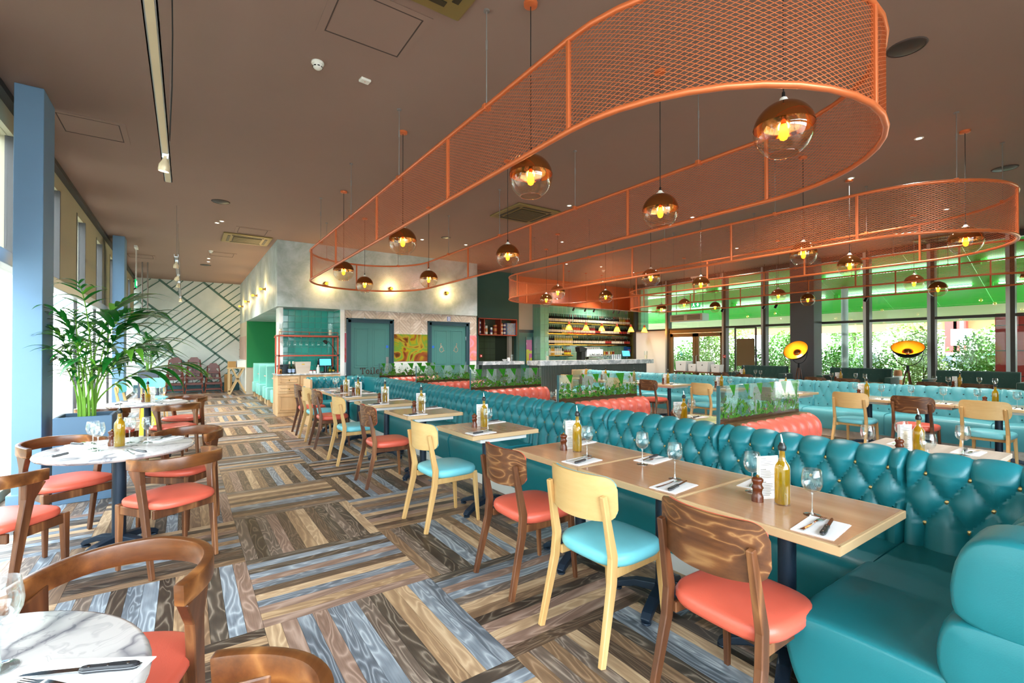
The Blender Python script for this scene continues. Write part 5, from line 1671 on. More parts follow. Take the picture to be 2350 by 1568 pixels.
# suspended spot track over the window tables
def spot(parent, y, z, tilt, lit=True):
    s_ = obj('spot_lamp', MB().lathe([(0.035, -0.10), (0.038, -0.085), (0.036, -0.05), (0.022, -0.02), (0.014, 0.0), (0.014, 0.02)], 18, cap0=False).mesh('spot_lamp', 'spot_white', 40), parent, (0, y, z - 0.04), rot=(tilt[0], tilt[1], 0))
    obj('lamp_face', MB().lathe([(0.0, -0.094), (0.033, -0.094)], 16).mesh('lamp_face', 'downlight_glow'), s_)
    obj('yoke', MB().box(-0.022, -0.01, 0.0, 0.022, 0.01, 0.055).mesh('yoke', 'brushed_steel', bevel=0.003), s_)
tr = thing('spot_track', 'suspended steel spotlight track above the near window tables', 'track light', (-0.14, 0, 0))
obj('channel', MB().box(-0.03, 1.0, 3.0, 0.03, 5.3, 3.012).box(-0.03, 1.0, 3.0, -0.024, 5.3, 3.055).box(0.024, 1.0, 3.0, 0.03, 5.3, 3.055).mesh('channel', 'brushed_steel'), tr)
obj('pale_strip', MB().box(-0.018, 1.0, 2.996, 0.018, 5.3, 3.0).mesh('pale_strip', 'spot_white'), tr)  # plain pale strip along the underside of the channel
for yy in (2.0, 4.9): obj('hanger_wire', MB().cyl((0.02, yy, 3.05), (0.02, yy, CEIL), 0.002, 5).mesh('hanger_wire', 'grey_rod'), tr)
obj('power_cable', MB().tube([(0.05, 4.0, CEIL), (0.052, 4.1, 3.7), (0.047, 4.25, 3.4), (0.03, 4.4, 3.05)], 0.005, 6).mesh('power_cable', 'cord'), tr)
spot(tr, 4.55, 3.0, (0.1, 0.1)); spot(tr, 1.75, 3.0, (0.0, -0.1))
tr2 = thing('spot_track', 'suspended steel spotlight track near the battened far wall', 'track light', (-0.14, 0, 0))
obj('channel', MB().box(-0.03, 9.5, 3.0, 0.03, 17.5, 3.012).box(-0.03, 9.5, 3.0, -0.024, 17.5, 3.05).box(0.024, 9.5, 3.0, 0.03, 17.5, 3.05).mesh('channel', 'brushed_steel'), tr2)
for yy in (9.8, 11.2, 13.0, 15.0, 17.0): obj('hanger_wire', MB().cyl((0.0, yy, 3.05), (0.0, yy, CEIL), 0.003, 5).mesh('hanger_wire', 'grey_rod'), tr2)
for yy, tl in ((9.8, (0.2, 0.1)), (11.6, (0.6, 0.4)), (12.8, (0.1, 0.2)), (16.4, (0.0, 0.0))): spot(tr2, yy, 3.0, tl)
# exit sign by the windows
def exit_sign(loc, rz, wh, hang):
    t = thing('exit_sign', 'green running man exit sign %s' % wh, 'sign', loc, rz)
    obj('sign_plate', MB().box(-0.16, -0.012, -0.085, 0.16, 0.012, 0.085).mesh('sign_plate', 'exit_green'), t)
    obj('arrow', MB().prism([(0.06, -0.05), (0.06, 0.0), (0.03, 0.0), (0.08, 0.06), (0.13, 0.0), (0.10, 0.0), (0.10, -0.05)], -0.0135, -0.012, 'y').mesh('arrow', 'exit_white'), t)
    obj('figure', MB().cyl((-0.07, -0.012, 0.05), (-0.07, -0.0135, 0.05), 0.013, 10).prism([(-0.10, 0.03), (-0.06, 0.035), (-0.05, 0.0), (-0.02, -0.06), (-0.04, -0.06), (-0.07, -0.01), (-0.11, -0.06), (-0.125, -0.05), (-0.085, 0.0)], -0.0135, -0.012, 'y').mesh('figure', 'exit_white'), t)
    if hang:
        obj('hanger', MB().cyl((-0.12, 0, 0.085), (-0.12, 0, hang), 0.004, 6).cyl((0.12, 0, 0.085), (0.12, 0, hang), 0.004, 6).box(-0.17, -0.03, hang - 0.05, 0.17, 0.03, hang).mesh('hanger', 'white_plastic'), t)
exit_sign((-0.98, 14.2, 3.05), PI / 2, 'hung near the battened wall', CEIL - 3.05)
exit_sign((13.9, y_at(1597, 13.9), 2.98), -PI / 2, 'above the entrance door', CEIL - 2.98)
# wall sconces on the plaster block
sc_d = bpy.data.lights.new('sconce_light', 'POINT'); sc_d.energy = 9.0; sc_d.color = (1.0, 0.66, 0.28); sc_d.shadow_soft_size = 0.02
def sconce(loc, nrm, lab):
    t = thing('wall_sconce', lab, 'wall lamp', loc)
    n = Vector(nrm)
    rot = n.to_track_quat('Z', 'Y').to_euler()
    obj('back_plate', MB().lathe([(0.045, 0), (0.045, 0.008), (0.02, 0.02), (0.018, 0.06), (0.022, 0.062), (0.022, 0.075)], 18).mesh('back_plate', 'brass', 40), t, (0, 0, 0), rot=rot)
    obj('bulb', MB().lathe([(0.012, 0.075), (0.03, 0.105), (0.03, 0.125), (0.018, 0.148), (0.0, 0.155)], 14).mesh('bulb', 'filament_halo', 60), t, (0, 0, 0), rot=rot)
    lo = bpy.data.objects.new('sconce_light', sc_d); COL.objects.link(lo); lo.parent = t; lo.location = n * 0.20
SY = [(606, 638), (587, 658), (569, 673), (555, 685)]
for k, (px, py) in enumerate(SY):
    yy = y_at(px + 3, XB0)
    zz = H + (805 - py) / F_PX * (XB0 * S_ + yy * C_)
    sconce((XB0, yy, 3.02), (-1, 0, 0), 'brass wall sconce on the window face of the plaster block, %s from its corner' % ORD[k])
for k, px in enumerate((746, 895, 1023)):
    xx = x_at(px, YF)
    sconce((xx, YF, 3.02), (0, -1, 0), 'brass wall sconce above the toilet doors, %s from the block corner' % ORD[k])
# ---------------------------------------------------------------- kitchen pass, bar and waiter station
plain('olive_paint', '#6e6a35', 0.6)
plain('pink_glow', '#d95a86', 0.5)
YK = 12.3
ox0, ox1 = x_at(1098, YK), x_at(1185, YK)
XK1 = x_at(1190, YK)
wk = MB().box(XB1, YK, 0, ox0, YK + 0.14, CEIL).box(ox1, YK, 0, XK1, YK + 0.14, CEIL).box(ox0, YK, 2.45, ox1, YK + 0.14, CEIL).box(ox0, YK, 0, ox1, YK + 0.14, 1.03)
wk.box(XB1, 11.72, 0, XB1 + 0.03, YK, CEIL)
wall_k = struct('wall_kitchen', wk, 'green_wall', 'dark green wall with the open kitchen pass', 'wall')
struct('wall_kitchen_back', MB().box(ox0 - 0.6, 13.7, 0, ox1 + 0.2, 13.8, 3.2).box(ox0 - 0.7, YK + 0.14, 0, ox0 - 0.6, 13.7, 3.2).box(ox1 + 0.1, YK + 0.14, 0, ox1 + 0.2, 13.7, 3.2).box(ox0 - .7, YK + .14, 3.2, ox1 + .2, 13.8, 3.3), 'pass_tile_wall', 'olive tiled kitchen walls seen through the pass', 'wall')
def fluted(x0, x1, y, z0, z1, pitch, parent, nm='fluted_front', m='fluted'):
    mb = MB().box(x0, y + 0.012, z0, x1, y + 0.05, z1)
    n = int((x1 - x0) / pitch)
    for k in range(n):
        a = x0 + (k + 0.5) * (x1 - x0) / n; w = pitch * 0.34
        mb.prism([(a - w, y + 0.012), (a - w * 0.7, y - 0.006), (a + w * 0.7, y - 0.006), (a + w, y + 0.012)], z0, z1)
    o = obj(nm, mb.mesh(nm, m), parent); o['kind'] = 'stuff'
    return o
pc = thing('kitchen_pass_counter', 'grey marble kitchen pass counter with fluted front', 'counter', (0, 0, 0))
obj('marble_top', MB().box(ox0 - 0.10, 11.88, 1.03, ox1 + 0.02, YK + 0.3, 1.135).mesh('marble_top', 'marble_grey', bevel=0.006), pc)
fluted(ox0 - 0.05, ox1 - 0.03, 12.0, 0, 1.03, 0.055, pc)
obj('base_unit', MB().box(ox0 - 0.04, 12.05, 0, ox1 - 0.04, YK - 0.002, 1.03).mesh('base_unit', 'fluted'), pc)
ps = thing('pass_shelf', 'copper framed shelf box above the kitchen pass', 'shelf', (ox0, YK - 0.03, 1.93))
W_ = ox1 - ox0
obj('frame', MB().box(-0.02, -0.02, 0.50, W_, 0.32, 0.53).box(-0.02, -0.02, 0, W_, 0.32, 0.03).box(W_ - 0.03, -0.02, 0, W_, 0.32, 0.53).box(-0.02, -0.02, 0, 0.01, 0.32, 0.53).mesh('frame', 'copper_dark'), ps)
for q in (0.13, 0.56): obj('divider', MB().box(W_ * q - 0.012, -0.02, 0.03, W_ * q + 0.012, 0.30, 0.50).mesh('divider', 'copper_dark'), ps)
obj('back_panel', MB().box(0, 0.30, 0.03, W_, 0.32, 0.5).mesh('back_panel', 'kitchen_dark'), ps)
def tin(x, w, h, m, lab, m2='bottle_label', n=3):
    t = thing('food_tin', lab, 'tin', (ox0 + x, YK + 0.08, 1.962))
    for k in range(n):
        z0, z1 = h * k / n, h * (k + 1) / n
        obj('can', MB().lathe([(w / 2, z0 + 0.002), (w / 2, z1 - 0.002)], 14).mesh('can', m), t)
        obj('paper_label', MB().lathe([(w / 2 + 0.001, z0 + (z1 - z0) * 0.3), (w / 2 + 0.001, z0 + (z1 - z0) * 0.7)], 14, cap0=False, cap1=False).mesh('paper_label', m2), t)
tin(W_ * 0.05, 0.11, 0.42, 'tin_purple', 'stacked purple tins in the left bay of the pass shelf')
tin(W_ * 0.17, 0.08, 0.40, 'tin_purple', 'tall stack of small purple tins on the pass shelf')
tin(W_ * 0.23, 0.09, 0.27, 'cap_white', 'cream canister on the pass shelf', 'tin_orange', 1)
tin(W_ * 0.36, 0.09, 0.22, 'bottle_clear', 'clear jar in the middle bay of the pass shelf', 'tin_purple', 1)
tin(W_ * 0.46, 0.13, 0.30, 'tin_orange', 'orange sauce tin on the pass shelf', 'oil_chili', 2)
tin(W_ * 0.63, 0.09, 0.36, 'tin_orange', 'orange striped tins in the right bay of the pass shelf')
tin(W_ * 0.71, 0.09, 0.36, 'tin_purple', 'purple striped tins in the right bay of the pass shelf')
def patterned_box(x, w, h, lab):
    t = thing('patterned_box', lab, 'box', (ox0 + x, YK + 0.02, 1.962))
    obj('carton', MB().box(0, 0, 0, w, 0.2, h).mesh('carton', 'tin_blue'), t)
    mb = MB()
    for i in range(6):
        for j in range(7):
            if (i + j) % 2: continue
            mb.prism([(w * (i + .5) / 6 - 0.018, h * (j + .5) / 7), (w * (i + .5) / 6, h * (j + .5) / 7 + 0.022), (w * (i + .5) / 6 + 0.018, h * (j + .5) / 7), (w * (i + .5) / 6, h * (j + .5) / 7 - 0.022)], -0.002, 0, 'y')
    obj('diamond_print', mb.mesh('diamond_print', 'cap_gold'), t)
patterned_box(W_ * 0.76, W_ * 0.22, 0.37, 'blue and gold patterned carton on the pass shelf')
# crockery on the pass
def bowl_at(name, lab, loc, prof, m='porcelain'):
    o = MB().lathe(prof, 20).build(name, m, None, 50, loc=loc); return tag(o, lab, 'crockery')
bowl_at('sauce_bowl', 'small white bowl on the kitchen pass', (x_at(1160, 12.0), 12.05, 1.135), [(0.04, 0), (0.07, 0.04), (0.085, 0.06), (0.08, 0.06), (0.06, 0.03), (0.0, 0.012)])
bowl_at('utensil_jug', 'white jug with utensils on the kitchen pass', (x_at(1169, 12.0), 12.05, 1.135), [(0.05, 0), (0.055, 0.06), (0.05, 0.11), (0.045, 0.11), (0.04, 0.02), (0.0, 0.02)])
o = bowl_at('tall_tumbler', 'tall clear tumbler on the kitchen pass', (x_at(1177, 12.0), 12.05, 1.135), [(0.03, 0), (0.035, 0.2), (0.033, 0.2), (0.028, 0.01), (0.0, 0.01)], 'clear_glass')
o = thing('fire_call_point', 'red fire call point beside the kitchen pass', 'alarm', (x_at(1103, YK), YK, 1.30))
obj('box', MB().box(-0.04, -0.03, -0.04, 0.04, 0, 0.04).mesh('box', 'sign_red', bevel=0.004), o); obj('window', MB().box(-0.02, -0.033, -0.015, 0.02, -0.03, 0.015).mesh('window', 'white_plastic'), o)

# cream wall with service door, orange band, bar recess
YR = 12.7
XE = 14.42
xc1 = x_at(1239, YR - 0.4)
struct('wall_cream', MB().box(XK1 - 0.1, YR, 0, xc1 + 0.3, YR + 0.12, 3.04), 'cream_paint', 'cream wall around the service door', 'wall')
wbar = struct('wall_bar', MB().box(xc1 + 0.3, YR, 0, XE, YR + 0.12, 3.04), 'bar_tile', 'pale green tiled wall behind the bar', 'wall')
worg = struct('wall_orange', MB().box(XK1, YR - 0.06, 3.04, XE, YR + 0.12, CEIL).box(XE, 11.9, 3.0, XE + 0.1, YR, CEIL), 'orange_paint', 'orange band above the bar', 'wall')
struct('wall_bar_side', MB().box(XE, 11.9, 0, XE + 0.1, YR + 0.12, 3.0), 'olive_paint', 'olive side wall of the bar recess', 'wall')
wret = struct('wall_bar_return', MB().box(14.10, 11.78, 0, XE + 0.1, 11.9, CEIL), 'tile_pale', 'narrow tiled return beside the street glazing', 'wall')
pier = struct('wall_bar_pier', MB().box(xc1, YR - 0.42, 0, xc1 + 0.36, YR, 3.04), 'grout', 'glossy green tiled pier at the end of the bar', 'wall')
ptm = MB().box(-0.088, -0.008, -0.095, 0.088, 0, 0.095).mesh('tile', 'tile_pale', bevel=0.003)
for r_ in range(9):
    for c_ in range(2):
        obj('tile', ptm, pier, (xc1 + 0.09 + 0.18 * c_, YR - 0.42, 1.25 + 0.195 * r_), rot=(fr.uniform(-.01, .01), 0, fr.uniform(-.02, .02)))
        obj('tile', ptm, pier, (xc1, YR - 0.33 + 0.18 * c_, 1.25 + 0.195 * r_), rz=-PI / 2)
sd = thing('door_4', 'dark green service door with a tall glazed slot', 'door', (x_at(1192, YR), YR, 0)); sd['kind'] = 'structure'
sdw = x_at(1233, YR) - x_at(1192, YR)
obj('architrave', MB().box(sdw - 0.1, -0.05, 0, sdw, 0, 2.16).box(-0.1, -0.05, 2.06, sdw, 0, 2.16).mesh('architrave', 'door_dark'), sd)
sl_ = obj('door_leaf', MB().box(-0.1, -0.03, 0, sdw - 0.1, 0, 2.06).mesh('door_leaf', 'door_green'), sd)
obj('door_panel', MB().box(-0.05, -0.04, 1.05, 0.10, -0.03, 1.85).mesh('door_panel', 'door_green', bevel=0.005), sl_)
gx0, gx1 = sdw * 0.34, sdw * 0.34 + 0.24
obj('vision_frame', MB().box(gx0 - 0.03, -0.04, 0.95, gx0, -0.03, 1.92).box(gx1, -0.04, 0.95, gx1 + 0.03, -0.03, 1.92).mesh('vision_frame', 'door_dark'), sl_)
obj('poster_pink', MB().box(gx0, -0.034, 1.5, gx1, -0.0305, 1.82).box(gx0 + 0.12, -0.034, 1.1, gx1, -0.0305, 1.5).mesh('poster_pink', 'pink_print'), sl_)
obj('poster_yellow', MB().box(gx0, -0.035, 1.02, gx0 + 0.12, -0.0305, 1.5).box(gx0 + 0.12, -0.036, 1.36, gx1, -0.0305, 1.46).box(gx0 + 0.16, -0.036, 1.12, gx1, -0.0305, 1.22).mesh('poster_yellow', 'yellow_print'), sl_)
obj('push_plate', MB().box(sdw - 0.2, -0.036, 0.95, sdw - 0.13, -0.03, 1.33).mesh('push_plate', 'brushed_steel'), sl_)
obj('vision_glass', MB().box(gx0, -0.042, 0.95, gx1, -0.039, 1.92).mesh('vision_glass', 'window_glass'), sl_)

# bar counter
CY0, CY1, CZ = 10.6, 11.25, 1.165
cx0, cx1 = x_at(1240, CY0), x_at(1500, CY0)
bc = thing('bar_counter', 'bar counter with grey streaked marble top and fluted green front', 'counter', (0, 0, 0))
obj('marble_top', MB().box(cx0, CY0, CZ - 0.14, cx1, CY1, CZ).mesh('marble_top', 'marble_grey', bevel=0.006), bc)
fluted(cx0 + 0.05, cx1 - 0.22, CY0 + 0.12, 0.0, CZ - 0.14, 0.062, bc)
obj('carcass', MB().box(cx0 + 0.06, CY0 + 0.17, 0, cx1 - 0.23, CY1 - 0.05, CZ - 0.14).mesh('carcass', 'fluted'), bc)
fluted_side = obj('side_panel', MB().box(cx0 + 0.05, CY0 + 0.14, 0, cx0 + 0.06, CY1 - 0.05, CZ - 0.14).mesh('side_panel', 'fluted'), bc)
bk = thing('back_bar_unit', 'low back bar unit with steel top under the bottle shelves', 'counter', (0, 0, 0))
obj('carcass', MB().box(xc1 + 0.4, 12.1, 0, XE - 0.05, YR - 0.005, 0.93).mesh('carcass', 'fluted'), bk)
obj('steel_top', MB().box(xc1 + 0.38, 12.08, 0.93, XE - 0.03, YR - 0.005, 0.97).mesh('steel_top', 'brushed_steel'), bk)

# bottle shelves
SHX0, SHX1 = xc1 + 0.38, XE - 0.06
SHZ = [2.44, 2.06, 1.68, 1.31]
SHN = ['top', 'second', 'third', 'lowest']
for k, z in enumerate(SHZ):
    segs = [(SHX0, SHX1)] if k < 3 else [(SHX0, SHX0 + 1.25), (SHX0 + 2.3, SHX1)]
    for a, b in segs:
        t = thing('bar_shelf', '%s brass edged bar shelf%s' % (SHN[k], '' if k < 3 else (' beside the tiled pier' if a == SHX0 else ' by the olive wall')), 'shelf', (0, 0, 0))
        obj('board', MB().box(a, YR - 0.24, z - 0.03, b, YR - 0.005, z).mesh('board', 'cream_cap'), t)
        obj('edge_strip', MB().box(a, YR - 0.246, z - 0.034, b, YR - 0.24, z + 0.004).mesh('edge_strip', 'brass'), t)
        n = max(2, int((b - a) / 0.9))
        for q in range(n + 1):
            xq = a + 0.03 + (b - a - 0.06) * q / n
            obj('bracket', MB().box(xq - 0.01, YR - 0.22, z - 0.06, xq + 0.01, YR - 0.005, z - 0.03).mesh('bracket', 'black_steel'), t)
def bottle_mesh(glass, label, cap, shape):
    mb = MB()
    if shape == 'bordeaux': pr = [(0.036, 0), (0.0375, 0.005), (0.0375, 0.185), (0.034, 0.205), (0.018, 0.228), (0.0142, 0.24)]
    elif shape == 'burgundy': pr = [(0.039, 0), (0.0405, 0.005), (0.0405, 0.155), (0.035, 0.185), (0.019, 0.225), (0.0145, 0.24)]
    else: pr = [(0.034, 0), (0.035, 0.005), (0.034, 0.19), (0.03, 0.21), (0.014, 0.235), (0.013, 0.24)]
    mb.mat(0).lathe(pr, 10, cap1=False)
    mb.mat(2).lathe([(0.0148, 0.235), (0.0155, 0.295), (0.015, 0.302)], 10, cap0=False)
    r = pr[2][0] + 0.0006
    mb.mat(1).lathe([(r, 0.05), (r, 0.135)], 10, cap0=False, cap1=False)
    return mb.mesh('wine_bottle', [glass, label, cap], 50)
BT = [('dark red wine bottle, cream label and black capsule', bottle_mesh('wine_red_glass', 'bottle_label', 'cap_black', 'bordeaux')),
      ('dark red wine bottle, cream label and red capsule', bottle_mesh('wine_red_glass', 'bottle_label', 'cap_red', 'bordeaux')),
      ('green glass wine bottle, cream label and gold capsule', bottle_mesh('wine_green_glass', 'bottle_label', 'cap_gold', 'burgundy')),
      ('pale white wine bottle, cream label and white capsule', bottle_mesh('wine_white_glass', 'bottle_label', 'cap_white', 'burgundy')),
      ('rose wine bottle, cream label and white capsule', bottle_mesh('wine_rose_glass', 'bottle_label', 'cap_white', 'bordeaux')),
      ('dark wine bottle, red label and black capsule', bottle_mesh('wine_red_glass', 'bottle_label_red', 'cap_black', 'bordeaux')),
      ('green glass wine bottle, cream label and black capsule', bottle_mesh('wine_green_glass', 'bottle_label', 'cap_black', 'burgundy')),
      ('clear spirit bottle, cream label and dark cap', bottle_mesh('bottle_clear', 'bottle_label', 'cap_black', 'spirit')),
      ('amber spirit bottle, cream label and gold cap', bottle_mesh('amber_bulb_base', 'bottle_label', 'cap_gold', 'spirit')),
      ('red liqueur bottle, cream label and white cap', bottle_mesh('cap_red', 'bottle_label', 'cap_white', 'bordeaux'))]
runs = [[(0, 8), (6, 5), (1, 4), (0, 6), (2, 3), (6, 4), (1, 3), (0, 6), (1, 4), (3, 4), (4, 5)],
        [(0, 5), (6, 4), (3, 3), (4, 7), (9, 9), (5, 3), (1, 6), (0, 6), (5, 5), (0, 4)],
        [(0, 5), (3, 10), (2, 3), (6, 13), (0, 3), (5, 4), (1, 8), (5, 4), (0, 4)],
        [(7, 3), (8, 2), (7, 4), (2, 1), (0, 5)]]
for k, z in enumerate(SHZ):
    seq = [b for b, n in runs[k] for _ in range(n)]
    x = SHX0 + 0.06; pitch = 0.0835
    xe = SHX1 - 0.05 if k < 3 else SHX0 + 0.84
    i = 0
    while x < xe and i < len(seq):
        nm, me = BT[seq[i]]
        o = obj('wine_bottle', me, None, (x, YR - 0.17 + rng.uniform(-.008, .008), z + 0.0005), rng.uniform(0, 6))
        tag(o, '%s on the %s bar shelf' % (nm, SHN[k]), 'bottle', 'bottles on the %s bar shelf' % SHN[k])
        x += pitch; i += 1
        if i % 15 == 0: x += 0.03
# fruit syrup crate and jars on the lowest shelf
for q in range(6):
    t = thing('syrup_bottle', 'short yellow labelled mixer bottle at the end of the lowest bar shelf', 'bottle', (SHX0 + 0.78 + (q % 3) * 0.08, YR - 0.17 + (q // 3) * 0.075, 1.3105)) if False else None
for q in range(4):
    o = MB().mat(0).lathe([(0.03, 0), (0.03, 0.12), (0.012, 0.16), (0.012, 0.2)], 10).mat(1).lathe([(0.0306, 0.02), (0.0306, 0.09)], 10, cap0=False, cap1=False).build('mixer_bottle', ['oil_chili', 'yellow_print'], None, 50, loc=(SHX0 + 0.92 + q * 0.085, YR - 0.16, 1.3105))
    tag(o, 'small mixer bottle with yellow label on the lowest bar shelf', 'bottle', 'yellow mixer bottles on the lowest bar shelf')
jr = random.Random(4)
for q in range(9):
    o = MB().mat(0).lathe([(0.038, 0), (0.04, 0.01), (0.04, 0.10), (0.03, 0.115)], 12).mat(1).lathe([(0.034, 0.115), (0.034, 0.135)], 12).build('glass_jar', [['bottle_clear', 'amber_bulb_base', 'oil_chili'][q % 3], 'cap_white'], None, 50, loc=(SHX0 + 2.42 + q * 0.12, YR - 0.15, 1.3105))
    tag(o, ['clear', 'amber', 'dark red'][q % 3] + ' storage jar on the lowest bar shelf by the olive wall', 'jar', 'storage jars on the lowest bar shelf')
for q in range(2):
    o = MB().box(0, 0, 0, 0.07, 0.2, 0.30).build('ring_binder', 'sign_blue', None, loc=(SHX1 - 0.2 + q * 0.085, YR - 0.22, 1.3105)); tag(o, 'blue ring binder at the end of the lowest bar shelf', 'binder', 'blue binders on the bar shelf')
    obj('spine_label', MB().box(0.01, -0.002, 0.1, 0.06, 0, 0.2).mesh('spine_label', 'pink_print'), o)

# espresso machine, tap tower, till and cups on the bar
ex = x_at(1362, 11.0)
t = thing('espresso_machine', 'white and chrome espresso machine on the bar', 'coffee machine', (ex, 11.02, CZ))
obj('body', MB().box(-0.36, -0.1, 0.10, 0.36, 0.16, 0.34).mesh('body', 'porcelain', bevel=0.02, smooth=40), t)
obj('drip_tray', MB().box(-0.34, -0.16, 0.03, 0.34, 0.16, 0.09).mesh('drip_tray', 'chrome', bevel=0.01), t)
obj('cup_rail', MB().tube([(-0.34, -0.08, 0.40), (0.34, -0.08, 0.40)], 0.008, 8).tube([(-0.34, 0.14, 0.40), (0.34, 0.14, 0.40)], 0.008, 8).box(-0.35, -0.09, 0.34, 0.35, 0.15, 0.355).mesh('cup_rail', 'chrome'), t)
for s_ in (-0.2, 0.0, 0.2):
    g_ = obj('group_head', MB().lathe([(0.03, 0.15), (0.045, 0.165), (0.045, 0.2)], 14, (s_, -0.12, 0)).mesh('group_head', 'chrome', 40), t)
    obj('handle', MB().tube([(s_, -0.13, 0.17), (s_, -0.24, 0.16)], 0.012, 8).mesh('handle', 'black_plastic'), g_)
for s_ in (-0.27, 0.27): obj('foot', MB().cyl((s_, 0, 0), (s_, 0, 0.03), 0.02, 10).mesh('foot', 'chrome'), t)
for q in range(7):
    bowl_at('coffee_cup', 'white coffee cup on top of the espresso machine', (ex - 0.30 + q * 0.1, 11.05, CZ + 0.3555), [(0.025, 0), (0.035, 0.03), (0.042, 0.06), (0.039, 0.06), (0.03, 0.02), (0.0, 0.01)])['group'] = 'cups on the espresso machine'
tx_ = x_at(1333, 11.0)
t = thing('coffee_grinder', 'black coffee grinder with angled hopper on the bar', 'grinder', (tx_, 11.0, CZ))
obj('body', MB().prism([(-0.08, 0), (0.08, 0), (0.075, 0.26), (-0.075, 0.26)], -0.12, 0.12, 'y').mesh('body', 'black_plastic', bevel=0.01), t)
obj('hopper', MB().prism([(-0.13, 0.26), (0.10, 0.26), (0.20, 0.36), (-0.06, 0.44), (-0.16, 0.40)], -0.1, 0.1, 'y').mesh('hopper', 'black_plastic', bevel=0.01), t)
tx_ = x_at(1440, 11.0)
t = thing('till_screen', 'tilted till screen on the bar by the olive wall', 'till', (tx_, 11.05, CZ), -0.3)
obj('stand', MB().lathe([(0.08, 0), (0.08, 0.012), (0.025, 0.03), (0.02, 0.1)], 14).mesh('stand', 'black_plastic'), t)
s_ = obj('display', MB().box(-0.16, -0.012, 0, 0.16, 0.012, 0.22).mesh('display', 'black_plastic', bevel=0.004), t, (0, 0, 0.09), rot=(R(-18), 0, 0))
obj('screen', MB().box(-0.145, -0.014, 0.015, 0.145, -0.012, 0.205).mesh('screen', 'screen_blue'), s_)
for q in range(9):
    o = MB().lathe([(0.04, 0.0), (0.042, 0.17), (0.038, 0.17), (0.036, 0.01), (0.0, 0.01)], 14).build('bar_tumbler', 'clear_glass' if q < 4 else 'brushed_steel', None, 50, loc=(x_at(1388, 11.1) + (q % 9) * 0.095, 11.12, CZ))
    tag(o, ('clear tumbler' if q < 4 else 'steel beaker') + ' in the row on the bar beside the till', 'tumbler', 'beakers on the bar')
def hurricane(loc, lab):
    t = thing('candle_vase', lab, 'candle holder', loc)
    obj('glass', MB().lathe([(0.05, 0.0), (0.055, 0.01), (0.065, 0.28), (0.062, 0.28), (0.05, 0.012), (0.0, 0.012)], 20).mesh('glass', 'clear_glass', 50), t)
    obj('candle', MB().lathe([(0.035, 0.013), (0.035, 0.13), (0.03, 0.135), (0.0, 0.132)], 16).mesh('candle', 'candle_wax', 40), t)
hurricane((x_at(1256, 10.9), 10.9, CZ), 'glass hurricane candle on the bar beside the tiled pier')
hurricane((x_at(1482, 10.8), 10.8, CZ), 'glass hurricane candle at the street end of the bar')
# amber cone pendants over the bar
def cone_pendant():
    t = thing('cone_pendant', '', 'pendant lamp')
    obj('cord', MB().cyl((0, 0, 0.16), (0, 0, CEIL - 2.2), 0.003, 6).mesh('cord', 'cord'), t)
    obj('canopy', MB().lathe([(0.03, CEIL - 2.2 - 0.02), (0.045, CEIL - 2.2)], 14).mesh('canopy', 'copper_dark'), t)
    obj('cap', MB().lathe([(0.035, 0.07), (0.035, 0.15), (0.01, 0.165)], 16).mesh('cap', 'copper_dark', 40), t)
    obj('glass_cone', MB().lathe([(0.115, -0.10), (0.036, 0.08)], 22, cap0=False, cap1=False).mesh('glass_cone', 'amber_shade', 60), t)
    obj('bulb', MB().lathe([(0.0, -0.035), (0.022, -0.02), (0.024, 0.005), (0.012, 0.04), (0.012, 0.07)], 12).mesh('bulb', 'filament_halo', 50), t)
    return t
for k, px in enumerate((1306, 1345, 1381, 1416, 1448, 1479)):
    o = put('cone', cone_pendant, (x_at(px, 10.95), 10.95, 2.20), 0, 'amber glass cone pendant over the bar, %s from the tiled pier' % ORD[k], 'amber cone pendants over the bar')
    lo = bpy.data.objects.new('sconce_light', sc_d); COL.objects.link(lo); lo.parent = o; lo.location = (0, 0, -0.06)
t = thing('spot_track', 'grey spotlight track in front of the bottle shelves', 'track light', (0, 0, 0))
obj('rail', MB().tube([(x_at(1302, 11.6), 11.6, 2.90), (13.9, 11.6, 2.90)], 0.014, 8).mesh('rail', 'grey_rod'), t)
for q, px in enumerate((1318, 1345, 1365, 1410, 1422, 1439)):
    obj('spot_lamp', MB().lathe([(0.03, -0.12), (0.03, -0.03), (0.012, 0.0)], 12).mesh('spot_lamp', 'black_plastic', 40), t, (x_at(px, 11.6), 11.6, 2.89), rot=(0.5, 0.1, 0))
for xx in (x_at(1310, 11.6), 12.4, 13.8): obj('hanger_wire', MB().cyl((xx, 11.6, 2.9), (xx, 11.6, CEIL), 0.003, 5).mesh('hanger_wire', 'grey_rod'), t)

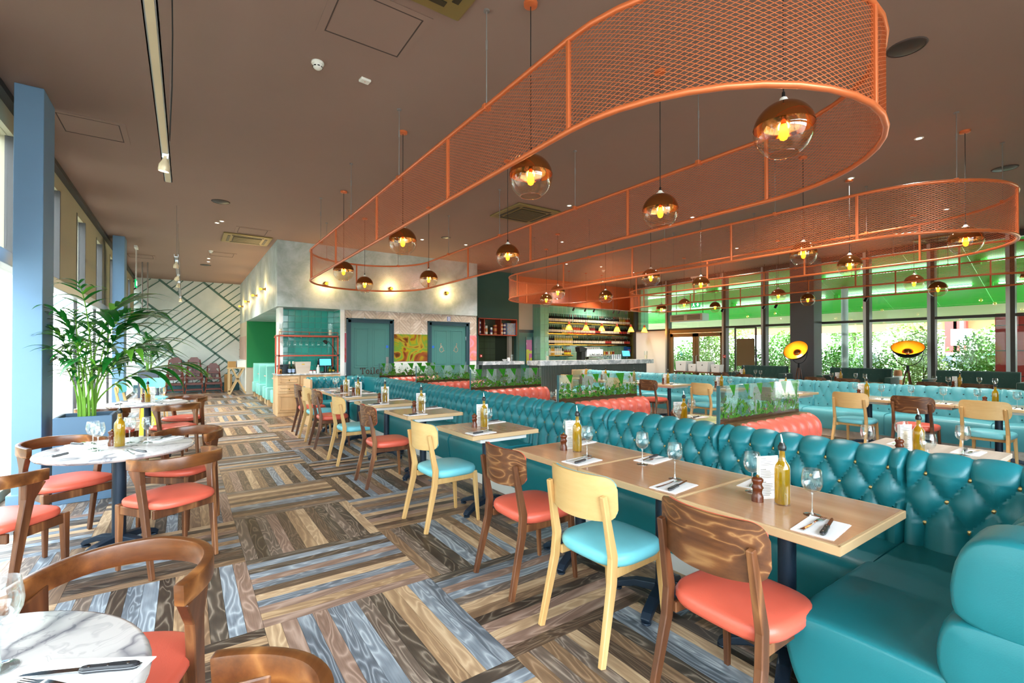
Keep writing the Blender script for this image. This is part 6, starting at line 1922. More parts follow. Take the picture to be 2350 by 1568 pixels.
# waiter station --------------------------------------------------------
WX = [1.66, x_at(689, 11.5), x_at(740, 11.5), 3.01]
ws = thing('waiter_station', 'pale oak waiter station with drawers and stone top', 'cabinet', (0, 0, 0))
obj('carcass', MB().box(1.66, 11.50, 0.0, 3.01, 12.10, 0.905).mesh('carcass', 'oak_cabinet', bevel=0.004), ws)
obj('stone_top', MB().box(1.64, 11.47, 0.905, 3.015, 12.11, 0.935).mesh('stone_top', 'marble_grey', bevel=0.004), ws)
def front(x0, x1, z0, z1, knob, nm):
    f_ = obj(nm, MB().box(x0, 11.484, z0, x1, 11.50, z1).mesh(nm, 'oak_cabinet', bevel=0.003), ws)
    b = 0.05
    obj('moulding', MB().box(x0 + b, 11.478, z0 + b, x1 - b, 11.484, z0 + b + 0.012).box(x0 + b, 11.478, z1 - b - 0.012, x1 - b, 11.484, z1 - b).box(x0 + b, 11.478, z0 + b, x0 + b + 0.012, 11.484, z1 - b).box(x1 - b - 0.012, 11.478, z0 + b, x1 - b, 11.484, z1 - b).mesh('moulding', 'oak_cabinet'), f_)
    kx, kz = knob
    obj('knob', MB().lathe([(0.006, 0), (0.006, 0.015), (0.014, 0.02), (0.014, 0.028), (0.0, 0.032)], 12).xf(Matrix.Rotation(R(90), 4, 'X')).mesh('knob', 'brass', 40), f_, (kx, 11.484, kz))
for a, b in zip(WX[:-1], WX[1:]):
    a += 0.012; b -= 0.012
    m_ = (a + b) / 2
    front(a, b, 0.70, 0.89, (m_, 0.795), 'drawer'); front(a, b, 0.50, 0.69, (m_, 0.595), 'drawer'); front(a, b, 0.08, 0.49, (b - 0.1, 0.40), 'cupboard_door')
obj('toe_kick', MB().box(1.67, 11.49, 0, 3.0, 11.50, 0.07).mesh('toe_kick', 'oak_cabinet'), ws)
sf = thing('copper_rack', 'copper square-tube rack with glass shelf on the waiter station', 'rack', (0, 0, 0.935))
xa, xb_ = 1.70, x_at(774, 11.6)
mbk = MB()
for xx in (xa, xb_):
    for yy in (11.55, 12.02): obj('post', MB().box(xx - 0.015, yy - 0.015, 0, xx + 0.015, yy + 0.015, 0.86).mesh('post', 'copper_dark'), sf)
for z in (0.41, 0.86):
    for yy in (11.55, 12.02): obj('rail', MB().box(xa - 0.015, yy - 0.015, z - 0.015, xb_ + 0.015, yy + 0.015, z + 0.015).mesh('rail', 'copper_dark'), sf)
    for xx in (xa, xb_): obj('cross_rail', MB().box(xx - 0.013, 11.55, z - 0.013, xx + 0.013, 12.02, z + 0.013).mesh('cross_rail', 'copper_dark'), sf)
obj('glass_shelf', MB().box(xa, 11.54, 0.876, xb_, 12.03, 0.884).mesh('glass_shelf', 'clear_glass'), sf)
obj('gallery_rail', MB().tube([(xa, 11.55, 0.95), (xb_, 11.55, 0.95)], 0.006, 6).tube([(xa, 11.55, 0.884), (xa, 11.55, 0.95)], 0.006, 6).tube([(xb_, 11.55, 0.884), (xb_, 11.55, 0.95)], 0.006, 6).tube([((xa + xb_) / 2, 11.55, 0.884), ((xa + xb_) / 2, 11.55, 0.95)], 0.006, 6).mesh('gallery_rail', 'copper_dark'), sf)
for q in range(8):
    o = MB().lathe([(0.034, 0.0), (0.034, 0.002), (0.006, 0.006), (0.0035, 0.08), (0.02, 0.1), (0.04, 0.14), (0.034, 0.2)], 14, cap1=False).xf(Matrix.Rotation(PI, 4, 'X')).build('hanging_glass', 'clear_glass', None, 50, loc=(xa + 0.10 + q * 0.13, 11.75, 0.935 + 0.843))
    tag(o, 'wine glass hung upside down under the copper rack', 'wine glass', 'glasses hung under the copper rack')
hurricane((x_at(642, 11.75), 11.72, 0.935 + 0.884), 'glass hurricane candle on the copper rack beside the alcove')
hurricane((x_at(757, 11.75), 11.72, 0.935 + 0.884), 'glass hurricane candle on the copper rack beside the toilet door')
WZ = 0.9355
def on_ws(px, y=11.68): return (x_at(px, y), y, WZ)
t = thing('spoon_pot', 'copper pot of black spoons on the waiter station', 'pot', on_ws(642, 11.62))
obj('pot', MB().lathe([(0.05, 0), (0.055, 0.03), (0.05, 0.11), (0.046, 0.11), (0.045, 0.01), (0, 0.01)], 18).mesh('pot', 'copper_mirror', 50), t)
for q in range(5):
    a = q * 1.3
    obj('spoon', MB().tube([(0.02 * math.cos(a), 0.02 * math.sin(a), 0.02), (0.05 * math.cos(a), 0.05 * math.sin(a), 0.17)], 0.004, 6).lathe([(0, -0.02), (0.018, 0), (0, 0.02)], 8, (0.053 * math.cos(a), 0.053 * math.sin(a), 0.18)).mesh('spoon', 'black_plastic'), t)
px0 = on_ws(652, 11.78)
for q in range(14):
    o = MB().lathe([(0.08, 0), (0.12, 0.012), (0.135, 0.017), (0.13, 0.019), (0.0, 0.006)], 24).build('side_plate', 'plate_grey', None, 40, loc=(px0[0], px0[1] + 0.04, WZ + 0.0145 * q))
    tag(o, 'grey plate in the stack on the waiter station', 'plate', 'stacked grey plates')
for q in range(4):
    t = thing('sauce_bottle', 'dark sauce bottle with pale cap in the caddy on the waiter station', 'bottle', (on_ws(668, 11.66)[0] + (q % 2) * 0.075 - 0.03, 11.62 + (q // 2) * 0.085, WZ), 0, 'sauce bottles on the waiter station')
    obj('body', MB().lathe([(0.032, 0), (0.033, 0.14), (0.015, 0.18), (0.013, 0.22)], 14).mesh('body', 'wine_green_glass', 50), t)
    obj('cap', MB().lathe([(0.016, 0.22), (0.012, 0.26), (0.004, 0.285)], 12).mesh('cap', 'cap_white', 50), t)
    obj('label_band', MB().lathe([(0.0338, 0.03), (0.0338, 0.11)], 14, cap0=False, cap1=False).mesh('label_band', 'tin_blue'), t)
t = thing('washed_box', 'whitewashed tapered wooden box on the waiter station', 'box', on_ws(694, 11.66))
obj('box', MB().prism([(-0.14, 0), (0.14, 0), (0.165, 0.27), (-0.165, 0.27)], -0.1, 0.1, 'y').mesh('box', 'washed_wood', bevel=0.005), t)
obj('name_plate', MB().box(-0.03, -0.103, 0.20, 0.03, -0.1, 0.225).mesh('name_plate', 'brass'), t)
for q in range(2):
    t = thing('dip_jar', 'small glass dip jar with red lid on the waiter station', 'jar', (on_ws(714 + q * 8, 11.56)), 0, 'dip jars on the waiter station')
    obj('jar', MB().lathe([(0.03, 0), (0.032, 0.055)], 12).mesh('jar', 'porcelain', 50), t); obj('lid', MB().lathe([(0.033, 0.055), (0.033, 0.075)], 12).mesh('lid', 'cap_red'), t)
t = thing('spray_bottle', 'clear spray bottle on the waiter station', 'bottle', on_ws(730, 11.58))
obj('body', MB().lathe([(0.035, 0), (0.036, 0.12), (0.014, 0.16)], 14).mesh('body', 'bottle_clear', 50), t); obj('trigger', MB().box(-0.01, -0.04, 0.16, 0.01, 0.02, 0.195).mesh('trigger', 'white_plastic'), t)
t = thing('till_screen', 'small black till with blue screen on the waiter station', 'till', on_ws(747, 11.68))
obj('stand', MB().lathe([(0.09, 0), (0.09, 0.012), (0.04, 0.02), (0.035, 0.17)], 18).mesh('stand', 'black_plastic', 40), t)
s_ = obj('display', MB().box(-0.15, -0.014, 0, 0.15, 0.014, 0.20).mesh('display', 'black_plastic', bevel=0.006), t, (0, 0, 0.15), rot=(R(-14), 0, 0))
obj('screen', MB().box(-0.128, -0.016, 0.022, 0.128, -0.014, 0.18).mesh('screen', 'screen_blue'), s_)
for q, (px, h_, m_, lab) in enumerate(((730, 0.30, 'wine_red_glass', 'dark wine bottle behind the till'), (757, 0.16, 'oil_herb', 'short green bottle beside the till'), (765, 0.14, 'black_plastic', 'black canister beside the till'))):
    t = thing('counter_bottle', lab + ' on the waiter station', 'bottle', on_ws(px, 11.80))
    obj('body', MB().lathe([(0.034, 0), (0.035, h_ * 0.6), (0.014, h_ * 0.78), (0.013, h_)], 14).mesh('body', m_, 50), t); obj('label_band', MB().lathe([(0.0358, h_ * 0.2), (0.0358, h_ * 0.45)], 14, cap0=False, cap1=False).mesh('label_band', 'cap_gold'), t)
t = thing('clip_lamp', 'black clip-on lamp leaning from the copper rack', 'lamp', (xb_, 11.55, 0.935))
obj('arm', MB().tube([(0, 0, 0.41), (-0.12, 0.0, 0.62), (-0.22, 0.0, 0.74)], 0.008, 8).mesh('arm', 'black_plastic'), t)
obj('shade', MB().lathe([(0.06, -0.07), (0.05, -0.02), (0.02, 0.0)], 16, cap0=False).mesh('shade', 'black_plastic', 40), t, (-0.25, 0, 0.76), rot=(0, 0.8, 0))
obj('clamp', MB().box(-0.02, -0.02, 0.39, 0.02, 0.02, 0.43).mesh('clamp', 'black_plastic'), t)
t = thing('copper_pendant', 'copper dome pendant over the mint booths', 'pendant lamp', (1.98, 13.4, 1.85))
obj('shade', MB().lathe([(0.13, -0.06), (0.11, 0.0), (0.06, 0.05), (0.02, 0.07)], 22, cap0=False).mesh('shade', 'copper_paint', 50), t)
obj('cord', MB().cyl((0, 0, 0.07), (0, 0, ZB - 1.85), 0.004, 6).mesh('cord', 'cord'), t)
# ---------------------------------------------------------------- palms
def leaf_mesh(L, W, droop, nm):
    n = 7; vs = []; fs = []
    for i in range(n + 1):
        u = i / n
        w = W * (math.sin(PI * min(1, u * 0.9 + 0.1)) ** 0.7) * (1 - u ** 5)
        a = droop * u
        x = L * (math.sin(a) / a if a > 1e-3 else 1) * u if False else L * u * math.cos(a * 0.55)
        z = -L * u * math.sin(a * 0.55)
        vs += [(x, -w, z + 0.12 * w), (x, 0, z - 0.18 * w), (x, w, z + 0.12 * w)]
    for i in range(n):
        for k in (0, 1):
            a = i * 3 + k; fs.append((a, a + 3, a + 4, a + 1))
    return MB().add(vs, fs).mesh(nm, 'leaf_green', 60)
LEAF = [leaf_mesh(0.44, 0.031, 1.1, 'leaflet'), leaf_mesh(0.40, 0.036, 1.5, 'leaflet'), leaf_mesh(0.34, 0.027, 0.7, 'leaflet')]
LEAF_L = LEAF[0].copy(); LEAF_L.materials.clear(); LEAF_L.materials.append(M['leaf_light'])
def palm(loc, z0, hgt, nf, spread, label, seed, lscale=1.0):
    r_ = random.Random(seed)
    t = thing('palm', label, 'palm', (loc[0], loc[1], z0))
    for f in range(nf):
        az = f * 2.399 + r_.uniform(-.3, .3)
        tier = f / nf
        hh = hgt * (0.42 + 0.58 * tier) * r_.uniform(0.9, 1.08)
        out = spread * (1.0 - 0.35 * tier) * r_.uniform(0.75, 1.2)
        if math.cos(az) < -0.2: out *= 0.5
        b = (0.06 * math.cos(az + 1), 0.06 * math.sin(az + 1))
        pts = []
        n = 12
        for k in range(n + 1):
            u = k / n
            rr = out * (u ** 2.2)
            zz = hh * (1.12 * u - 0.20 * u ** 4)
            pts.append(Vector((b[0] + rr * math.cos(az), b[1] + rr * math.sin(az), zz)))
        fo_ = obj('frond', MB().tube(pts, [0.011 * (1 - 0.72 * k / n) for k in range(n + 1)], 6).mesh('frond', 'stem_green', 50), t)
        nl = r_.randint(8, 9)
        for q in range(nl):
            u = 0.50 + 0.50 * q / (nl - 1)
            i = min(n - 1, int(u * n)); fr_ = u * n - i
            p = pts[i].lerp(pts[i + 1], fr_); tg = (pts[i + 1] - pts[i]).normalized()
            side = tg.cross(Vector((0, 0, 1))).normalized()
            for s_ in (-1, 1):
                d = (tg * (0.55 + 0.7 * (q / nl)) + side * s_ * (1.0 - 0.45 * q / nl) + Vector((0, 0, 0.12))).normalized()
                yv = Vector((0, 0, 1)).cross(d).normalized(); zv = d.cross(yv)
                m3 = Matrix((d, yv, zv)).transposed()
                e = m3.to_euler()
                sc = (0.62 if math.cos(az) < 0 and tier < 0.95 else 1.0) * lscale * r_.uniform(0.8, 1.15) * (0.75 + 0.45 * math.sin(PI * q / nl))
                obj('leaflet', LEAF[r_.randrange(3)] if r_.random() < 0.8 else LEAF_L, fo_, p, rot=e, scale=(sc, sc, sc))
    return t
def planter(x0, y0, x1, y1, h, m, label):
    t = thing('planter', label, 'planter', ((x0 + x1) / 2, (y0 + y1) / 2, 0))
    a, b = (x1 - x0) / 2, (y1 - y0) / 2; w = 0.03
    obj('box', MB().box(-a, -b, 0, a, -b + w, h).box(-a, b - w, 0, a, b, h).box(-a, -b + w, 0, -a + w, b - w, h).box(a - w, -b + w, 0, a, b - w, h).mesh('box', m, bevel=0.004), t)
    obj('soil', MB().box(-a + w, -b + w, 0, a - w, b - w, h - 0.05).mesh('soil', 'soil'), t)
    return t
planter(-1.03, 6.10, -0.60, 6.53, 0.82, 'planter_blue', 'tall blue-grey planter box by the blue column')
palm((-0.815, 6.315), 0.77, 1.42, 17, 0.62, 'large kentia palm growing in the tall blue-grey planter', 11)
px2 = x_at(342, 18.6)
planter(px2 - 0.26, 18.4, px2 + 0.24, 18.9, 0.80, 'planter_grey', 'dark grey planter box before the battened wall')
palm((px2, 18.65), 0.75, 1.35, 13, 0.30, 'smaller bright palm growing in the dark grey planter', 5, 0.9)

# ---------------------------------------------------------------- high chairs
def high_chair():
    t = thing('high_chair', '', 'high chair')
    w = 'chair_red_wood'
    for sx in (-1, 1):
        obj('leg', MB().rect([(sx * 0.25, 0.26, 0), (sx * 0.165, 0.10, 0.72)], [(0.028, 0.036)] * 2, (0, 1, 0)).mesh('leg', w, bevel=0.004), t)
        obj('leg', MB().rect([(sx * 0.25, -0.26, 0), (sx * 0.165, -0.08, 0.60)], [(0.028, 0.036)] * 2, (0, 1, 0)).mesh('leg', w, bevel=0.004), t)
        for z in (0.14, 0.52):
            q = 1 - z / 0.72
            obj('side_rail', MB().box(sx * (0.165 + 0.085 * q) - 0.012, -0.1 - 0.15 * q, z - 0.018, sx * (0.165 + 0.085 * q) + 0.012, 0.1 + 0.15 * q, z + 0.018).mesh('side_rail', w), t)
    for z, y in ((0.12, -0.235), (0.30, -0.18), (0.48, -0.12), (0.12, 0.235)):
        hw = 0.165 + 0.085 * (1 - z / 0.72)
        obj('rung', MB().box(-hw, y - 0.012, z - 0.018, hw, y + 0.012, z + 0.018).mesh('rung', w, bevel=0.003), t)
    obj('seat', MB().box(-0.16, -0.09, 0.47, 0.16, 0.12, 0.485).mesh('seat', w, bevel=0.003), t)
    obj('backrest', MB().prism([(-0.165, 0.62), (0.165, 0.62), (0.165, 0.70), (0.09, 0.80), (-0.09, 0.80), (-0.165, 0.70)], 0.085, 0.105, 'y').mesh('backrest', w, bevel=0.003), t)
    obj('lower_back', MB().box(-0.09, 0.085, 0.50, 0.09, 0.10, 0.62).mesh('lower_back', w), t)
    obj('strap', MB().tube([(-0.05, -0.10, 0.45), (-0.04, -0.16, 0.3), (0.02, -0.17, 0.24), (0.05, -0.11, 0.40)], 0.008, 5).mesh('strap', 'black_plastic'), t)
    return t
for si, (px, n) in enumerate(((402, 3), (446, 3), (490, 2))):
    for k in range(n):
        put('highchair', high_chair, (x_at(px, 19.55), 19.55 - k * 0.0, 0.0 + k * 0.215), PI if False else 0.0,
            'dark red wooden high chair, %s of the stack %s' % ('bottom' if k == 0 else ('top' if k == n - 1 else 'middle'), ['nearest the grey planter', 'in the middle', 'beside the trestle stand'][si]), 'stacked high chairs by the battened wall')

# trestle stand with boxes
t = thing('trestle_stand', 'pale wood cross-legged stand beside the high chairs', 'stand', (x_at(545, 18.3), 18.3, 0))
for y in (-0.22, 0.22):
    for s_ in (-1, 1):
        obj('leg', MB().bar((s_ * 0.24, y, 0.0), (s_ * -0.16, y, 0.86), 0.04, 0.05, (0, 1, 0)).mesh('leg', 'trestle_wood'), t)
        obj('leg', MB().bar((s_ * 0.25, y, 0.0), (s_ * 0.25, y, 0.86), 0.04, 0.04, (0, 1, 0)).mesh('leg', 'trestle_wood'), t)
obj('shelf_top', MB().box(-0.30, -0.26, 0.86, 0.30, 0.26, 0.90).mesh('shelf_top', 'trestle_wood', bevel=0.004), t)
obj('foot_rail', MB().box(-0.27, -0.24, 0.10, -0.23, 0.24, 0.14).box(0.23, -0.24, 0.10, 0.27, 0.24, 0.14).mesh('foot_rail', 'trestle_wood'), t)
o = MB().box(-0.28, -0.15, 0.0, -0.05, 0.15, 0.2).build('cardboard_box', 'card_board', None, bevel=0.004, loc=(x_at(545, 18.3), 18.3, 0.9)); tag(o, 'brown cardboard box on the trestle stand', 'box')
for q in range(5):
    o = MB().box(-0.02, -0.16, 0, 0.28, 0.16, 0.045).build('paper_ream', 'paper', None, bevel=0.003, loc=(x_at(545, 18.3), 18.3, 0.9005 + 0.046 * q)); tag(o, 'white paper stack on the trestle stand', 'paper', 'paper stacks on the trestle stand')
o = MB().box(-0.12, -0.02, 0.0, 0.12, 0.02, 0.62).build('leaning_board', 'card_board', None, loc=(x_at(524, 19.6), 19.6, 0)); tag(o, 'brown board standing between high chairs and trestle stand', 'board')
# beech chair and oak table by the windows
light_chair((-0.80, 11.6, 0), R(-100), 'pale beech chair with aqua seat by the window past the marble tables', 'cafe chairs by the far windows')
light_chair((-0.55, 12.6, 0), R(190), 'pale beech chair with aqua seat beside the second blue column', 'cafe chairs by the far windows')
t = thing('wet_floor_sign', 'yellow folding caution board standing in the window aisle', 'caution board', (-0.52, 10.4, 0))
obj('front_leaf', MB().prism([(-0.14, 0), (0.14, 0), (0.11, 0.62), (-0.11, 0.62)], -0.01, 0.01, 'y').mesh('front_leaf', 'yellow_print', bevel=0.004), t, (0, -0.10, 0), rot=(R(-10), 0, 0))
obj('rear_leaf', MB().prism([(-0.14, 0), (0.14, 0), (0.11, 0.62), (-0.11, 0.62)], -0.01, 0.01, 'y').mesh('rear_leaf', 'yellow_print', bevel=0.004), t, (0, 0.10, 0), rot=(R(10), 0, 0))
# projector-like pole mount near the far wall
t = thing('ceiling_pole_bracket', 'grey twin pole bracket hung from the ceiling before the battened wall', 'bracket', (-0.95, 16.6, 0))
for xx in (-0.06, 0.06): obj('pole', MB().cyl((xx, 0, 2.6), (xx, 0, CEIL), 0.018, 10).mesh('pole', 'grey_rod'), t)
obj('plate', MB().box(-0.12, -0.08, 2.57, 0.12, 0.08, 2.6).mesh('plate', 'grey_rod'), t)

# ---------------------------------------------------------------- street side furniture
def studio_lamp(loc, rz, axis, label):
    t = thing('studio_lamp', label, 'floor lamp', loc, rz)
    tilt = (Matrix.Rotation(-rz, 3, 'Z') @ Vector(axis)).to_track_quat('Z', 'Y').to_euler()
    prof = [(0.02, 0.0), (0.12, 0.015), (0.21, 0.065), (0.265, 0.14), (0.285, 0.20)]
    d = obj('dish', MB().lathe(prof + [(0.292, 0.20)] , 36, cap1=False).mesh('dish', 'black_steel', 50), t, (0, 0, 1.36), rot=tilt)
    obj('gold_lining', MB().lathe([(r * 0.985, z + 0.006) for r, z in prof], 36, cap0=True, cap1=False).mesh('gold_lining', 'gold_leaf', 50), d)
    obj('inner_reflector', MB().lathe([(0.0, 0.16), (0.05, 0.15), (0.085, 0.125), (0.10, 0.09)], 24, cap0=False, cap1=False).mesh('inner_reflector', 'copper_mirror', 50), d)
    obj('reflector_stem', MB().cyl((0, 0, 0.01), (0, 0, 0.15), 0.01, 8).mesh('reflector_stem', 'brass'), d)
    obj('yoke', MB().tube([(0.31 * math.cos(a), 0, 1.43 - 0.30 * math.sin(a)) for a in [PI * k / 16 for k in range(17)]], 0.008, 6).mesh('yoke', 'black_steel'), t)
    for k in range(3):
        a = 2 * PI * k / 3 + 0.4
        obj('tripod_leg', MB().tube([(0.03 * math.cos(a), 0.03 * math.sin(a), 1.02), (0.21 * math.cos(a), 0.21 * math.sin(a), 0)], 0.014, 8).mesh('tripod_leg', 'brown_wood'), t)
    obj('hub', MB().cyl((0, 0, 0.98), (0, 0, 1.14), 0.028, 12).mesh('hub', 'black_steel'), t)
    ld = bpy.data.lights.new('studio_lamp_light', 'POINT'); ld.energy = 14; ld.color = (1.0, 0.72, 0.36); ld.shadow_soft_size = 0.03
    lo = bpy.data.objects.new('studio_lamp_light', ld); COL.objects.link(lo); lo.parent = d; lo.location = (0, 0, 0.055)
    return t
xl2 = 12.95
studio_lamp((xl2, y_at(2083, xl2), 0), R(70), (-0.52, -0.14, 0.85), 'gold lined studio floor lamp between the window sofas')
studio_lamp((xl2, y_at(1833, xl2), 0), R(60), (-0.85, 0.02, 0.62), 'gold lined studio floor lamp in front of the grey column')
yb_ = y_at(1712, 13.75)
t = thing('menu_board', 'brown framed notice board standing in the street window', 'board', (13.72, yb_, 0))
hw = abs(y_at(1688, 13.75) - y_at(1735, 13.75)) / 2
obj('board', MB().box(-0.012, -hw + 0.04, 1.0, 0.012, hw - 0.04, 1.82).mesh('board', 'frame_bronze'), t)
for s_ in (-1, 1): obj('post', MB().box(-0.02, s_ * hw - 0.02, 0, 0.02, s_ * hw + 0.02, 2.15).mesh('post', 'frame_dark'), t)
obj('top_bar', MB().box(-0.015, -hw, 2.13, 0.015, hw, 2.16).mesh('top_bar', 'frame_dark'), t)
obj('foot', MB().box(-0.2, -hw - 0.03, 0, 0.15, -hw + 0.03, 0.03).box(-0.2, hw - 0.03, 0, 0.15, hw + 0.03, 0.03).mesh('foot', 'frame_dark'), t)
t = thing('console_table', 'walnut console table inside the entrance door', 'table', (12.6, y_at(1606, 12.6), 0))
obj('table_top', MB().box(-0.25, -0.75, 0.80, 0.25, 0.75, 0.84).mesh('table_top', 'brown_wood', bevel=0.004), t)
for sx in (-0.2, 0.2):
    for sy in (-0.68, 0.68): obj('leg', MB().box(sx - 0.025, sy - 0.025, 0, sx + 0.025, sy + 0.025, 0.80).mesh('leg', 'brown_wood'), t)
    obj('stretcher', MB().bar((sx, -0.68, 0.2), (sx, -0.2, 0.78), 0.03, 0.04, (1, 0, 0)).bar((sx, 0.68, 0.2), (sx, 0.2, 0.78), 0.03, 0.04, (1, 0, 0)).mesh('stretcher', 'brown_wood'), t)
yc = y_at(1606, 12.6)
for k, (dy, s_, lab) in enumerate(((0.55, 1.0, 'large white crate nearest the bar'), (0.20, 0.72, 'small white crate beside the large one nearest the bar'), (-0.18, 1.0, 'large white crate nearest the sofas'), (-0.56, 0.72, 'small white crate at the sofa end'))):
    t = thing('white_crate', lab + ' on the console table', 'crate', (12.6, yc + dy, 0.8405))
    h_ = 0.30 * s_; w = 0.19 * s_
    obj('bin', MB().prism([(-w * 0.85, 0), (w * 0.85, 0), (w, h_), (-w, h_)], -0.16 * s_, 0.16 * s_, 'x').mesh('bin', 'crate_white', bevel=0.006), t)
    obj('badge', MB().prism([(-0.025, h_ * 0.6), (0.025, h_ * 0.6), (0.0, h_ * 0.75)], -0.16 * s_ - 0.002, -0.16 * s_, 'x').mesh('badge', 'black_plastic'), t)
t = thing('door_air_curtain', 'grey air curtain unit above the entrance door', 'air curtain', (13.72, y_at(1580, 13.72), 2.55))
obj('casing', MB().box(-0.16, -0.62, -0.12, 0.209, 0.62, 0.12).mesh('casing', 'frame_light', bevel=0.02), t)
obj('drop_rod', MB().cyl((0.05, -0.5, 0.12), (0.05, -0.5, CEIL - 2.55), 0.01, 8).cyl((0.05, 0.5, 0.12), (0.05, 0.5, CEIL - 2.55), 0.01, 8).mesh('drop_rod', 'frame_dark'), t)
for s_ in (-0.3, 0.3):
    for k in range(4): obj('louvre', MB().box(-0.165, s_ - 0.24, -0.07 + k * 0.04, -0.158, s_ + 0.24, -0.05 + k * 0.04).mesh('louvre', 'black_plastic'), t)
t = thing('fire_call_point', 'red fire call point on the mullion beside the entrance door', 'alarm', (13.92, yd0 + 0.0, 1.28))
obj('box', MB().box(-0.03, -0.045, -0.045, 0, 0.045, 0.045).mesh('box', 'sign_red', bevel=0.004), t); obj('window', MB().box(-0.032, -0.02, -0.015, -0.03, 0.02, 0.015).mesh('window', 'white_plastic'), t)
for k, px in enumerate((1660, 1755, 1783, 1990)):
    yy = y_at(px, 13.6)
    t = thing('track_spot', 'small black spotlight near the street windows, %s from the entrance' % ORD[k], 'spotlight', (13.6, yy, 2.75))
    obj('can', MB().lathe([(0.035, -0.1), (0.035, 0.0), (0.012, 0.02)], 14, cap0=False).mesh('can', 'black_plastic', 40), t, rot=(0.3, 0.4, 0))
    obj('drop_rod', MB().cyl((0, 0, 0.02), (0, 0, CEIL - 2.75), 0.006, 6).mesh('drop_rod', 'black_plastic'), t)
# ---------------------------------------------------------------- outdoors
gp = struct('ground', MB().box(14.15, -40, -0.2, 70, 60, -0.05).box(-60, -40, -0.2, -1.62, 60, -0.05).box(-1.62, -40, -0.2, 14.15, -3.2, -0.05), 'pavement', 'pale paved ground outside the building', 'ground')
road = struct('road', MB().box(20.5, -40, -0.05, 27, 60, -0.045), 'asphalt', 'grey car park road beyond the hedge', 'road')
def shrub_mesh(seed, n, rx, rz, m):
    r_ = random.Random(seed); mb = MB()
    vs, fs = [], []
    for k in range(n):
        a = r_.uniform(0, 2 * PI); c = r_.uniform(-1, 1); q = r_.random() ** 0.35
        s_ = math.sqrt(1 - c * c)
        p = Vector((rx * q * s_ * math.cos(a), rx * q * s_ * math.sin(a), rz + rz * q * c))
        d = Vector((r_.uniform(-1, 1), r_.uniform(-1, 1), r_.uniform(-.6, 1))).normalized()
        e = d.cross(Vector((r_.uniform(-1, 1), r_.uniform(-1, 1), r_.uniform(-1, 1)))).normalized()
        L = r_.uniform(0.04, 0.08); w = L * 0.42
        b = len(vs)
        vs += [p, p + d * L * .5 + e * w, p + d * L, p + d * L * .5 - e * w]
        fs.append((b, b + 1, b + 2, b + 3))
    return mb.add(vs, fs).mesh('foliage', m)
SH = [shrub_mesh(1, 2600, 0.56, 0.85, 'hedge_leaf'), shrub_mesh(2, 2600, 0.54, 1.05, 'hedge_leaf_pale'), shrub_mesh(3, 2600, 0.58, 0.75, 'hedge_leaf')]
stem_m = MB().tube([(0, 0, 0), (0.03, 0.02, 0.7), (0.0, 0.05, 1.3)], [0.03, 0.02, 0.01], 6).tube([(0, 0, 0.1), (-0.2, 0.1, 0.8), (-0.3, 0.15, 1.2)], 0.012, 5).tube([(0, 0, 0.1), (0.2, -0.15, 0.8), (0.35, -0.2, 1.1)], 0.012, 5).mesh('stems', 'bark')
sr = random.Random(17)
for k in range(17):
    yy = -3.5 + k * 1.12
    t = thing('shrub', '%s shrub in the hedge outside the street windows' % ['leafy green', 'pale upright', 'low bright green'][k % 3], 'shrub', (17.3 + sr.uniform(-.1, .1), yy, -0.05), sr.uniform(0, 6), 'hedge shrubs outside the street windows')
    obj('foliage', SH[k % 3], t, scale=(1, 1, sr.uniform(0.85, 1.2))); obj('stems', stem_m, t)
for k in range(8):
    yy = -1 + k * 2.0
    t = thing('shrub', 'tall pale shrub behind the hedge', 'shrub', (19.0 + sr.uniform(-.1, .1), yy, -0.05), sr.uniform(0, 6), 'tall shrubs behind the hedge')
    obj('foliage', SH[(k + 1) % 3], t, scale=(1.2, 1.6, 1.35)); obj('stems', stem_m, t)
for k in range(9):
    t = thing('shrub', 'green shrub outside the left window wall', 'shrub', (-6.0 + sr.uniform(-.4, .4), 4 + k * 1.9, -0.05), sr.uniform(0, 6), 'shrubs outside the left window wall')
    obj('foliage', SH[k % 3], t); obj('stems', stem_m, t)
def tree(x, y, h_, k, lab):
    t = thing('tree', lab, 'tree', (x, y, -0.05), sr.uniform(0, 6), 'trees beyond the car park')
    obj('trunk', MB().tube([(0, 0, 0), (0.05, 0, h_ * 0.4), (0, 0.05, h_ * 0.75)], [0.12, 0.09, 0.04], 8).mesh('trunk', 'bark'), t)
    for q in range(3): obj('crown', SH[(k + q) % 3], t, (sr.uniform(-.7, .7), sr.uniform(-.7, .7), h_ * 0.32 + q * 0.6), scale=(2.4, 2.4, 1.5))
for k, y in enumerate((2, 7.5, 11.5, 16, 21)): tree(33 + (k % 2) * 2, y, 5.0, k, 'leafy street tree beyond the car park')
# canopy over the street front: green soffit, pale fascia, white light lines
can = thing('street_canopy', 'green soffit canopy with pale fascia outside the street windows', 'canopy', (0, 0, 0))
def slope(x): return 3.95 - (x - 14.6) * 0.36
sof = MB(); 
n = 26
for k in range(n):
    y0 = -8 + k * 1.1; y1 = y0 + 1.09
    obj('soffit_panel', MB().add([(14.7, y0, slope(14.7)), (18.0, y0, slope(18.0)), (18.0, y1, slope(18.0)), (14.7, y1, slope(14.7)), (14.7, y0, slope(14.7) + .05), (18.0, y0, slope(18.0) + .05), (18.0, y1, slope(18.0) + .05), (14.7, y1, slope(14.7) + .05)],
        [(0, 3, 2, 1), (4, 5, 6, 7), (0, 1, 5, 4), (1, 2, 6, 5), (2, 3, 7, 6), (3, 0, 4, 7)]).mesh('soffit_panel', 'canopy_green'), can)
obj('fascia', MB().box(18.0, -8, 2.30, 18.1, 21, 2.78).mesh('fascia', 'canopy_cream'), can)
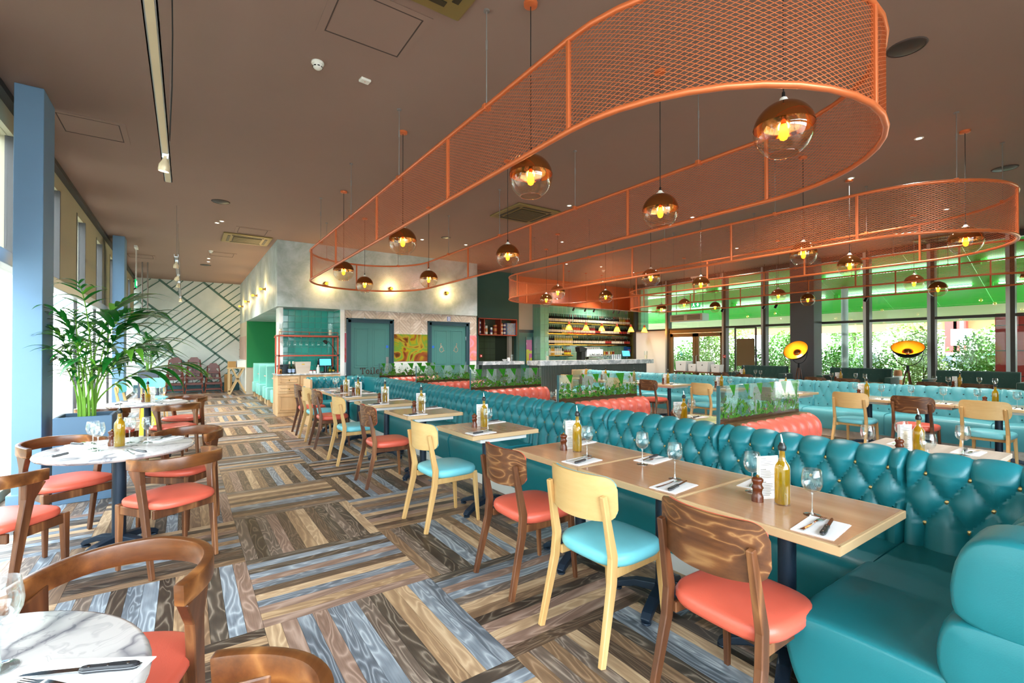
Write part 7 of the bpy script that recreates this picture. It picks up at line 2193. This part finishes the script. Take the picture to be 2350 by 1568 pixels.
obj('gutter_lip', MB().box(17.9, -8, 2.76, 18.14, 21, 2.84).mesh('gutter_lip', 'canopy_white'), can)
for k in range(8):
    for xx in (15.5, 16.7):
        y0 = -7 + k * 3.4
        obj('light_tube', MB().box(xx - 0.04, y0, slope(xx) - 0.06, xx + 0.04, y0 + 2.9, slope(xx) - 0.03).mesh('light_tube', 'tube_white'), can)
        obj('tube_bracket', MB().box(xx - 0.06, y0 + 3.0, slope(xx) - 0.12, xx + 0.06, y0 + 3.12, slope(xx)).mesh('tube_bracket', 'canopy_green'), can)
for yy in (-6.5, y_at(1939, 16.2), 13.5, 20):
    obj('canopy_post', MB().cyl((16.2, yy, -0.05), (16.2, yy, slope(16.2)), 0.09, 18).mesh('canopy_post', 'post_grey', 40), can)
# cars
def car(loc, rz, paint, label):
    t = thing('car', label, 'car', loc, rz)
    body = [(-2.05, 0.28), (2.05, 0.28), (2.12, 0.55), (2.0, 0.74), (1.15, 0.90), (0.55, 1.33), (0.1, 1.44), (-1.0, 1.44), (-1.75, 1.05), (-2.08, 0.92), (-2.12, 0.5)]
    body = sm_poly(body, 2)
    rings = [(-0.86, 0.90), (-0.84, 0.97), (-0.70, 1.0), (0.70, 1.0), (0.84, 0.97), (0.86, 0.90)]
    mb = MB(); vs = []; nn = len(body)
    for y, q in rings:
        for x, z in body:
            tumble = 1.0 - 0.20 * max(0, (z - 0.85) / 0.6)
            vs.append((x * (0.97 + 0.03 * q), y * tumble, 0.85 + (z - 0.85) * q))
    fs = [tuple(range(nn - 1, -1, -1)), tuple((len(rings) - 1) * nn + k for k in range(nn))]
    for i in range(len(rings) - 1):
        for k in range(nn): fs.append((i * nn + k, i * nn + (k + 1) % nn, (i + 1) * nn + (k + 1) % nn, (i + 1) * nn + k))
    obj('body', mb.add(vs, fs).mesh('body', paint, 40), t)
    for s_ in (-1, 1):
        for x0, x1 in ((-1.55, -0.55), (-0.48, 0.55)):
            obj('side_window', MB().add([(x0 + (0.28 if x0 < -1 else 0), s_ * 0.845 * 0.88, 1.34), (x1 - (0.35 if x1 > 0.3 else 0), s_ * 0.845 * 0.88, 1.34), (x1 + (0.2 if x1 > 0.3 else 0), s_ * 0.872, 0.95), (x0, s_ * 0.872, 0.95)], [(0, 1, 2, 3)]).mesh('side_window', 'car_glass'), t)
        for x in (-1.3, 1.3):
            w = obj('wheel', MB().lathe([(0.20, -0.09), (0.31, -0.09), (0.32, -0.05), (0.32, 0.05), (0.31, 0.09), (0.20, 0.09)], 24).xf(Matrix.Rotation(R(90), 4, 'X')).mesh('wheel', 'tyre', 40), t, (x, s_ * 0.80, 0.32))
            obj('rim', MB().lathe([(0.0, -0.095), (0.19, -0.095), (0.20, -0.08)], 16).lathe([(0.0, 0.095), (0.19, 0.095), (0.20, 0.08)], 16).xf(Matrix.Rotation(R(90), 4, 'X')).mesh('rim', 'brushed_steel', 40), w)
    obj('windscreen', MB().add([(0.62, -0.60, 1.30), (0.62, 0.60, 1.30), (1.12, 0.68, 0.94), (1.12, -0.68, 0.94)], [(0, 1, 2, 3)]).xf(Matrix.Translation((0.02, 0, 0.02))).mesh('windscreen', 'car_glass'), t)
    obj('rear_lamp', MB().box(-2.10, 0.45, 0.8, -2.0, 0.72, 0.93).box(-2.10, -0.72, 0.8, -2.0, -0.45, 0.93).mesh('rear_lamp', 'sign_red'), t)
    return t
car((21.6, y_at(2172, 21.6) + 0.3, -0.045), R(100), 'car_white', 'white hatchback parked beyond the hedge')
car((24.4, y_at(2235, 24.4), -0.045), R(95), 'car_teal', 'teal car parked behind the white one')
car((25.6, y_at(1960, 25.6), -0.045), R(80), 'car_white', 'white car parked further along the car park')
# red steel frame and pillar, sign post, orange bollard
rf = thing('red_gantry', 'red steel frame structure across the car park', 'steel frame', (0, 0, 0))
for px in (2185, 2205, 2320):
    yy = y_at(px, 28)
    obj('column', MB().box(27.8, yy - 0.2, -0.05, 28.2, yy + 0.2, 4.4).mesh('column', 'red_paint'), rf)
obj('beam', MB().box(27.8, -14, 3.1, 28.2, 16, 3.5).mesh('beam', 'red_paint'), rf)
obj('fascia', MB().box(28.3, -14, 2.4, 28.5, 30, 3.0).mesh('fascia', 'fascia_orange'), rf)
pil = thing('red_pillar', 'red clad pillar outside the end street window', 'pillar', (16.3, y_at(2348, 16.3), -0.05))
obj('cladding', MB().box(-0.3, -0.42, 0, 0.3, 0.42, 2.4).mesh('cladding', 'red_paint', bevel=0.01), pil)
for z in (0.9, 1.5, 2.1): obj('joint', MB().box(-0.305, -0.425, z, 0.305, 0.425, z + 0.02).mesh('joint', 'frame_dark'), pil)
sp = thing('sign_post', 'thin white post with small square sign in the car park', 'sign', (23.3, y_at(2207, 23.3), -0.05))
obj('post', MB().cyl((0, 0, 0), (0, 0, 3.0), 0.05, 10).mesh('post', 'canopy_white'), sp); obj('sign_plate', MB().box(-0.07, -0.28, 1.7, -0.05, 0.28, 2.3).mesh('sign_plate', 'canopy_white'), sp); obj('sign_symbol', MB().box(-0.075, -0.15, 1.9, -0.07, 0.15, 2.1).mesh('sign_symbol', 'tin_blue'), sp)
o = thing('bollard', 'orange bollard outside the street window', 'bollard', (15.3, y_at(2060, 15.3), -0.05))
obj('post', MB().lathe([(0.09, 0), (0.09, 0.95), (0.07, 1.0), (0, 1.01)], 16).mesh('post', 'fascia_orange', 40), o); obj('band', MB().lathe([(0.092, 0.75), (0.092, 0.85)], 16, cap0=False, cap1=False).mesh('band', 'canopy_white'), o)
# pale building across the path on the left
m_bricklines('course_lines', '#a9aba2', '#8b9082', 2.4, 0.24)
bl_ = struct('building_left', MB().box(-12.0, -10, -0.05, -11.8, 60, 9.0), 'course_lines', 'pale clad building across the path', 'building')
